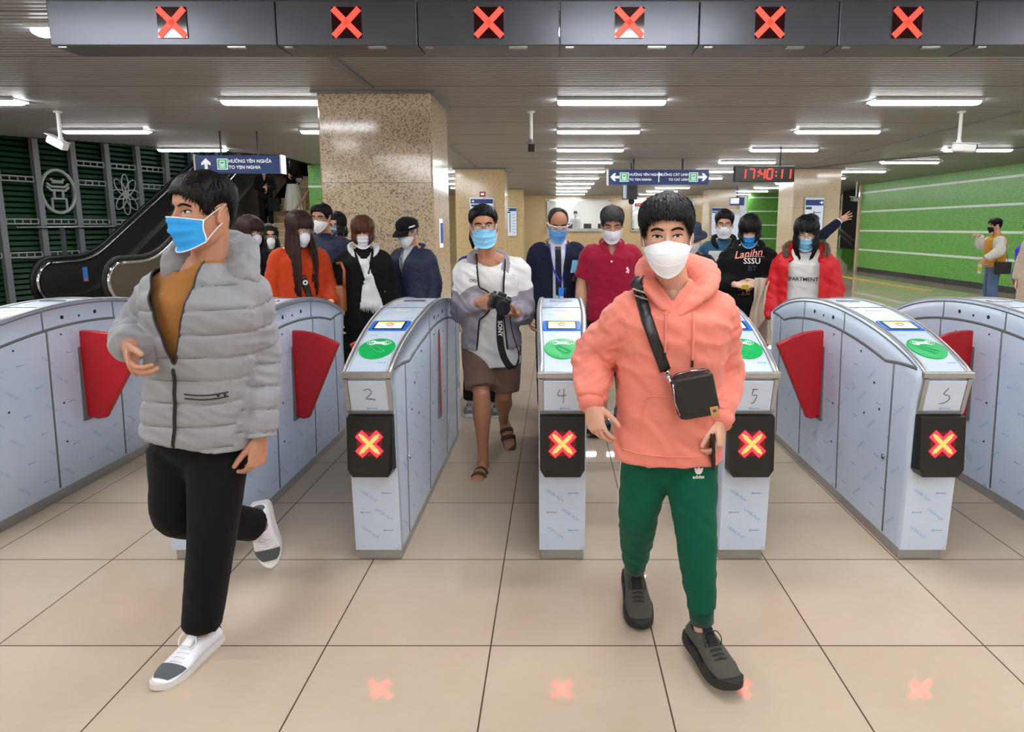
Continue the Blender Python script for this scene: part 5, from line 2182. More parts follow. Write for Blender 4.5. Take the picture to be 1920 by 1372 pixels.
        s.lbvh = BVHTree.FromPolygons(out, fs)
        return o

    def skirt(s, name, m, z0, z1, r0, r1, pleats=14, amp=.012, depth=.8):
        b = MB()
        J = s.J
        n = 96
        rings = []
        for i in range(14):
            t = i / 13
            z = lerp(z0, z1, t)
            c = V((J['pel'].x, J['pel'].y, 0)) + V((0, 0, z + J.get('ground', 0)))
            r = lerp(r0, r1, t ** .8)
            ring = []
            for j in range(n):
                a = 2 * pi * j / n
                rr_ = r + amp * t * sin(a * pleats + 1.3 * sin(a * 3 + s.seed))
                ring.append(c + s.s * rr_ * cos(a) + s.f * rr_ * depth * sin(a))
            rings.append(ring)
        b.rings(rings, 0, True, True)
        return s.part(name, b, m)

    def shoe(s, q, style, mats, L=.285, lace=True):
        """Sports shoe with sole, upper, toe cap and laces; mats: upper, sole, accent, lace, collar."""
        J, k = s.J, s.k
        an = J['an' + q]
        f, u = s.footdir(q)
        t = u.cross(f) * -1
        L = L * k
        o = an - u * .088 * k - f * .072 * k      # heel on the ground
        def W(x, y, z):
            return o + t * x * k + f * y * L + u * z * k
        prof = [(0.0, .020, .052), (0.03, .031, .070), (0.10, .036, .082), (0.22, .037, .088), (0.36, .038, .086), (0.50, .042, .072), (0.64, .047, .056), (0.76, .045, .048), (0.85, .039, .042), (0.91, .031, .038), (0.955, .021, .034), (0.985, .011, .031), (1.0, .002, .028)]
        if style == 'runner':
            prof = [(a_, b_ * 1.14, c_ * 1.10) for a_, b_, c_ in prof]
        elif style == 'sneaker':
            prof = [(a_, b_ * 1.10, c_) for a_, b_, c_ in prof]
        su = {'sneaker': .028, 'runner': .034, 'flat': .018}[style]
        flare_ = .008 if style == 'runner' else .004
        b = MB()
        n = 20
        rings = []
        for y, w, h in catmull(prof, 34):
            y = max(0, min(1, y))
            ring = []
            for j in range(n):
                a = 2 * pi * j / n
                z = su * .8 + (h - su * .8) * (.5 + .5 * sgp(sin(a), .7)) if True else 0
                x = w * sgp(cos(a), .8) * (1.0 - .30 * max(0, sin(a)) ** 2)
                ring.append(W(x, y, z))
            rings.append(ring)
        b.rings(rings, 0, True, True)
        sh = thing_part = s.part('shoe', b, mats[0])
        b = MB()
        rings = []
        for y, w, h in catmull(prof, 34):
            y = max(0, min(1, y)) * 1.03 - .015
            lift = .020 * max(0, (y - .72) / .28) ** 2 + (.012 * max(0, (.12 - y) / .12) if style == 'runner' else 0)
            wave = (.006 * sin(y * 22) if style == 'runner' else 0)
            z1 = su + wave + lift * .6
            ring = []
            for x, z in ((-1, .0), (-1.0, .5), (-.96, 1), (.96, 1), (1.0, .5), (1, .0), (.92, -.0), (-.92, 0)):
                ring.append(W(x * (w + flare_ * min(1, w / .03)), y, lerp(lift, z1, z) if z else lift * 1.0))
            rings.append(ring)
        b.rings(rings, 0, True, False)
        s.part('sole', b, mats[1], sh)
        if style == 'sneaker' or style == 'runner':
            b = MB()
            rows = catmull(prof, 34)
            y0, y1 = (.70, .90) if style == 'sneaker' else (.86, .99)
            def capf(i, j):
                y = lerp(y0, y1, j)
                w, h = tab([(r[0], r[1], r[2]) for r in prof], y)
                a = lerp(.12 if style == 'sneaker' else .0, pi - (.12 if style == 'sneaker' else 0), i)
                a = lerp(a, pi / 2, .35 * j * j)
                z = su * .8 + (h - su * .8) * (.5 + .5 * sgp(sin(a), .7))
                x = w * sgp(cos(a), .8) * (1.0 - .30 * max(0, sin(a)) ** 2)
                return W(x * 1.03, y, z + .0022)
            b.grid(capf, 14, 8, 0)
            s.part('toe_cap', b, mats[2], sh)
            b = MB()
            b.ell(W(0, .030, .058), V((.027, .013, .024)) * k, rot=Matrix((t, f, u)).transposed())
            s.part('heel_tab', b, mats[2], sh)
            # opening collar and tongue
            b = MB()
            b.tube([W(.030 * cos(a), .20 + .13 * sin(a) * 1.0, .088 - .010 * sin(a)) for a in [2 * pi * i / 16 for i in range(16)]], .006 * k, n=8, close=True)
            b.tube([W(0, .50, .082), W(0, .40, .094), W(0, .34, .112)], [(.020 * k, .006 * k)] * 3, n=8, ref=t, round_ends=True)
            s.part('tongue', b, mats[4] if len(mats) > 4 else mats[0], sh)
            if lace:
                b = MB()
                for i in range(6):
                    y = .40 + .052 * i
                    w, h = tab([(r[0], r[1], r[2]) for r in prof], y)
                    zz = h + .004
                    b.tube([W(-.022, y, zz - .006), W(0, y + .012, zz + .003), W(.022, y + .004, zz - .006)], [(.0034 * k, .0022 * k)] * 3, n=6, ref=f, round_ends=True)
                for sg in (-1, 1):
                    b.tube([W(c[0], c[1], c[2]) for c in catmull([(0, .40, .10), (sg * .02, .42, .115), (sg * .035, .47, .095), (sg * .03, .50, .075)], 8)], .0022 * k, n=6)
                s.part('lace', b, mats[3], sh)
        return sh


def pose(px, py_top, Y, app=0.0, hpitch=0.0, hyaw=None, hroll=0.0, height=None, lean=0.0, ground=0.0, hdx=0.0, sway=0.0):
    """Standing skeleton under the head that the photograph shows at px with its crown at py_top."""
    yc = -math.degrees(math.atan((px - PX0) / FPX))
    yaw = app + yc
    top = P(px, py_top, Y)
    k0 = (top.z - ground) + .012 * (abs(hpitch) / 20.0)
    Hh = height or k0
    k = Hh / 1.70
    a = radians(yaw)
    f, s_ = V((sin(a), -cos(a), 0)), V((cos(a), sin(a), 0))
    X = top.x
    base = V((X, Y, ground))
    def L(ss, ff, z):
        return base + s_ * ss * k + f * ff * k + V((0, 0, z * k))
    J = {'ground': ground, 'pel': L(0, 0, .93), 'neck': L(0, lean * .8 - .01, 1.425), 'sha': L(-.158, lean * .7 - .005, 1.352), 'shb': L(.158, lean * .7 - .005, 1.352),
         'hpa': L(-.088, 0, .88), 'hpb': L(.088, 0, .88), 'kna': L(-.10, .02, .48), 'knb': L(.10, .02, .48), 'ana': L(-.10, -.01, .088), 'anb': L(.10, -.01, .088),
         'ela': L(-.225, -.01, 1.10), 'elb': L(.225, -.01, 1.10), 'wra': L(-.225, .07, .86), 'wrb': L(.225, .07, .86)}
    hp = radians(hpitch)
    J['head'] = L(hdx, lean + .035 + .07 * sin(hp), 1.70 - .122 - .012 * (abs(hpitch) / 20.0))
    J['hrot'] = ((app + hdx * 0 if hyaw is None else hyaw) + yc, hpitch, hroll)
    J['hscale'] = max(.93, min(1.0, k * 1.0))
    J['handa'] = dict(d=-V((0, 0, 1)) + f * .15, n=s_)
    J['handb'] = dict(d=-V((0, 0, 1)) + f * .15, n=-s_)
    J['_L'] = L
    J['_f'], J['_s'] = f, s_
    J['_yaw'], J['_h'] = yaw, Hh
    return J
# ------------------------------------------------------------------ people: materials
def hairmat(name, c, rough=0.5):
    m = mat(name, c, rough=rough, spec=0.22)
    g = NT(m)
    s = g.n('Mapping')
    s.inputs['Scale'].default_value = (160, 160, 14)
    g.l(g.tc.outputs['Object'], s.inputs['Vector'])
    n = g.noise(1.0, 4, vec=s.outputs['Vector'])
    g.l(g.mix(n, tuple(q * .5 for q in c), tuple(min(1, q * 1.4) for q in c)), g.b.inputs['Base Color'])
    g.bump(n, .35, .003)
    return m

def cloth(name, c, bump=.25, bs=420, var=.08, rough=.85, sheen=.15, **kw):
    return mat(name, c, rough=rough, spec=.2, bump=bump, bscale=bs, var=var, vscale=5, sheen=sheen, bdist=.002, **kw)

M['hair_black'] = hairmat('black_hair', C8(13, 12, 12), .5)
M['hair_brown'] = hairmat('dark_brown_hair', C8(52, 32, 28))
M['hair_red'] = hairmat('chestnut_hair', C8(84, 48, 34))
M['hair_grey'] = hairmat('greying_hair', C8(48, 46, 46))
M['hair_blond'] = hairmat('blond_ends_hair', C8(120, 86, 54))
M['eye_white'] = mat('eye_white', C8(226, 220, 214), rough=.2)
M['iris'] = mat('dark_iris', C8(26, 16, 12), rough=.12)
M['lens'] = mat('spectacle_lens', (1, 1, 1), rough=.02, alpha=.12, spec=.8)
M['mask_white'] = mat('white_mask_fabric', C8(236, 238, 244), rough=.8, bump=.15, bscale=300)
M['mask_blue'] = mat('blue_mask_fabric', C8(44, 160, 238), rough=.75, bump=.15, bscale=300)
M['mask_pale'] = mat('pale_blue_mask_fabric', C8(136, 202, 238), rough=.75, bump=.15, bscale=300)
M['gold'] = mat('thin_gold_frame', C8(176, 150, 110), rough=.25, metal=.9)
def skinm(name, c):
    m = mat(name, c, rough=.48, spec=.4, sss=.12, var=.06, vscale=30)
    return m
SK1 = skinm('skin_tan', C8(188, 136, 110))
SK2 = skinm('skin_light', C8(210, 160, 136))
SK3 = skinm('skin_brown', C8(180, 124, 94))
SK4 = skinm('skin_pale', C8(232, 188, 162))

# ================================================================== the man in the grey puffer jacket
J = {'pel': P(382, 775, 2.20), 'neck': P(392, 492, 2.16), 'head': P(383, 397, 2.10), 'hrot': (-33, 2, 2), 'hscale': 1.0,
     'sha': P(307, 538, 2.15), 'shb': P(464, 542, 2.17), 'ela': P(252, 618, 2.24), 'wra': P(243, 648, 2.02), 'elb': P(490, 672, 2.24), 'wrb': P(486, 818, 2.17),
     'hpa': P(335, 835, 2.22), 'hpb': P(412, 835, 2.20), 'kna': P(333, 965, 2.22), 'ana': P(487, 985, 2.56), 'knb': P(398, 1005, 2.12), 'anb': P(377, 1183, 2.14)}
J['toea'] = P(507, 1085, 2.56) - J['ana']
J['fupa'] = V((0.25, -1, 0.25))
J['toeb'] = V((-0.22, -1, 0))
J['handa'] = dict(d=(0.42, -.55, -.62), n=(0.75, 0.35, 0.2), curl=(32, 42, 30), thumb=(.7, .5, .35), k=1.02)
J['handb'] = dict(d=(-0.10, -.12, -1), n=(-.9, .3, 0), curl=(34, 36, 26), thumb=(.75, .25, .45), k=1.02)
A = Fig('person in a grey quilted puffer jacket, black trousers and bright blue mask, striding forward', J, 4, SK1, 1.74, seed=3, vox=.0075)
A.body(hvox=.0036)
A.face(brow=.8, gaze=(-.003, .0005))
A.mask('surg', M['mask_blue'], edge=M['mask_white'])
A.hair(M['hair_black'], 'short', vol=(.0035, .017), fringe=.014, locks=620, lock_r=.0042, messy=.002)
M['puffer'] = mat('grey_puffer_nylon', C8(142, 142, 147), rough=.55, spec=.35, bump=.18, bscale=35, bdist=.006, sheen=.1)
M['puffer_lining'] = mat('dark_jacket_lining', C8(46, 48, 56), rough=.7)
M['tan_shirt'] = cloth('tan_cotton_shirt', C8(158, 106, 52))
zN = J['neck'].z
def zipx(z):
    """Side offset of the open jacket edges and the zip at height z."""
    return lerp(-.035, -.012, min(1, max(0, (z - .75) / .6)))
def cutA(ls, lf, lz):
    w = max(0.0, (lz - 1.10) / .34)
    return min(lz - 1.10, ls - (-.010 - w * .085), (.000 + w * .095) - ls, lf * 3)
M['groove_shade'] = mat('quilting_groove_shade', C8(112, 112, 118), rough=.8)  # darker grey painted along the quilting grooves as their shade
A.top('jacket', [M['puffer'], M['groove_shade']], paint=lambda ls, lf, lz, c, F: .0021 - F.gdist(c)[0], hem=.075, th=.028, wid=1.02, sleeve=(.071, .066, .055), cut=cutA, wr=.0045, wfreq=(10, 10, 26), puff=dict(arm=.082, body=.080, amp=.0075, rad=.092), vox=.0065, smooth=2)
bvJ = A.bvh
A.line_on([(-.006, 1.105), (-.014, 1.0), (-.026, .88), (-.040, .805)], .0045, M['black'], 'zip', 20, off=.004, flat=.006)
A.border_trim('zip', M['puffer_lining'], .0032)
for pts in ([(.02, 1.0), (.09, .995), (.15, 1.0)], [(.02, .985), (.09, .98), (.15, .985)]):
    A.line_on(pts, .0028, M['puffer_lining'], 'pocket_seam', 14, off=.001)
for x in (.125, .143):
    b = MB()
    c = A.surf(x, .992, .003)
    b.ell(c, (.005, .004, .005), nu=10, nv=6)
    A.part('snap_button', b, M['black'])
A.top('shirt', M['tan_shirt'], hem=.0, th=.004, wid=.96, sleeve=(.045, .04, .035), arm_to=-.5, wr=.003, vox=.010,
      cut=lambda ls, lf, lz: min(lz - (zN - .028 + ls * ls * 6), .10 - abs(ls)))
# hood lying on the shoulders and standing collar
def neck_loop(F, pts, rad, m, name, wr=.004, vox=.007, n=14, close=False):
    b = MB()
    nk = F.J['neck']
    c = catmull([tuple(p) + (r if isinstance(r, tuple) else (r, r)) for p, r in zip(pts, rad)], 34)
    w = [nk + F.s * x + F.f * y + V((0, 0, z)) for x, y, z, *_ in c]
    b.tube(w, [(q[3], q[4]) for q in c], n=n, round_ends=not close, close=False)
    vs, ns, fs = remesh(b, vox, 2)
    o = []
    for p, nn in zip(vs, ns):
        q = p * 26 + V((F.seed, 0, 0))
        o.append(p + nn * wr * ((1 - abs(noise.noise(q)) * 2) * .8))
    b = MB()
    b.add(o, fs, 0, True)
    F.part(name, b, m)
neck_loop(A, [(-.118, -.015, -.13), (-.110, .015, -.07), (-.096, .034, -.005), (-.085, .0, .035), (-.055, -.075, .055), (0, -.10, .06), (.06, -.085, .05), (.10, -.02, .02), (.118, .025, -.03), (.112, .005, -.075), (.10, -.02, -.12)],
          [(.010, .02), (.014, .032), (.017, .040), (.020, .040), (.026, .046), (.034, .055), (.036, .060), (.038, .060), (.034, .056), (.026, .05), (.012, .02)], M['puffer'], 'hood', wr=.008)
M['black_trouser'] = cloth('black_trouser_cloth', C8(12, 12, 13), var=.1, sheen=.03)
A.legs('trousers', M['black_trouser'], r=(.100, .078, .066), to=.93, waist=.06, wr=.0028, vox=.009, wz=7)
M['white_leather'] = mat('white_shoe_leather', C8(232, 232, 240), rough=.4, spec=.5, bump=.05, bscale=60)
M['sole_white'] = mat('off_white_rubber_sole', C8(214, 212, 206), rough=.6)
M['grey_suede'] = cloth('grey_suede', C8(84, 88, 90), bump=.3)
for q in ('a', 'b'):
    A.shoe(q, 'sneaker', [M['white_leather'], M['sole_white'], M['grey_suede'], M['white_paint'], M['white_leather']], L=.285)
# ================================================================== the man in the pink hoodie
J = {'pel': P(1252, 795, 2.17), 'neck': P(1262, 535, 2.14), 'head': P(1250, 441, 2.07), 'hrot': (-8, 3, -2), 'hscale': 1.0,
     'sha': P(1186, 580, 2.15), 'shb': P(1333, 574, 2.15), 'ela': P(1116, 668, 2.23), 'wra': P(1108, 752, 2.09), 'elb': P(1352, 700, 2.24), 'wrb': P(1350, 784, 2.07),
     'hpa': P(1216, 850, 2.19), 'hpb': P(1293, 850, 2.17), 'kna': P(1197, 962, 2.21), 'ana': P(1190, 1072, 2.44), 'knb': P(1304, 985, 2.10), 'anb': P(1317, 1178, 2.09)}
J['toea'] = V((.02, -1, -.24))
J['fupa'] = V((0, -.2, 1))
J['toeb'] = V((.30, -1, -.02))
J['fupb'] = V((0, .1, 1))
J['handa'] = dict(d=(.20, -.22, -.9), n=(.62, .78, .1), curl=(18, 28, 20), thumb=(.75, .5, .35), k=1.0, spread=.05)
J['handb'] = dict(d=(-.05, -.35, -.9), n=(-.8, .45, -.1), curl=(38, 45, 28), thumb=(.7, .4, .4), k=.98)
B = Fig('person in a salmon pink hoodie and green track trousers walking towards the camera', J, -8, SK2, 1.66, seed=7, vox=.0075)
B.body(hvox=.0036)
B.face(brow=.8, gaze=(.0005, -.0005), lash=.0018, brow_z=.001, lidh=.78)
B.mask('kf', M['mask_white'])
B.hair(M['hair_black'], 'short', vol=(.009, .019), fringe=.020, locks=760, lock_r=.0046, curl=.006, messy=.007)
M['pink'] = cloth('salmon_pink_fleece', C8(224, 130, 114), bump=.3, bs=300, var=.04)
zB = J['neck'].z
def cutB(ls, lf, lz):
    return min(lf + .02, lz - (zB - .045 + abs(ls) * 1.25), .06 - abs(ls))
def foldsB(b):
    # ribbed hem and cuffs gather the fleece
    pass
B.top('hoodie', M['pink'], hem=.105, th=.030, wid=1.02, sleeve=(.090, .082, .050), arm_to=.97, cut=cutB, wr=.009, wfreq=(7, 7, 15), armw=1.5, vox=.0075, smooth=2)
bvB = B.bvh
neck_loop(B, [(-.004, .104, -.085), (-.050, .085, -.038), (-.088, .045, .012), (-.092, -.02, .045), (-.055, -.085, .06), (0, -.105, .06), (.06, -.09, .055), (.105, -.03, .038), (.105, .04, -.005), (.055, .085, -.045), (.006, .104, -.088)],
          [(.012, .022), (.018, .034), (.022, .040), (.026, .044), (.032, .05), (.036, .052), (.036, .054), (.034, .052), (.026, .042), (.018, .032), (.012, .022)], M['pink'], 'hood', wr=.005)
for x0, z1, kn in ((-.022, 1.150, .012), (.066, 1.125, .10)):
    b = MB()
    pts = [B.surf(x0, z, .008) for z in [lerp(zB - .075, z1, i / 7) for i in range(8)]]
    b.tube(pts, .0038, n=8, round_ends=True)
    b.ell(lerp(pts[0], pts[-1], .45 if x0 > 0 else .06), (.009, .008, .010), nu=10, nv=8)
    cord = B.part('drawstring', b, M['pink'])
    b = MB()
    b.cyl(pts[-1], pts[-1] - V((0, 0, .022)), .0046, n=8)
    B.part('cord_tip', b, M['black'], cord)
pz = J['pel'].z
B.line_on([(-.095, pz + .02), (-.092, pz + .075), (-.075, pz + .135), (.02, pz + .138)], .0022, M['pink'], 'pouch_seam', 20, off=.002)
B.line_on([(-.155, pz - .062), (-.08, pz - .066), (0, pz - .067), (.08, pz - .066), (.155, pz - .062)], .0026, M['pink'], 'hem_seam', 24, off=.001)
for q in ('a', 'b'):
    b = MB()
    el, wv = J['el' + q], J['wr' + q]
    b.tube([lerp(el, wv, .90), lerp(el, wv, 1.02), lerp(el, wv, 1.13)], [.046, .042, .040], n=18)
    B.part('cuff', b, M['pink'])
M['track_green'] = cloth('green_jersey', C8(3, 82, 60), bump=.2, var=.06, sheen=.05)
M['rib_green'] = cloth('green_rib', C8(4, 66, 50), bump=.4, bs=700)
M['stripe'] = cloth('white_stripe', C8(226, 228, 226))
B.legs('trousers', M['track_green'], r=(.098, .076, .052), to=.80, waist=.06, wr=.006, vox=.009)
for q in ('a', 'b'):
    kn, an = J['kn' + q], J['an' + q]
    b = MB()
    b.tube([lerp(kn, an, .76), lerp(kn, an, .84), lerp(kn, an, .93)], [.047, .044, .042], n=18, round_ends=False)
    B.part('ankle_cuff', b, M['rib_green'])
# three white stripes on the outer seam of his right leg
for dy in (-.016, 0, .016):
    b = MB()
    hp, kn, an = J['hpa'], J['kna'], J['ana']
    path = [lerp(hp, kn, t / 8) for t in range(9)] + [lerp(kn, an, t / 8) for t in range(1, 6)]
    pts = []
    for p in path:
        h = B.lbvh.ray_cast(p + V((-.4, .02 + dy, 0)), V((1, 0, 0)))
        if h[0] is not None:
            pts.append(h[0] + V((-.0025, 0, 0)))
    b.tube(pts, [(.0055, .0015)] * len(pts), n=6, ref=(0, 1, 0))
    B.part('stripe', b, M['stripe'])
# little trefoil badge with lettering on the thigh
b = MB()
bx, bz = .105, J['hpb'].z - .035
def leaf(cx, cz, ang, l, w):
    pts = []
    for j in range(12):
        a = 2 * pi * j / 12
        x, z = w * sin(a) * (1 - .3 * cos(a)), l * (.5 + .5 * cos(a))
        c_, s_ = cos(radians(ang)), sin(radians(ang))
        pts.append(B.surf(cx + x * c_ - z * s_, cz + x * s_ + z * c_, .003, bvh=B.lbvh))
    b.add(pts, [tuple(range(12))])
for ang in (-32, 0, 32):
    leaf(bx, bz, ang, .026, .0065)
tv2, tf2 = text_geo('adidas', 'CENTER', 2, 0.02)
b.add([B.surf(bx + x * .016, bz - .010 + y * .016, .003, bvh=B.lbvh) for x, y in tv2], tf2)
B.part('badge', b, M['stripe'])
M['shoe_dark'] = cloth('dark_olive_knit', C8(72, 70, 62), bump=.5, bs=500)
M['shoe_sole'] = mat('black_foam_sole', C8(34, 34, 32), rough=.7)
for q in ('a', 'b'):
    B.shoe(q, 'runner', [M['shoe_dark'], M['shoe_sole'], M['shoe_dark'], M['black'], M['matte_black']], L=.305)

# crossbody bag of the pink hoodie man
bag = thing('crossbody_bag', 'black leather crossbody bag hanging at the hip of the pink hoodie man', 'bag', P(1300, 735, 2.0))
M['leather'] = mat('black_leather', C8(24, 24, 25), rough=.34, spec=.5, bump=.25, bscale=90, bdist=.003)
bc = B.surf(*[B.loc(P(1301, 733, 2.0))[i] for i in (0, 2)], off=.055)
Rb = Matrix.Rotation(radians(-8), 3, 'Z') @ Matrix.Rotation(radians(-13), 3, 'Y')
def bw(x, y, z):
    return bc + Rb @ V((x, y, z))
b = MB()
bm = bmesh.new()
b.bbox(bc, (.135, .075, .150), .024, rot=Rb)
b.build('bag_body', M['leather'], bag)
b = MB()
b.bbox(bw(.006, -.036, .010), (.120, .022, .122), .010, rot=Rb)
fl = b.build('flap', M['leather'], bag)
b = MB()
b.tube([bw(-.060, -.030, .052), bw(-.066, -.022, -.01), bw(-.058, -.030, -.052)], .0025, n=6)
b.tube([bw(-.05, -.010, .074), bw(.0, -.010, .079), bw(.05, -.010, .074)], .0025, n=6)
b.build('zip', M['chrome'], bag)
b = MB()
b.bbox(bw(.048, -.049, -.052), (.026, .003, .030), .001, 0, rot=Rb)
b.box(bw(.048, -.0508, -.050), (.010, .001, .008), 1, rot=Rb)
b.build('leather_patch', [mat('patch_tan', C8(186, 134, 74), rough=.6), M['print']], bag)
b = MB()
b.bbox(bw(-.045, -.045, .055 - .03), (.018, .006, .030), .002, rot=Rb)
b.build('zip_pull', M['leather'], bag)
# strap up over his right shoulder
pp = [P(1248, 696, 2.0), P(1228, 640, 2.0), P(1210, 590, 2.0), P(1198, 548, 2.0), P(1192, 532, 2.0)]
sp = []
for p in pp:
    l = B.loc(p)
    sp.append((l[0], l[2]))
c = catmull(sp, 18)
pts = [B.surf(x, z, .008) for x, z in c]
for _ in range(6):
    pts = [pts[0]] + [(pts[i - 1] + pts[i] * 2 + pts[i + 1]) / 4 for i in range(1, len(pts) - 1)] + [pts[-1]]
for i, p in enumerate(pts):
    l = B.loc(p)
    need = max((B.surf(l[0] + dx, l[2] + dx * .35, 0) - B.base).dot(B.f) for dx in (-.019, -.010, 0, .010, .019)) + .004
    if l[1] < need:
        pts[i] = p + B.f * (need - l[1])
tl = pts[-1]
pts += [tl + V((.014, .035, .016)), tl + V((.03, .09, .022)), tl + V((.06, .17, -.03))]
pts = catmull([tuple(p) for p in pts], 30)
pts = [V(p) for p in pts]
b = MB()
ref = []
for i in range(len(pts)):
    t = (pts[min(i + 1, 29)] - pts[max(i - 1, 0)]).normalized()
    ref.append(V((.93, .1, .36)))
b.tube(pts, [(.0185, .0028)] * 30, n=8, ref=ref)
b.build('strap', M['leather'], bag)
b = MB()
i = 19
q = pts[i] + V((0, -.004, 0))
b.bbox(q, (.046, .006, .007), .002, rot=Matrix.Rotation(radians(18), 3, 'Y'))
b.bbox(q + V((.008, 0, -.022)), (.046, .006, .005), .002, rot=Matrix.Rotation(radians(18), 3, 'Y'))
b.build('buckle', M['chrome'], bag)
b = MB()
e0 = pts[0]
b.tube([e0, lerp(e0, bw(-.066, -.01, .055), .5), bw(-.066, -.01, .055)], .006, n=8)
b.tube([lerp(e0, bw(-.066, -.01, .055), .4) + V((.010 * cos(a), 0, .012 * sin(a))) for a in [2 * pi * i / 12 for i in range(12)]], .0025, n=6, close=True)
b.build('strap_hook', M['chrome'], bag)
b = MB()
c = B.J['palmb'] + V((-.012, -.012, -.03))
b.bbox(c, (.010, .072, .135), .004, rot=Matrix.Rotation(radians(-8), 3, 'Y') @ Matrix.Rotation(radians(20), 3, 'X'))
tag(b.build('phone', M['black']), 'black phone held in the hand beside the pink hoodie hem', 'phone')

# ================================================================== the photographer
J = {'pel': P(921, 622, 3.98), 'neck': P(914, 482, 3.93), 'head': P(907, 425, 3.86), 'hrot': (6, 2, -3), 'hscale': 1.0,
     'sha': P(872, 506, 3.96), 'shb': P(972, 502, 3.96), 'ela': P(868, 588, 4.03), 'elb': P(981, 586, 4.03), 'wra': P(899, 566, 3.76), 'wrb': P(967, 588, 3.75),
     'hpa': P(893, 645, 4.0), 'hpb': P(949, 645, 4.0), 'kna': P(903, 738, 3.86), 'ana': P(906, 862, 3.90), 'knb': P(944, 742, 4.0), 'anb': P(944, 786, 4.34)}
J['toea'] = V((-.14, -1, 0))
J['toeb'] = P(953, 822, 4.24) - J['anb']
J['fupb'] = V((0, -1, .6))
J['handa'] = dict(d=(.62, -.80, .0), n=(.80, .55, -.05), curl=(28, 52, 34), thumb=(.7, .4, .3))
J['handb'] = dict(d=(-.70, -.55, .05), n=(-.25, .0, .95), curl=(24, 40, 28), thumb=(.5, .7, .4))
Cc = Fig('person in a white and grey windbreaker and brown shorts holding a camera', J, 6, SK3, 1.70, seed=11, vox=.010)
Cc.body(hvox=.0045, leg_r=(.066, .054, .036), feet=True)
Cc.face(brow=.85)
Cc.mask('surg', M['mask_pale'], edge=M['mask_pale'])
Cc.glasses(M['gold'], 'oval')
hl2 = [(0, .070), (0.5, .064), (0.85, .048), (1.05, .028), (1.22, .015), (1.38, .02), (1.5, .030), (1.85, .020), (2.05, -.02), (2.4, -.05), (pi, -.07)]
Cc.hair(M['hair_black'], 'short', vol=(.009, .018), fringe=.0, locks=150, hl=hl2, messy=.002)
b = MB()
for i in range(10):
    x = -.07 - .004 * (i % 3)
    b.tube([Cc.hw((x, -.045, -.02)), Cc.hw((x - .006, -.04 + .004 * (i % 4), -.07)), Cc.hw((x + .004, -.035 - .004 * (i % 3), -.115 - .008 * (i % 3)))], [.010, .012, .005], n=6)
Cc.part('ponytail', b, M['hair_black'])
M['wind_white'] = mat('white_windbreaker_nylon', C8(222, 220, 218), rough=.6, bump=.15, bscale=40)
M['wind_grey'] = mat('mauve_grey_windbreaker_nylon', C8(148, 140, 150), rough=.6, bump=.15, bscale=40)
M['tee_white'] = cloth('white_cotton_tee', C8(214, 212, 208))
nz = J['neck'].z
def segd(c, a, bb):
    t = max(0, min(1, (c - a).dot(bb - a) / (bb - a).length_squared))
    return (c - lerp(a, bb, t)).length
def cutC(ls, lf, lz):
    w = .075 + (.02 if lz > 1.2 else 0) * 0 + max(0, lz - 1.2) * .08 + max(0, 1.0 - lz) * .10
    p = Cc.base + Cc.s * ls + Cc.f * lf + V((0, 0, lz))
    fa = min(segd(p, Cc.J['el' + q], Cc.J['wr' + q]) for q in 'ab') - .088
    return min(lf, ls + w * .95, w * 1.05 - ls, fa)
def paintC(ls, lf, lz, c, F):
    g = 1.03 + .12 * abs(ls) - lz
    for q in ('a', 'b'):
        m_ = lerp(F.J['sh' + q], F.J['el' + q], .66)
        g = max(g, .108 - min(segd(c, m_, F.J['el' + q]), segd(c, F.J['el' + q], F.J['wr' + q])))
    return g
Cc.top('windbreaker', [M['wind_white'], M['wind_grey']], hem=.085, th=.024, wid=1.02, sleeve=(.074, .078, .050), arm_to=.92, cut=cutC, paint=paintC, wr=.010, wfreq=(8, 8, 17), vox=.0095, smooth=2)
bvC = Cc.bvh
Cc.border_trim('zip', M['matte_black'], .005)
neck_loop(Cc, [(-.085, .085, -.085), (-.098, .05, -.03), (-.085, -.03, .015), (0, -.09, .03), (.09, -.03, .015), (.105, .05, -.03), (.095, .090, -.09)],
          [(.010, .035), (.012, .032), (.014, .030), (.014, .03), (.014, .030), (.012, .034), (.010, .038)], M['wind_grey'], 'collar', wr=.003, vox=.008)
Cc.text_on('oo', -.105, 1.235, .042, M['print'], 'chest_mark', bvh=bvC)
Cc.text_on('·:·\n ··', .135, 1.235, .05, M['wind_grey'], 'chest_mark', ang=-18, bvh=bvC)
Cc.top('tee_shirt', M['tee_white'], hem=.20, th=.010, wid=1.0, shape=lambda sp, pel, neck, up: [(sp[0][0], .180, .132, 0)] + sp[1:], sleeve=(.05, .045, .04), arm_to=-.4, wr=.007, wfreq=(9, 9, 14), vox=.011,
       cut=lambda ls, lf, lz: min(lz - (nz - .055 + ls * ls * 5), .11 - abs(ls)))
M['brown_shorts'] = cloth('brown_cotton_shorts', C8(112, 86, 74))
Cc.legs('shorts', M['brown_shorts'], r=(.100, .102, .104), to=-.12, waist=.0, wr=.005, wid=.90)
M['sandal'] = mat('brown_sandal_leather', C8(74, 46, 32), rough=.5)
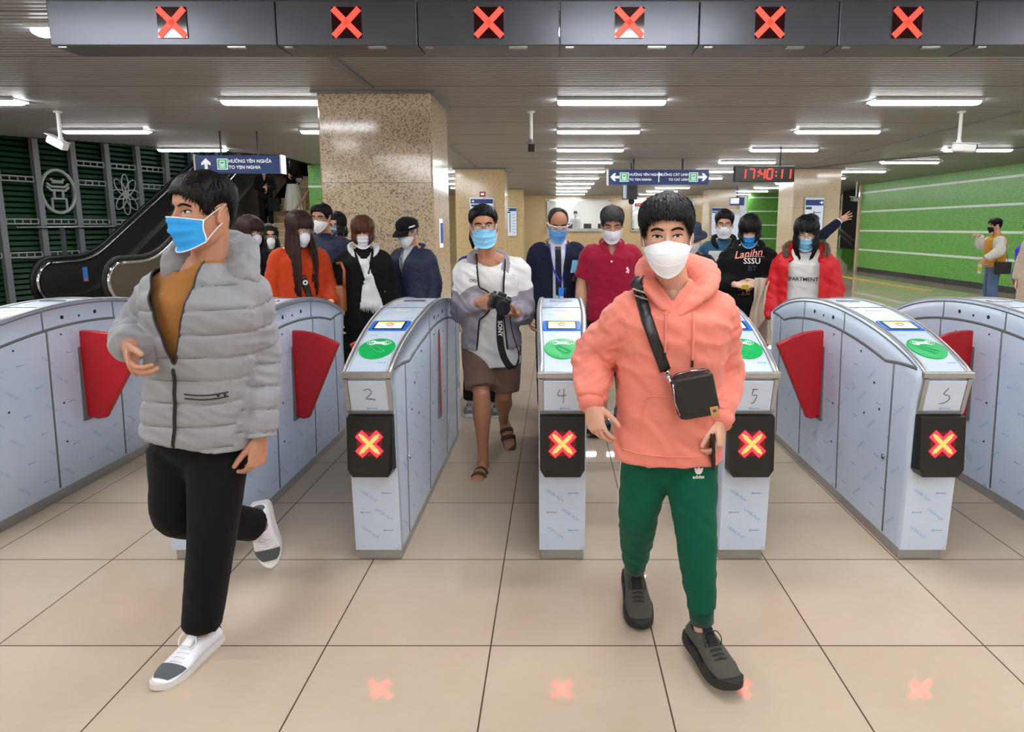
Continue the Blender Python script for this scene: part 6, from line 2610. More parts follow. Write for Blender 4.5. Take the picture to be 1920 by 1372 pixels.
for q in ('a', 'b'):
    an = J['an' + q]
    f, u = Cc.footdir(q)
    t = u.cross(f) * -1
    def W(x, y, z):
        return an + t * x + f * y + u * (z - .088)
    b = MB()
    pr = [(-.075, .022), (-.06, .032), (0, .036), (.06, .042), (.12, .048), (.17, .045), (.20, .032), (.215, .012)]
    b.rings([[W(x * w, y, z) for x, z in ((-1, -.006), (-1, .010), (1, .010), (1, -.006))] for y, w in pr], 0, True, False)
    sd = Cc.part('sandal', b, M['sandal'])
    b = MB()
    for y0, w, h in ((.11, .050, .050), (.055, .046, .062)):
        pts = [W(w * cos(a), y0 + .012 * sin(a), .004 + h * sin(a)) for a in [pi * i / 10 for i in range(11)]]
        b.tube(pts, [(.017, .004)] * 11, n=6, ref=f)
    Cc.part('strap', b, M['sandal'], sd)

cm = thing('camera', 'black mirrorless camera with neck strap held by the man in the windbreaker', 'camera', P(938, 570, 3.64))
cc = P(936, 567, 3.66)
Rc = Matrix.Rotation(radians(14), 3, 'Z') @ Matrix.Rotation(radians(22), 3, 'Y')
def cw(x, y, z):
    return cc + Rc @ V((x, y, z))
b = MB()
b.bbox(cc, (.125, .055, .085), .010, rot=Rc)
b.bbox(cw(-.048, -.03, -.004), (.030, .030, .078), .008, rot=Rc)
b.bbox(cw(0, 0, .048), (.050, .045, .030), .008, rot=Rc)
b.build('camera_body', M['black'], cm)
b = MB()
b.cyl(cw(.012, -.025, -.006), cw(.012, -.075, -.012), .036, 24)
b.cyl(cw(.012, -.070, -.012), cw(.012, -.118, -.018), .038, 24, r2=.042)
ln = b.build('lens', M['matte_black'], cm)
b = MB()
b.cyl(cw(.012, -.112, -.017), cw(.012, -.1195, -.018), .032, 24)
b.build('front_glass', mat('lens_glass', C8(14, 16, 24), rough=.05), ln)
b = MB()
b.cyl(cw(-.045, 0, .042), cw(-.045, 0, .054), .010, 14)
b.cyl(cw(.045, .0, .042), cw(.045, 0, .052), .013, 14)
b.build('dial', M['black'], cm)
sa = cw(.060, 0, .03)
path = [cw(.02, -.03, -.04), P(937, 600, 3.66), P(938, 640, 3.68), P(946, 672, 3.69), P(960, 690, 3.70), P(970, 682, 3.72), P(972, 660, 3.73), P(960, 620, 3.73), cw(.062, 0, .0)]
pts = [V(p) for p in catmull([tuple(p) for p in path], 40)]
b = MB()
refs = []
for i in range(40):
    refs.append(V((1, .1, 0)) if i < 22 else V((.3, 1, 0)))
b.tube(pts, [(.020, .0025) if i < 27 else (.006, .0025) for i in range(40)], n=8, ref=refs)
stp = b.build('neck_strap', M['matte_black'], cm)
b = MB()
def strap_text(body, i0, size):
    tv_, tf_ = text_geo(body, 'LEFT', 2, .02)
    base_, nx_ = pts[i0], pts[i0 + 5]
    d = (nx_ - base_).normalized()
    s_ = V((1, .1, 0)).normalized()
    n_ = V((0.05, -1, 0))
    b.add([base_ + d * x * size + s_ * (y * size) + n_ * .006 for x, y in tv_], tf_)
strap_text('SONY', 5, .036)
b.build('strap_lettering', M['stripe'], stp)
# ================================================================== the crowd behind the gates
M['suit'] = cloth('navy_suit_wool', C8(22, 28, 48), var=.06, sheen=.05)
M['shirt'] = cloth('white_dress_shirt', C8(214, 216, 222))
M['tie'] = cloth('dark_navy_tie', C8(34, 38, 58))
M['polo'] = cloth('maroon_pique', C8(150, 14, 50), bump=.3)
M['dark_shorts'] = cloth('black_shorts', C8(24, 24, 26))
M['black_fleece'] = cloth('black_fleece', C8(15, 15, 17), sheen=.04)
M['beige_chino'] = cloth('beige_cotton', C8(196, 176, 156))
M['red_parka'] = mat('red_parka_nylon', C8(204, 8, 22), rough=.6, bump=.15, bscale=40, bdist=.006)
M['fur'] = mat('brown_fur_trim', C8(120, 104, 86), rough=.95, var=.5, vscale=160)
M['orange_knit'] = cloth('rust_orange_knit', C8(190, 62, 22), bump=.5, bs=260)
M['navy_jacket'] = mat('navy_jacket', C8(28, 38, 66), rough=.7, bump=.15, bscale=40, bdist=.005)
M['scarf'] = cloth('white_knit_scarf', C8(222, 222, 222), bump=.5, bs=200)
M['teal'] = mat('teal_nylon', C8(16, 76, 106), rough=.6)
M['offwhite'] = cloth('off_white_cotton', C8(214, 212, 204))
M['mustard'] = cloth('mustard_wool', C8(206, 140, 28), bump=.4)
M['jeans'] = cloth('blue_denim', C8(92, 116, 150), bump=.4)
M['beige_coat'] = cloth('beige_wool_coat', C8(196, 176, 156))
M['cream'] = cloth('cream_fleece', C8(232, 222, 206), bump=.6, bs=120)
M['skirt_white'] = cloth('white_tulle', C8(226, 224, 216))
M['dark_shoe'] = mat('black_shoe_leather', C8(22, 22, 24), rough=.35)
M['grey_shoe'] = cloth('grey_trainer', C8(96, 98, 104))
M['print_white'] = mat('white_print', C8(226, 222, 216), rough=.7)
M['print_pink'] = mat('salmon_print', C8(232, 148, 128), rough=.7)
M['print_blue'] = mat('navy_print', C8(40, 52, 92), rough=.7)
M['lanyard'] = mat('blue_lanyard', C8(60, 70, 220), rough=.5)
M['card_blue'] = mat('blue_card', C8(30, 130, 230), rough=.4)
M['tan_leather'] = mat('tan_leather', C8(158, 92, 52), rough=.45)

def crowd(label, J, skin, seed, vox=.013, hvox=.006, **kw):
    return Fig(label, J, J['_yaw'], skin, J['_h'], seed=seed, vox=vox, **kw)

def shoes(F, style, mats, L=.27, lace=False):
    for q in ('a', 'b'):
        F.shoe(q, style, mats, L=L, lace=lace)

DS = lambda c=None: [M['dark_shoe'], M['shoe_sole'], M['dark_shoe'], M['black'], M['dark_shoe']]
WS = lambda: [M['white_leather'], M['sole_white'], M['white_leather'], M['white_paint'], M['white_leather']]

def vcut(F, depth, w, z_extra=0.0, bottom=None):
    """Open front: a V from the neck down to depth, then open to the hem if bottom is given."""
    nz_ = F.J['neck'].z - F.J.get('ground', 0)
    def g(ls, lf, lz):
        t = max(0.0, (lz - (nz_ - depth)) / depth)
        ww = w * t if bottom is None else max(w * t, bottom)
        lo = lz - (nz_ - depth) if bottom is None else 1.0
        return min(lf * 3, lo, ww - abs(ls), .22 - lf)
    return g

# ---- suited man with face shield
J = pose(1045, 396, 5.1, 3, hpitch=26, hyaw=10, height=1.72)
L = J['_L']
D = crowd('balding person in a navy suit with face shield behind the gate numbered 4', J, SK3, 21)
D.body(hvox=.006)
D.face('closed', brow=.8)
D.mask('surg', M['mask_blue'], edge=M['mask_blue'])
hlb = [(0, .112), (.5, .110), (.85, .100), (1.05, .05), (1.22, .0), (1.38, .01), (1.5, .03), (1.85, .03), (2.05, -.01), (2.4, -.045), (pi, -.06)]
D.hair(M['hair_grey'], 'short', vol=(.004, .004), fringe=0, locks=40, hl=hlb, messy=.001, lock_r=.004)
D.top('shirt', M['shirt'], hem=.0, th=.008, sleeve=(.05, .045, .04), wr=.003)
D.line_on([(0, 1.40), (.002, 1.25), (.006, 1.02)], .004, M['tie'], 'tie', 14, off=.006, flat=.024)
D.line_on([(-.065, 1.42), (-.045, 1.25), (.015, 1.12)], .003, M['lanyard'], 'lanyard', 12, off=.009, flat=.006)
D.line_on([(.065, 1.42), (.055, 1.25), (.025, 1.12)], .003, M['lanyard'], 'lanyard', 12, off=.009, flat=.006)
c = D.surf(.03, 1.03, .018)
b = MB()
b.bbox(c + V((0, 0, .0)), (.055, .006, .10), .003, 0)
b.box(c + V((0, -.004, -.03)), (.040, .002, .02), 1)
D.part('name_card', b, [M['card_blue'], M['print_white']])
D.top('suit_jacket', M['suit'], hem=.13, th=.022, wid=1.04, sleeve=(.070, .062, .050), arm_to=.95, cut=vcut(D, .48, .085, bottom=.05), wr=.004)
D.border_trim('lapel', M['suit'], .009)
c = D.surf(.125, 1.245, .006)
b = MB()
b.grid(lambda u, v: c + V((-.035 + .06 * u + .015 * v, -.006 * sin(u * 9), -.05 + .10 * v)), 8, 8)
D.part('pocket_mask', b, M['mask_pale'])
D.legs('trousers', M['suit'], r=(.092, .074, .062), to=1.0)
shoes(D, 'flat', DS())
b = MB()
def sh(u, v, o=0):
    a = -1.25 + 2.5 * u
    return D.hw((.105 * sin(a), -.01 + (.135 + o) * cos(a) ** .7 if cos(a) > 0 else 0, .03 - .20 * v))
b.grid(sh, 20, 8)
fs_ = D.part('face_shield', b, mat('clear_visor', (.95, .97, 1), rough=.05, alpha=.13, spec=.9))
b = MB()
b.tube([sh(i / 19, 0) for i in range(20)], .003, n=6)
D.part('visor_rim', b, M['mask_white'], fs_)
D.glasses(M['mask_white'], 'flat', lens=False)
wt = thing('walkie_talkie', 'black walkie talkie clipped to the chest of the navy suit', 'radio', D.surf(.15, 1.17, .02))
c = D.surf(.15, 1.17, .028)
Rw = Matrix.Rotation(radians(24), 3, 'Y')
b = MB()
b.bbox(c, (.055, .030, .11), .006, rot=Rw)
b.build('radio_body', M['black'], wt)
b = MB()
b.cyl(c + Rw @ V((.018, 0, .05)), c + Rw @ V((.018, 0, .17)), .006, 8)
b.build('antenna', M['rubber'], wt)

# ---- man in maroon polo
J = pose(1147, 391, 4.85, 3, hpitch=22, hyaw=4, height=1.71)
L = J['_L']
J['hpa'], J['hpb'] = L(-.09, 0, .88), L(.09, 0, .88)
J['anb'] = L(.10, -.16, .12)
J['knb'] = L(.10, -.0, .48)
J['ana'] = L(-.06, .18, .10)
J['kna'] = L(-.08, .12, .50)
J['toea'] = J['_f'] * 1.0 - J['_s'] * .5 + V((0, 0, .06))
E = crowd('person in a maroon polo shirt and white mask looking down, left of the pink hoodie', J, SK1, 22)
E.body(hvox=.006, arm_r=(.052, .046, .032), leg_r=(.066, .056, .040))
E.face('closed', brow=.85)
E.mask('cloth', M['mask_white'])
E.hair(M['hair_grey'], 'short', vol=(.010, .022), fringe=.014, locks=220, lock_r=.0055, messy=.004)
E.top('polo_shirt', M['polo'], hem=.10, th=.024, wid=1.04, sleeve=(.074, .074, .074), arm_to=-.22, wr=.006, cut=lambda ls, lf, lz: min(lf, lz - (J['neck'].z - .10 + abs(ls) * 2.2)))
neck_loop(E, [(-.012, .10, -.105), (-.055, .085, -.045), (-.075, .02, .0), (0, -.075, .025), (.075, .02, .0), (.055, .085, -.045), (.012, .10, -.105)],
          [(.006, .012), (.008, .028), (.009, .03), (.009, .03), (.009, .03), (.008, .028), (.006, .012)], M['polo'], 'collar', wr=.0, vox=.008)
E.text_on('♞', .105, 1.265, .05, M['print_white'], 'chest_logo') if False else None
b = MB()
for dx, dz, r in ((0, .012, .010), (.006, -.004, .011), (-.004, -.016, .007), (.010, -.020, .006)):
    c = E.surf(.115 + dx, 1.235 + dz, .003)
    b.ell(c, (r, .003, r * 1.1), nu=8, nv=6)
E.part('chest_logo', b, M['print_white'])
b = MB()
b.ell(E.surf(-.004, J['neck'].z - .135, .003), (.008, .004, .008), nu=10, nv=6)
E.part('button', b, M['print_white'])
E.legs('shorts', M['dark_shorts'], r=(.104, .098, .092), to=.10)
shoes(E, 'runner', [M['grey_shoe'], M['shoe_sole'], M['black'], M['black'], M['black']], lace=True)

# ---- person in a dark bucket hat behind the pink hoodie
J = pose(1297, 418, 5.6, 4, hpitch=18, height=1.58)
F_ = crowd('person in a dark bucket hat and dark jacket, mostly hidden behind the pink hoodie', J, SK1, 23, vox=.015)
F_.body(hvox=.007)
F_.mask('cloth', M['mask_white'])
F_.hair(M['hair_black'], 'short', vol=(.006, .008), fringe=.0, locks=40)
b = MB()
R0 = [(0.120, .075), (.122, .085), (.05, .098), (.04, .104), (.025, .150), (.015, .152)]
b.rings([[F_.hw((r * .95 * cos(2 * pi * j / 24), r * 1.12 * sin(2 * pi * j / 24) - .008, z + .012)) for j in range(24)] for z, r in R0], 0, True, True)
F_.part('bucket_hat', b, M['navy_jacket'])
F_.top('jacket', cloth('charcoal_jacket', C8(44, 48, 58)), hem=.12, th=.03, wid=1.05, sleeve=(.074, .066, .054), wr=.006)
F_.legs('trousers', M['black_trouser'])
shoes(F_, 'flat', DS())

# ---- man with round glasses
J = pose(1359, 397, 6.1, 0, hpitch=5, height=1.70)
G = crowd('person with round glasses, white mask and teal and white jacket near the far route board', J, SK2, 24, vox=.014)
G.body(hvox=.006)
G.face('open', brow=.95)
G.mask('cloth', M['mask_white'])
G.glasses(M['tan_leather'], 'round')
G.hair(M['hair_black'], 'short', vol=(.006, .026), fringe=.004, locks=150)
def paintG(ls, lf, lz, c, F):
    return min(.135 - abs(ls), 1.33 - lz)
G.top('jacket', [M['teal'], M['offwhite']], hem=.12, th=.026, wid=1.05, sleeve=(.074, .066, .05), wr=.006, paint=paintG)
neck_loop(G, [(-.03, .10, -.09), (-.09, .06, -.02), (-.08, -.04, .03), (0, -.09, .04), (.08, -.04, .03), (.09, .06, -.02), (.03, .10, -.09)],
          [(.02, .03)] * 7, M['black_fleece'], 'hood', vox=.010)
G.legs('trousers', M['beige_chino'])
shoes(G, 'flat', DS())

# ---- girl in the black printed hoodie
J = pose(1407, 393, 5.35, 2, hpitch=24, hyaw=-2, height=1.66)
L = J['_L']
J['ela'], J['elb'] = L(-.235, -.02, 1.11), L(.235, -.02, 1.11)
J['wra'], J['wrb'] = L(-.10, .20, 1.11), L(.10, .20, 1.12)
J['handa'] = dict(d=J['_s'] * 1.0 + J['_f'] * .3, n=-J['_f'] * .6 - V((0, 0, .6)), curl=(30, 45, 30))
J['handb'] = dict(d=-J['_s'] * .9 + J['_f'] * .35, n=-J['_f'] * .6 - V((0, 0, .6)), curl=(30, 45, 30))
Hh = crowd('person in a black printed hoodie and bright blue mask holding a beige garment', J, SK4, 25, vox=.011)
Hh.body(hvox=.006)
Hh.face('closed', brow=.7)
Hh.mask('surg', M['mask_blue'], edge=M['mask_white'])
Hh.hair(M['hair_black'], 'long', vol=(.010, .016), locks=170, length=.05, lock_r=.007, side_in=.02, bang_to=.022)
Hh.top('hoodie', M['black_fleece'], hem=.10, th=.034, wid=1.10, sleeve=(.086, .084, .055), arm_to=.9, wr=.008)
bvH = Hh.bvh
neck_loop(Hh, [(-.02, .105, -.085), (-.085, .06, -.03), (-.09, -.03, .015), (0, -.10, .03), (.09, -.03, .015), (.085, .06, -.03), (.02, .105, -.085)],
          [(.015, .03), (.022, .036), (.026, .042), (.03, .045), (.026, .042), (.022, .036), (.015, .03)], M['black_fleece'], 'hood', vox=.010)
Hh.text_on('Lanihn', .0, 1.335, .085, M['print_pink'], 'hoodie_print', ang=8, shear=.35, bold=.012, off=.010, bvh=bvH)
Hh.text_on('SSSU', .025, 1.275, .065, M['print_white'], 'hoodie_print', ang=0, bold=.01, off=.008, bvh=bvH)
Hh.line_on([(-.02, 1.312), (.12, 1.312)], .002, M['print_white'], 'hoodie_print', 8, bvh=bvH)
Hh.text_on('BT', .03, 1.215, .06, M['print_blue'], 'hoodie_print', bold=.02, bvh=bvH)
Hh.text_on('Lucihn\n- Rok', -.02, 1.03, .045, M['tan_leather'], 'hoodie_print', ang=8, shear=.3, bvh=bvH)
Hh.legs('trousers', M['beige_chino'], r=(.098, .088, .080), to=1.0)
shoes(Hh, 'flat', WS())
gc = Hh.J['wrb'] + J['_f'] * .05
gm = thing('folded_coat', 'beige garment draped over the arm of the black printed hoodie', 'garment', gc - V((0, 0, .3)))
b = MB()
b.grid(lambda u, v: gc + V((0, 0, .055)) + J['_s'] * (lerp(-.06, .11, u) + .02 * sin(v * 5 + u * 3)) + J['_f'] * (.02 + .055 * sin(min(1, v * 2.2) * pi / 2) + .018 * sin(u * 19 + v * 3)) + V((0, 0, -.42 * max(0, v - .12) * (.75 + .35 * sin(u * 4 + .6)))), 28, 20)
b.grid(lambda u, v: gc + V((0, 0, .050)) + J['_s'] * (lerp(-.05, .10, u)) + J['_f'] * (.0 + .04 * sin(min(1, v * 2.2) * pi / 2) + .012 * sin(u * 17)) + V((0, 0, -.30 * max(0, v - .12))), 20, 12)
b.build('drape', M['beige_coat'], gm)
c = Hh.J['palma'] + J['_f'] * .045
b = MB()
b.bbox(c, (.055, .003, .038), .001, rot=Matrix.Rotation(radians(20), 3, 'X'))
tag(b.build('ticket_card', mat('yellow_card', C8(222, 180, 40), rough=.5)), 'small yellow ticket card in the hand of the black printed hoodie', 'card')

# ---- girl in the red parka
J = pose(1514, 407, 4.95, -2, hpitch=20, hyaw=2, height=1.64)
L = J['_L']
I_ = crowd('person in a red fur collared parka over a white lettered tee', J, SK4, 26, vox=.011)
I_.body(hvox=.006)
I_.face('closed', brow=.7)
I_.mask('surg', M['mask_pale'], edge=M['mask_white'])
I_.glasses(M['gold'], 'flat')
I_.hair(M['hair_black'], 'long', vol=(.013, .018), locks=190, length=.165, lock_r=.008, side_in=.035, bang=True, bang_to=.040)
I_.top('tee_shirt', M['tee_white'], hem=.12, th=.016, sleeve=(.05, .045, .04), arm_to=-.4, wr=.005)
bvT = I_.bvh
I_.text_on('DEPARTMENT', -.024, 1.155, .0420, M['matte_black'], 'shirt_lettering', bold=.012, off=.006, bvh=bvT)
I_.top('parka', M['red_parka'], hem=.12, th=.042, wid=1.10, sleeve=(.086, .084, .060), arm_to=1.0, cut=vcut(I_, .30, .11, bottom=.112), wr=.010, wfreq=(7, 7, 14))
neck_loop(I_, [(-.10, .095, -.075), (-.135, .03, -.02), (-.11, -.05, .025), (0, -.11, .04), (.11, -.05, .025), (.14, .03, -.02), (.115, .095, -.08)],
          [(.02, .03), (.026, .04), (.03, .045), (.03, .045), (.03, .045), (.026, .04), (.02, .03)], M['red_parka'], 'collar', vox=.011)
b = MB()
rng = random.Random(9)
nk = I_.J['neck']
loop = catmull([(-.13, .10, -.035), (-.150, .035, .015), (-.12, -.05, .055), (0, -.11, .07), (.12, -.05, .055), (.155, .035, .012), (.15, .085, -.035)], 60)
for i in range(1500):
    x, y, z = loop[rng.randrange(60)]
    p = nk + I_.s * x + I_.f * y + V((0, 0, z))
    d = V((rng.uniform(-1, 1), rng.uniform(-1, 1), rng.uniform(-.6, 1))).normalized() * rng.uniform(.016, .034)
    b.tube([p, p + d * .6, p + d + V((0, 0, -.008))], [.0036, .0024, .001], n=4)
I_.part('fur_trim', b, M['fur'], kind='stuff')
I_.legs('trousers', M['jeans'])
shoes(I_, 'flat', WS())

# ---- man with raised arm
J = pose(1522, 403, 8.0, 0, hpitch=8)
L = J['_L']
q = P(1574, 414, 8.0)
J['shb'] = P(1540, 440, 8.0)
J['elb'] = L(.26, .02, 1.50)
J['wrb'] = q
J['elb'] = lerp(J['shb'], q, .52) + V((0, 0, -.01))
dd = (P(1592, 404, 8.0) - q)
J['handb'] = dict(d=dd, n=V((.1, -1, .0)), curl=(4, 6, 4), spread=.20, thumb=(.4, .9, .1), tc=5)
K_ = crowd('person in a navy suit with one arm stretched up sideways, hidden behind the red parka', J, SK2, 27, vox=.014)
K_.body(hvox=.007)
K_.hair(M['hair_black'], 'short', vol=(.006, .022), fringe=.006, locks=70)
K_.mask('surg', M['mask_pale'], edge=M['mask_white'])
K_.top('suit_jacket', M['suit'], hem=.13, th=.022, wid=1.04, sleeve=(.070, .062, .050), arm_to=.94, wr=.004)
b = MB()
e, w = J['elb'], J['wrb']
b.tube([lerp(e, w, .90), lerp(e, w, 1.02)], [.043, .043], n=14)
K_.part('shirt_cuff', b, M['shirt'])
K_.legs('trousers', M['suit'])
shoes(K_, 'flat', DS())

# ---- boy in mustard varsity jacket
J = pose(1873, 397, 11.6, -70, hpitch=4, height=1.70)
L = J['_L']
f, s_ = J['_f'], J['_s']
J['ela'], J['wra'] = L(-.22, .16, 1.22), L(-.14, .22, 1.40)
J['handa'] = dict(d=f + V((0, 0, .25)), n=V((0, 0, -1)), curl=(40, 50, 30))
J['elb'], J['wrb'] = L(.25, .02, 1.12), L(.20, .22, .98)
J['handb'] = dict(d=f * .6 - V((0, 0, .9)), n=-s_, curl=(40, 45, 30))
Kv = crowd('person in a mustard varsity jacket and black mask pointing along the green wall', J, SK2, 28, vox=.013)
Kv.body(hvox=.006)
Kv.face('open')
Kv.mask('cloth', M['matte_black'], strap=M['matte_black'])
Kv.hair(M['hair_black'], 'short', vol=(.012, .030), fringe=.018, locks=160)
def paintK(ls, lf, lz, c, F):
    g = -1
    for q_ in ('a', 'b'):
        a_, e_, w_ = F.J['sh' + q_], F.J['el' + q_], F.J['wr' + q_]
        g = max(g, .105 - min(segd(c, lerp(a_, e_, .25), e_), segd(c, e_, w_)))
    return g
Kv.top('varsity_jacket', [M['mustard'], M['offwhite']], hem=.06, th=.034, wid=1.08, sleeve=(.086, .092, .058), arm_to=.93, wr=.010, paint=paintK)
for zz, m_ in ((-.055, M['offwhite']), (-.085, M['mustard'])):
    b = MB()
    c = J['pel'] + V((0, 0, zz))
    b.tube([c + s_ * .202 * cos(a) + f * .155 * sin(a) for a in [2 * pi * i / 30 for i in range(30)]], .011, n=6, close=True)
    Kv.part('waist_rib', b, m_)
Kv.legs('jeans', M['jeans'], r=(.094, .082, .076), wr=.006)
shoes(Kv, 'sneaker', WS())
vb = thing('shoulder_bag', 'black shoulder bag on the hip of the mustard varsity jacket', 'bag', L(.16, -.05, .80))
c = L(.235, -.06, .83)
Rv = Matrix.Rotation(radians(J['_yaw']), 3, 'Z')
b = MB()
b.bbox(c, (.07, .26, .22), .02, rot=Rv)
b.build('bag_body', M['leather'], vb)
b = MB()
pts = [L(.235, .04, .93), L(.20, .05, 1.10), L(.14, .10, 1.28), L(.04, .06, 1.455), L(-.05, -.06, 1.45), L(-.02, -.17, 1.2), L(.16, -.16, .95)]
b.tube([p[:3] for p in catmull([tuple(p) for p in pts], 24)], [(.010, .003)] * 24, n=6, ref=s_)
b.build('strap', M['leather'], vb)
b = MB()
c = J['palmb'] + V((0, 0, -.10)) + f * .02
b.cyl(c - V((0, 0, .10)), c + V((0, 0, .06)), .032, 14)
b.cyl(c + V((0, 0, .06)), c + V((0, 0, .09)), .032, 14, r2=.013)
b.cyl(c + V((0, 0, .09)), c + V((0, 0, .11)), .014, 10, 1)
b.cyl(c - V((0, 0, .05)), c + V((0, 0, .02)), .0328, 14, 2)
tag(b.build('plastic_bottle', [mat('bottle_clear', C8(206, 214, 206), rough=.2), M['white_paint'], mat('bottle_label', C8(206, 196, 60), rough=.5)]), 'small bottle with a yellow label in the hand of the varsity jacket', 'bottle')

# ---- person cut by the right edge
J = pose(1964, 392, 8.2, -25, hpitch=5, height=1.70)
L = J['_L']
Lc = crowd('person in a beige coat with cream fleece collar, cut off by the right edge', J, SK4, 29, vox=.016)
Lc.body(hvox=.008)
Lc.mask('surg', M['mask_white'])
Lc.hair(M['hair_black'], 'long', vol=(.014, .02), locks=60, length=.25)
Lc.top('coat', M['beige_coat'], hem=.42, th=.05, wid=1.10, sleeve=(.085, .08, .065), wr=.010)
neck_loop(Lc, [(-.06, .13, -.14), (-.15, .06, -.05), (-.13, -.05, .0), (0, -.11, .03), (.13, -.05, .0), (.15, .06, -.05), (.06, .13, -.14)], [(.03, .055)] * 7, M['cream'], 'collar', wr=.01, vox=.012)
Lc.legs('trousers', M['jeans'])
shoes(Lc, 'flat', WS())
b = MB()
c = P(1912, 452, 9.0)
b.bbox(c, (.26, .16, .34), .05)
tag(b.build('backpack', mat('royal_blue_nylon', C8(34, 30, 190), rough=.6)), 'royal blue bag showing above the cream fleece collar at the right edge', 'bag') if False else None
J = pose(1940, 406, 9.4, -60, height=1.60)
Lb = crowd('person in a royal blue jacket, only a shoulder showing at the right edge', J, SK4, 30, vox=.016)
Lb.body(hvox=.009)
Lb.hair(M['hair_black'], 'short', locks=40)
Lb.top('jacket', mat('royal_blue_nylon', C8(34, 28, 200), rough=.6), hem=.12, th=.05, wid=1.1, sleeve=(.09, .085, .06), wr=.008)
Lb.legs('trousers', M['black_trouser'])
shoes(Lb, 'flat', DS())

# ---- man in black cap
J = pose(771, 409, 5.5, -38, hpitch=16, height=1.64)
L = J['_L']
f, s_ = J['_f'], J['_s']
Mm = crowd('elderly person in a black cap, navy zip jacket and white mask before the stone pillar', J, SK1, 31)
Mm.body(hvox=.006)
Mm.face('closed', brow=.8, browm=M['hair_grey'])
Mm.mask('kf', M['mask_white'])
Mm.hair(mat('grey_hair', C8(120, 118, 114), rough=.6), 'short', vol=(.004, .006), fringe=0, locks=60)
b = MB()
prof = [(.020, 1.00, .010), (.045, 1.0, .012), (.075, .98, .014), (.10, .80, .014), (.118, .5, .012), (.128, .15, .010)]
rings = []
for z, k_, o in prof:
    rr_ = []
    for j in range(32):
        th = 2 * pi * j / 32
        p = H(th, min(z, .05), .016)
        rr_.append(Mm.hw((p.x * k_, (p.y + .006) * k_ - .006, z + .006 + .012 * (cos(th) * .5))))
    rings.append(rr_)
b.rings(rings, 0, True, True)
cp = Mm.part('cap', b, M['black_fleece'])
b = MB()
def peak(i, j, dz=0):
    a = -1.0 + 2.0 * i
    r0 = H(a, .03, .014)
    return Mm.hw((r0.x * (1 + .06 * j), r0.y + .075 * j * cos(a) ** .6, .034 - .030 * j * j - .012 * a * a * j + dz))
b.grid(lambda i, j: peak(i, j), 16, 6)
b.grid(lambda i, j: peak(i, j, -.004), 16, 6)
Mm.part('peak', b, M['black_fleece'], cp)
b = MB()
b.tube([Mm.hw(H(a, .052, .020)) for a in (.9, 1.1, 1.3, 1.5)], [(.007, .002)] * 4, n=6, ref=V((0, 0, 1)))
Mm.part('cap_badge', b, M['mask_white'], cp)
Mm.top('shirt', M['shirt'], hem=0, th=.008, sleeve=(.05, .045, .04), wr=.003)
Mm.top('jacket', M['navy_jacket'], hem=.10, th=.034, wid=1.10, sleeve=(.080, .072, .056), cut=vcut(Mm, .22, .05), wr=.006)
Mm.border_trim('zip', M['steel'], .003)
neck_loop(Mm, [(-.035, .105, -.10), (-.08, .06, -.035), (-.08, -.03, .005), (0, -.085, .02), (.08, -.03, .005), (.08, .06, -.035), (.035, .105, -.10)],
          [(.008, .03), (.010, .034), (.012, .032), (.012, .03), (.012, .032), (.010, .034), (.008, .03)], M['navy_jacket'], 'collar', wr=.002, vox=.010)
Mm.legs('trousers', M['black_trouser'])
shoes(Mm, 'flat', DS())

# ---- woman in black coat with white scarf
J = pose(678, 405, 5.2, 3, hpitch=13, hyaw=-2, height=1.64)
L = J['_L']
N_ = crowd('person in a black coat with a long fringed white scarf behind the second gate gap', J, SK4, 32, vox=.012)
N_.body(hvox=.006, leg_r=(.064, .050, .036))
N_.face('closed', brow=.6)
N_.mask('surg', M['mask_white'])
N_.hair(M['hair_red'], 'long', vol=(.010, .018), locks=170, length=.07, lock_r=.007, side_in=.03, bang_to=.010)
N_.top('dress', M['black_trouser'], hem=.05, th=.008, sleeve=(.045, .04, .035), arm_to=-.3, wr=.003)
bvD = N_.bvh
N_.top('coat', M['black_fleece'], hem=.36, th=.036, wid=1.06, sleeve=(.078, .074, .060), arm_to=.95, cut=vcut(N_, .30, .075), wr=.007)
bvN = N_.bvh
N_.border_trim('lapel', M['black_fleece'], .010)
neck_loop(N_, [(-.03, .10, -.09), (-.085, .055, -.02), (-.075, -.03, .02), (0, -.085, .03), (.08, -.03, .02), (.085, .055, -.02), (.02, .10, -.10)],
          [(.014, .034), (.018, .04), (.02, .04), (.02, .04), (.02, .04), (.018, .04), (.014, .036)], M['scarf'], 'scarf', wr=.006, vox=.009)
b = MB()
for x0, x1, x2, z1, w, o in ((-.045, .02, .03, .94, .045, .02), (.0, .035, .085, .92, .042, .035), (-.02, .005, -.005, .95, .04, .028)):
    cc_ = catmull([(x0, J['neck'].z - .085), (lerp(x0, x1, .6), J['neck'].z - .20), (x1, 1.12), (x2, z1)], 18)
    pts = [N_.surf(x, z, .012 + o * .5, bvh=[bvN, bvD]) for x, z in cc_]
    ref = [V((1, .25 * sin(i * .9), 0)) for i in range(18)]
    b.tube(pts, [(w * (.65 + .35 * i / 17), .010 + .004 * sin(i * 1.1)) for i in range(18)], n=14, ref=ref, round_ends=True)
    e_ = pts[-1]
    for i in range(9):
        xx = -w + 2 * w * i / 8
        b.tube([e_ + V((xx, 0, .005)), e_ + V((xx * 1.05, -.004, -.025)), e_ + V((xx * 1.1 + .004 * (i % 3 - 1), .0, -.055 - .008 * (i % 3)))], [.007, .006, .003], n=5)
N_.part('scarf_end', b, M['scarf'])
for z, x in ((1.03, .15), (.97, .115)):
    b = MB()
    b.ell(N_.surf(x, z, .003, bvh=bvN), (.008, .005, .008), nu=10, nv=6)
    N_.part('button', b, M['steel'])
shoes(N_, 'sneaker', WS())
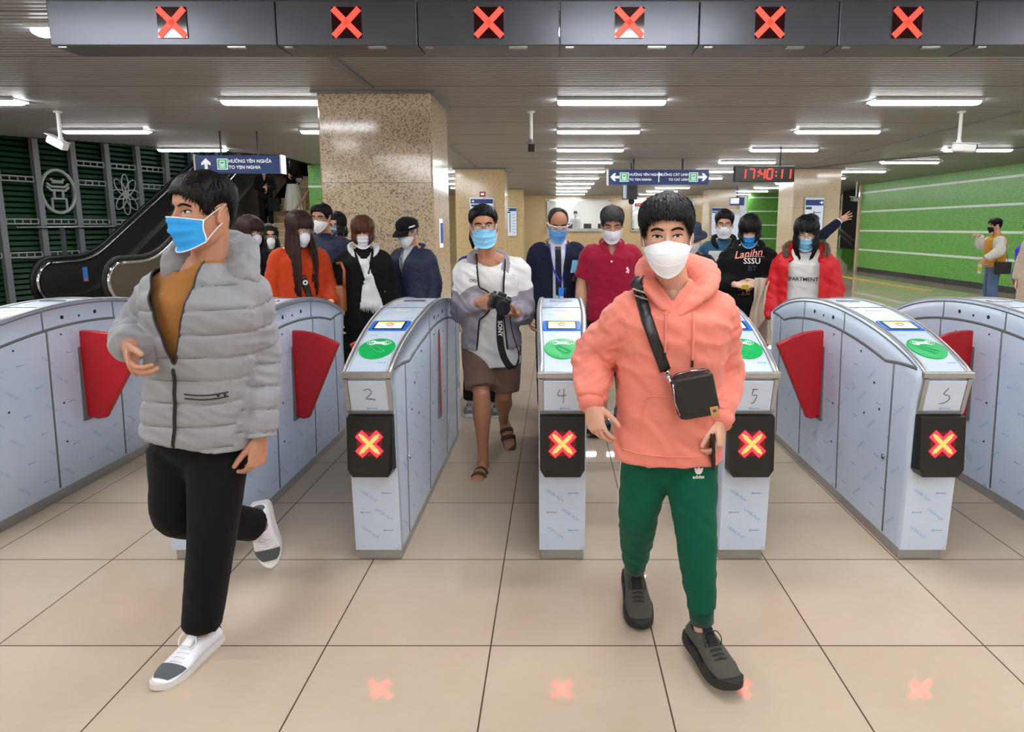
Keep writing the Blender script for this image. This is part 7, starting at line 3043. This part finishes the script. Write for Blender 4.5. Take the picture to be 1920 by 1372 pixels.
hb = thing('handbag', 'tan leather handbag with curved handle under the arm of the black coat', 'bag', L(-.21, .10, .98))
b = MB()
b.bbox(L(-.20, .14, 1.02), (.07, .10, .22), .02)
b.build('bag_body', M['tan_leather'], hb)
b = MB()
b.tube([L(-.17, .16, 1.12), L(-.165, .17, 1.26), L(-.185, .15, 1.32), L(-.215, .10, 1.31)], [.012] * 4, n=8)
b.build('handle', M['tan_leather'], hb)

# ---- woman in rust orange sweater
J = pose(556, 394, 4.95, 14, hpitch=14, hyaw=24, height=1.67)
L = J['_L']
f, s_ = J['_f'], J['_s']
J['elb'], J['wrb'] = L(.23, .0, 1.10), L(.17, .20, .99)
J['handb'] = dict(d=-s_ * .2 + f * .5 - V((0, 0, .7)), n=-s_ + f * -.2, curl=(30, 40, 25))
O_ = crowd('person with very long dark hair in a rust orange sweater looking down', J, SK4, 33, vox=.012)
O_.body(hvox=.006)
O_.face('closed', brow=.6)
O_.mask('kf', M['mask_white'])
O_.glasses(M['gold'], 'oval')
O_.hair(M['hair_brown'], 'long', vol=(.014, .022), locks=460, length=.46, lock_r=.012, bang_to=.028, curl=.012, messy=.003)
O_.top('sweater', M['orange_knit'], hem=.10, th=.024, wid=.98, sleeve=(.068, .066, .048), arm_to=.95, wr=.007)
bvO = O_.bvh
O_.legs('trousers', M['black_trouser'])
shoes(O_, 'flat', WS())
ob = thing('shoulder_bag', 'black strap bag with a white stud across the rust orange sweater', 'bag', O_.surf(.03, 1.0, .03))
b = MB()
pts = [O_.surf(x, z, .012, bvh=bvO) for x, z in catmull([(-.02, 1.18), (.005, 1.10), (.03, 1.0), (.05, .93)], 10)]
b.tube(pts, [(.022, .004)] * 10, n=8, ref=s_)
b.build('strap', M['leather'], ob)
b = MB()
b.cyl(pts[2] + f * .004, pts[2] + f * .010, .020, 16, 0)
b.cyl(pts[2] + f * .008, pts[2] + f * .012, .008, 12, 1)
b.build('stud', [M['white_paint'], M['black']], ob)
b = MB()
b.bbox(O_.surf(.075, .86, .05, bvh=bvO), (.17, .07, .15), .02)
b.build('bag_body', M['leather'], ob)

# ---- man in navy jacket with glasses, behind
J = pose(606, 377, 5.9, -30, hpitch=4, height=1.76)
Q = crowd('tall person in glasses and a navy jacket, head before the stone pillar edge', J, SK1, 34, vox=.014)
Q.body(hvox=.006)
Q.face('open')
Q.mask('kf', M['mask_white'])
Q.glasses(M['gold'], 'flat')
Q.hair(M['hair_black'], 'short', vol=(.004, .022), fringe=.0, locks=110)
Q.top('jacket', M['navy_jacket'], hem=.10, th=.034, wid=1.10, sleeve=(.080, .072, .056), wr=.007)
neck_loop(Q, [(-.02, .09, -.05), (-.085, .05, -.01), (-.075, -.03, .02), (0, -.08, .03), (.075, -.03, .02), (.085, .05, -.01), (.02, .09, -.05)], [(.012, .035)] * 7, M['navy_jacket'], 'collar', wr=.002, vox=.010)
Q.legs('trousers', M['black_trouser'])
shoes(Q, 'flat', DS())

# ---- half hidden person behind
J = pose(632, 389, 6.6, -20, hpitch=8, height=1.70)
R_ = crowd('half hidden person in glasses and pale mask just behind the tall navy jacket', J, SK2, 35, vox=.016)
R_.body(hvox=.007)
R_.face('open')
R_.mask('surg', M['mask_pale'])
R_.glasses(M['black'], 'flat')
R_.hair(M['hair_black'], 'long', vol=(.014, .022), locks=90, length=.10, bang=False)
R_.top('jacket', M['black_fleece'], hem=.10, th=.03, sleeve=(.074, .066, .054))
R_.legs('trousers', M['black_trouser'])
shoes(R_, 'flat', DS())

# ---- girl with glasses at the stair foot
J = pose(503, 421, 6.3, 6, hpitch=4, height=1.58)
S_ = crowd('person with thin glasses and large white mask in a white and yellow top', J, SK2, 36, vox=.014)
S_.body(hvox=.006)
S_.face('open')
S_.mask('kf', M['mask_white'])
S_.glasses(M['gold'], 'oval')
S_.hair(M['hair_black'], 'long', vol=(.008, .014), locks=130, length=.16, bang=False)
def paintS(ls, lf, lz, c, F):
    return min(.06 - abs(ls + .02), lf, .05 - abs(lz - 1.27))
S_.top('sweater', [M['offwhite'], M['mustard']], hem=.10, th=.026, sleeve=(.072, .066, .05), paint=paintS)
neck_loop(S_, [(-.02, .09, -.04), (-.07, .04, .0), (-.06, -.03, .03), (0, -.07, .035), (.06, -.03, .03), (.07, .04, .0), (.02, .09, -.04)], [(.014, .03)] * 7, M['offwhite'], 'collar', vox=.010)
S_.legs('trousers', M['jeans'])
shoes(S_, 'flat', WS())

# ---- brown haired woman beside the grey jacket
J = pose(461, 402, 5.4, 34, hpitch=10, height=1.64)
T_ = crowd('person with chestnut bob hair and white mask right behind the grey puffer jacket', J, SK4, 37, vox=.014)
T_.body(hvox=.006)
T_.face('open', brow=.6)
T_.mask('kf', M['mask_white'])
T_.glasses(M['gold'], 'oval')
T_.hair(M['hair_brown'], 'long', vol=(.016, .024), locks=190, length=.13, lock_r=.009, bang_to=.02, side_in=.03)
T_.top('coat', M['black_fleece'], hem=.3, th=.03, sleeve=(.074, .066, .054))
T_.legs('trousers', M['black_trouser'])
shoes(T_, 'flat', DS())

# ---- two people on the stairs
def stair_z(y):
    return (int((y - 13.1) / .3) + 1) * .165
gz = stair_z(15.75)
J = pose(494, 309, 15.75, -4, hpitch=10, ground=gz, height=1.58)
L = J['_L']
f, s_ = J['_f'], J['_s']
J['ela'], J['wra'] = L(-.22, .0, 1.10), L(-.02, .19, 1.10)
J['handa'] = dict(d=s_, n=-f, curl=(20, 30, 20))
J['elb'], J['wrb'] = L(.22, .0, 1.10), L(.05, .20, 1.08)
U_ = crowd('person dressed all in black standing on the stairs, head behind the blue sign', J, SK2, 38, vox=.014)
U_.body(hvox=.007)
U_.mask('surg', M['mask_white'])
U_.hair(M['hair_black'], 'long', vol=(.014, .02), locks=80, length=.2)
U_.top('shirt', M['black_fleece'], hem=.12, th=.022, sleeve=(.07, .064, .05), cut=vcut(U_, .16, .05), wr=.005)
U_.legs('trousers', M['black_trouser'], r=(.088, .07, .06))
shoes(U_, 'flat', DS())
tb = thing('handbag', 'black handbag carried by the black dressed person on the stairs', 'bag', L(.20, .12, .60))
b = MB()
b.bbox(L(.20, .14, .66), (.26, .12, .32), .02)
b.build('bag_body', M['matte_black'], tb)
b = MB()
b.tube([L(.10, .14, .80), L(.11, .15, 1.02), L(.26, .15, 1.02), L(.28, .14, .80)], .012, n=6)
b.build('handle', M['matte_black'], tb)
gz = stair_z(16.35)
J = pose(547, 304, 16.35, 28, hpitch=6, hyaw=-62, ground=gz, height=1.50)
L = J['_L']
f, s_ = J['_f'], J['_s']
J['ela'], J['wra'] = L(-.24, .05, 1.14), L(-.24, .24, 1.18)
J['elb'], J['wrb'] = L(.24, -.02, 1.12), L(.06, .17, 1.06)
Vv = crowd('person in a black top and full white skirt on the stairs beside the green wall', J, SK4, 39, vox=.013)
Vv.body(hvox=.007)
Vv.face('open')
Vv.mask('surg', M['mask_pale'])
Vv.hair(M['hair_brown'], 'long', vol=(.014, .02), locks=120, length=.34, curl=.01, bang=False)
Vv.top('blouse', M['black_fleece'], hem=.0, th=.02, sleeve=(.082, .08, .05), cut=lambda ls, lf, lz: lz - (1.27 if True else 0), wr=.005)
Vv.skirt('skirt', M['skirt_white'], .90, .14, .125, .27)
shoes(Vv, 'flat', DS())
b = MB()
c = J['wrb'] + f * .06 + V((0, 0, -.02))
b.bbox(c, (.16, .06, .10), .02)
tag(b.build('clutch_bag', M['steel']), 'small pale clutch held over the white skirt on the stairs', 'bag')

# ---- staff member in the ticket booth
J = pose(1079, 418, 31.3, 0, height=1.72, ground=.6)
W_ = crowd('tiny staff member in white seen through the first ticket window', J, SK2, 40, vox=.03)
W_.body(hvox=.012, hands=False)
W_.mask('surg', M['mask_white'])
W_.hair(M['hair_black'], 'short', locks=20)
W_.top('shirt', M['shirt'], hem=.1, th=.02)
W_.legs('trousers', M['black_trouser'])

# ---- person right behind the photographer
J = pose(903, 420, 5.35, 0, hpitch=4)
J['ana'] = P(880, 757, 5.2)
J['anb'] = P(929, 760, 5.2)
J['kna'], J['knb'] = lerp(J['ana'], J['hpa'], .5), lerp(J['anb'], J['hpb'], .5)
X_ = crowd('hidden person in dark trousers and grey trainers right behind the windbreaker', J, SK2, 41, vox=.016)
X_.body(hvox=.008)
X_.hair(M['hair_black'], 'short', locks=40)
X_.mask('surg', M['mask_white'])
X_.top('jacket', [mat('royal_blue_cloth', C8(34, 44, 140), rough=.7), mat('bright_red_cloth', C8(206, 50, 50), rough=.7)], hem=.08, th=.02, sleeve=(.066, .06, .05), paint=lambda ls, lf, lz, c, F: lz - 1.36)
X_.legs('trousers', M['black_trouser'], r=(.088, .07, .06), to=.92)
shoes(X_, 'runner', [M['grey_shoe'], M['sole_white'], M['grey_shoe'], M['white_paint'], M['grey_shoe']], lace=True)
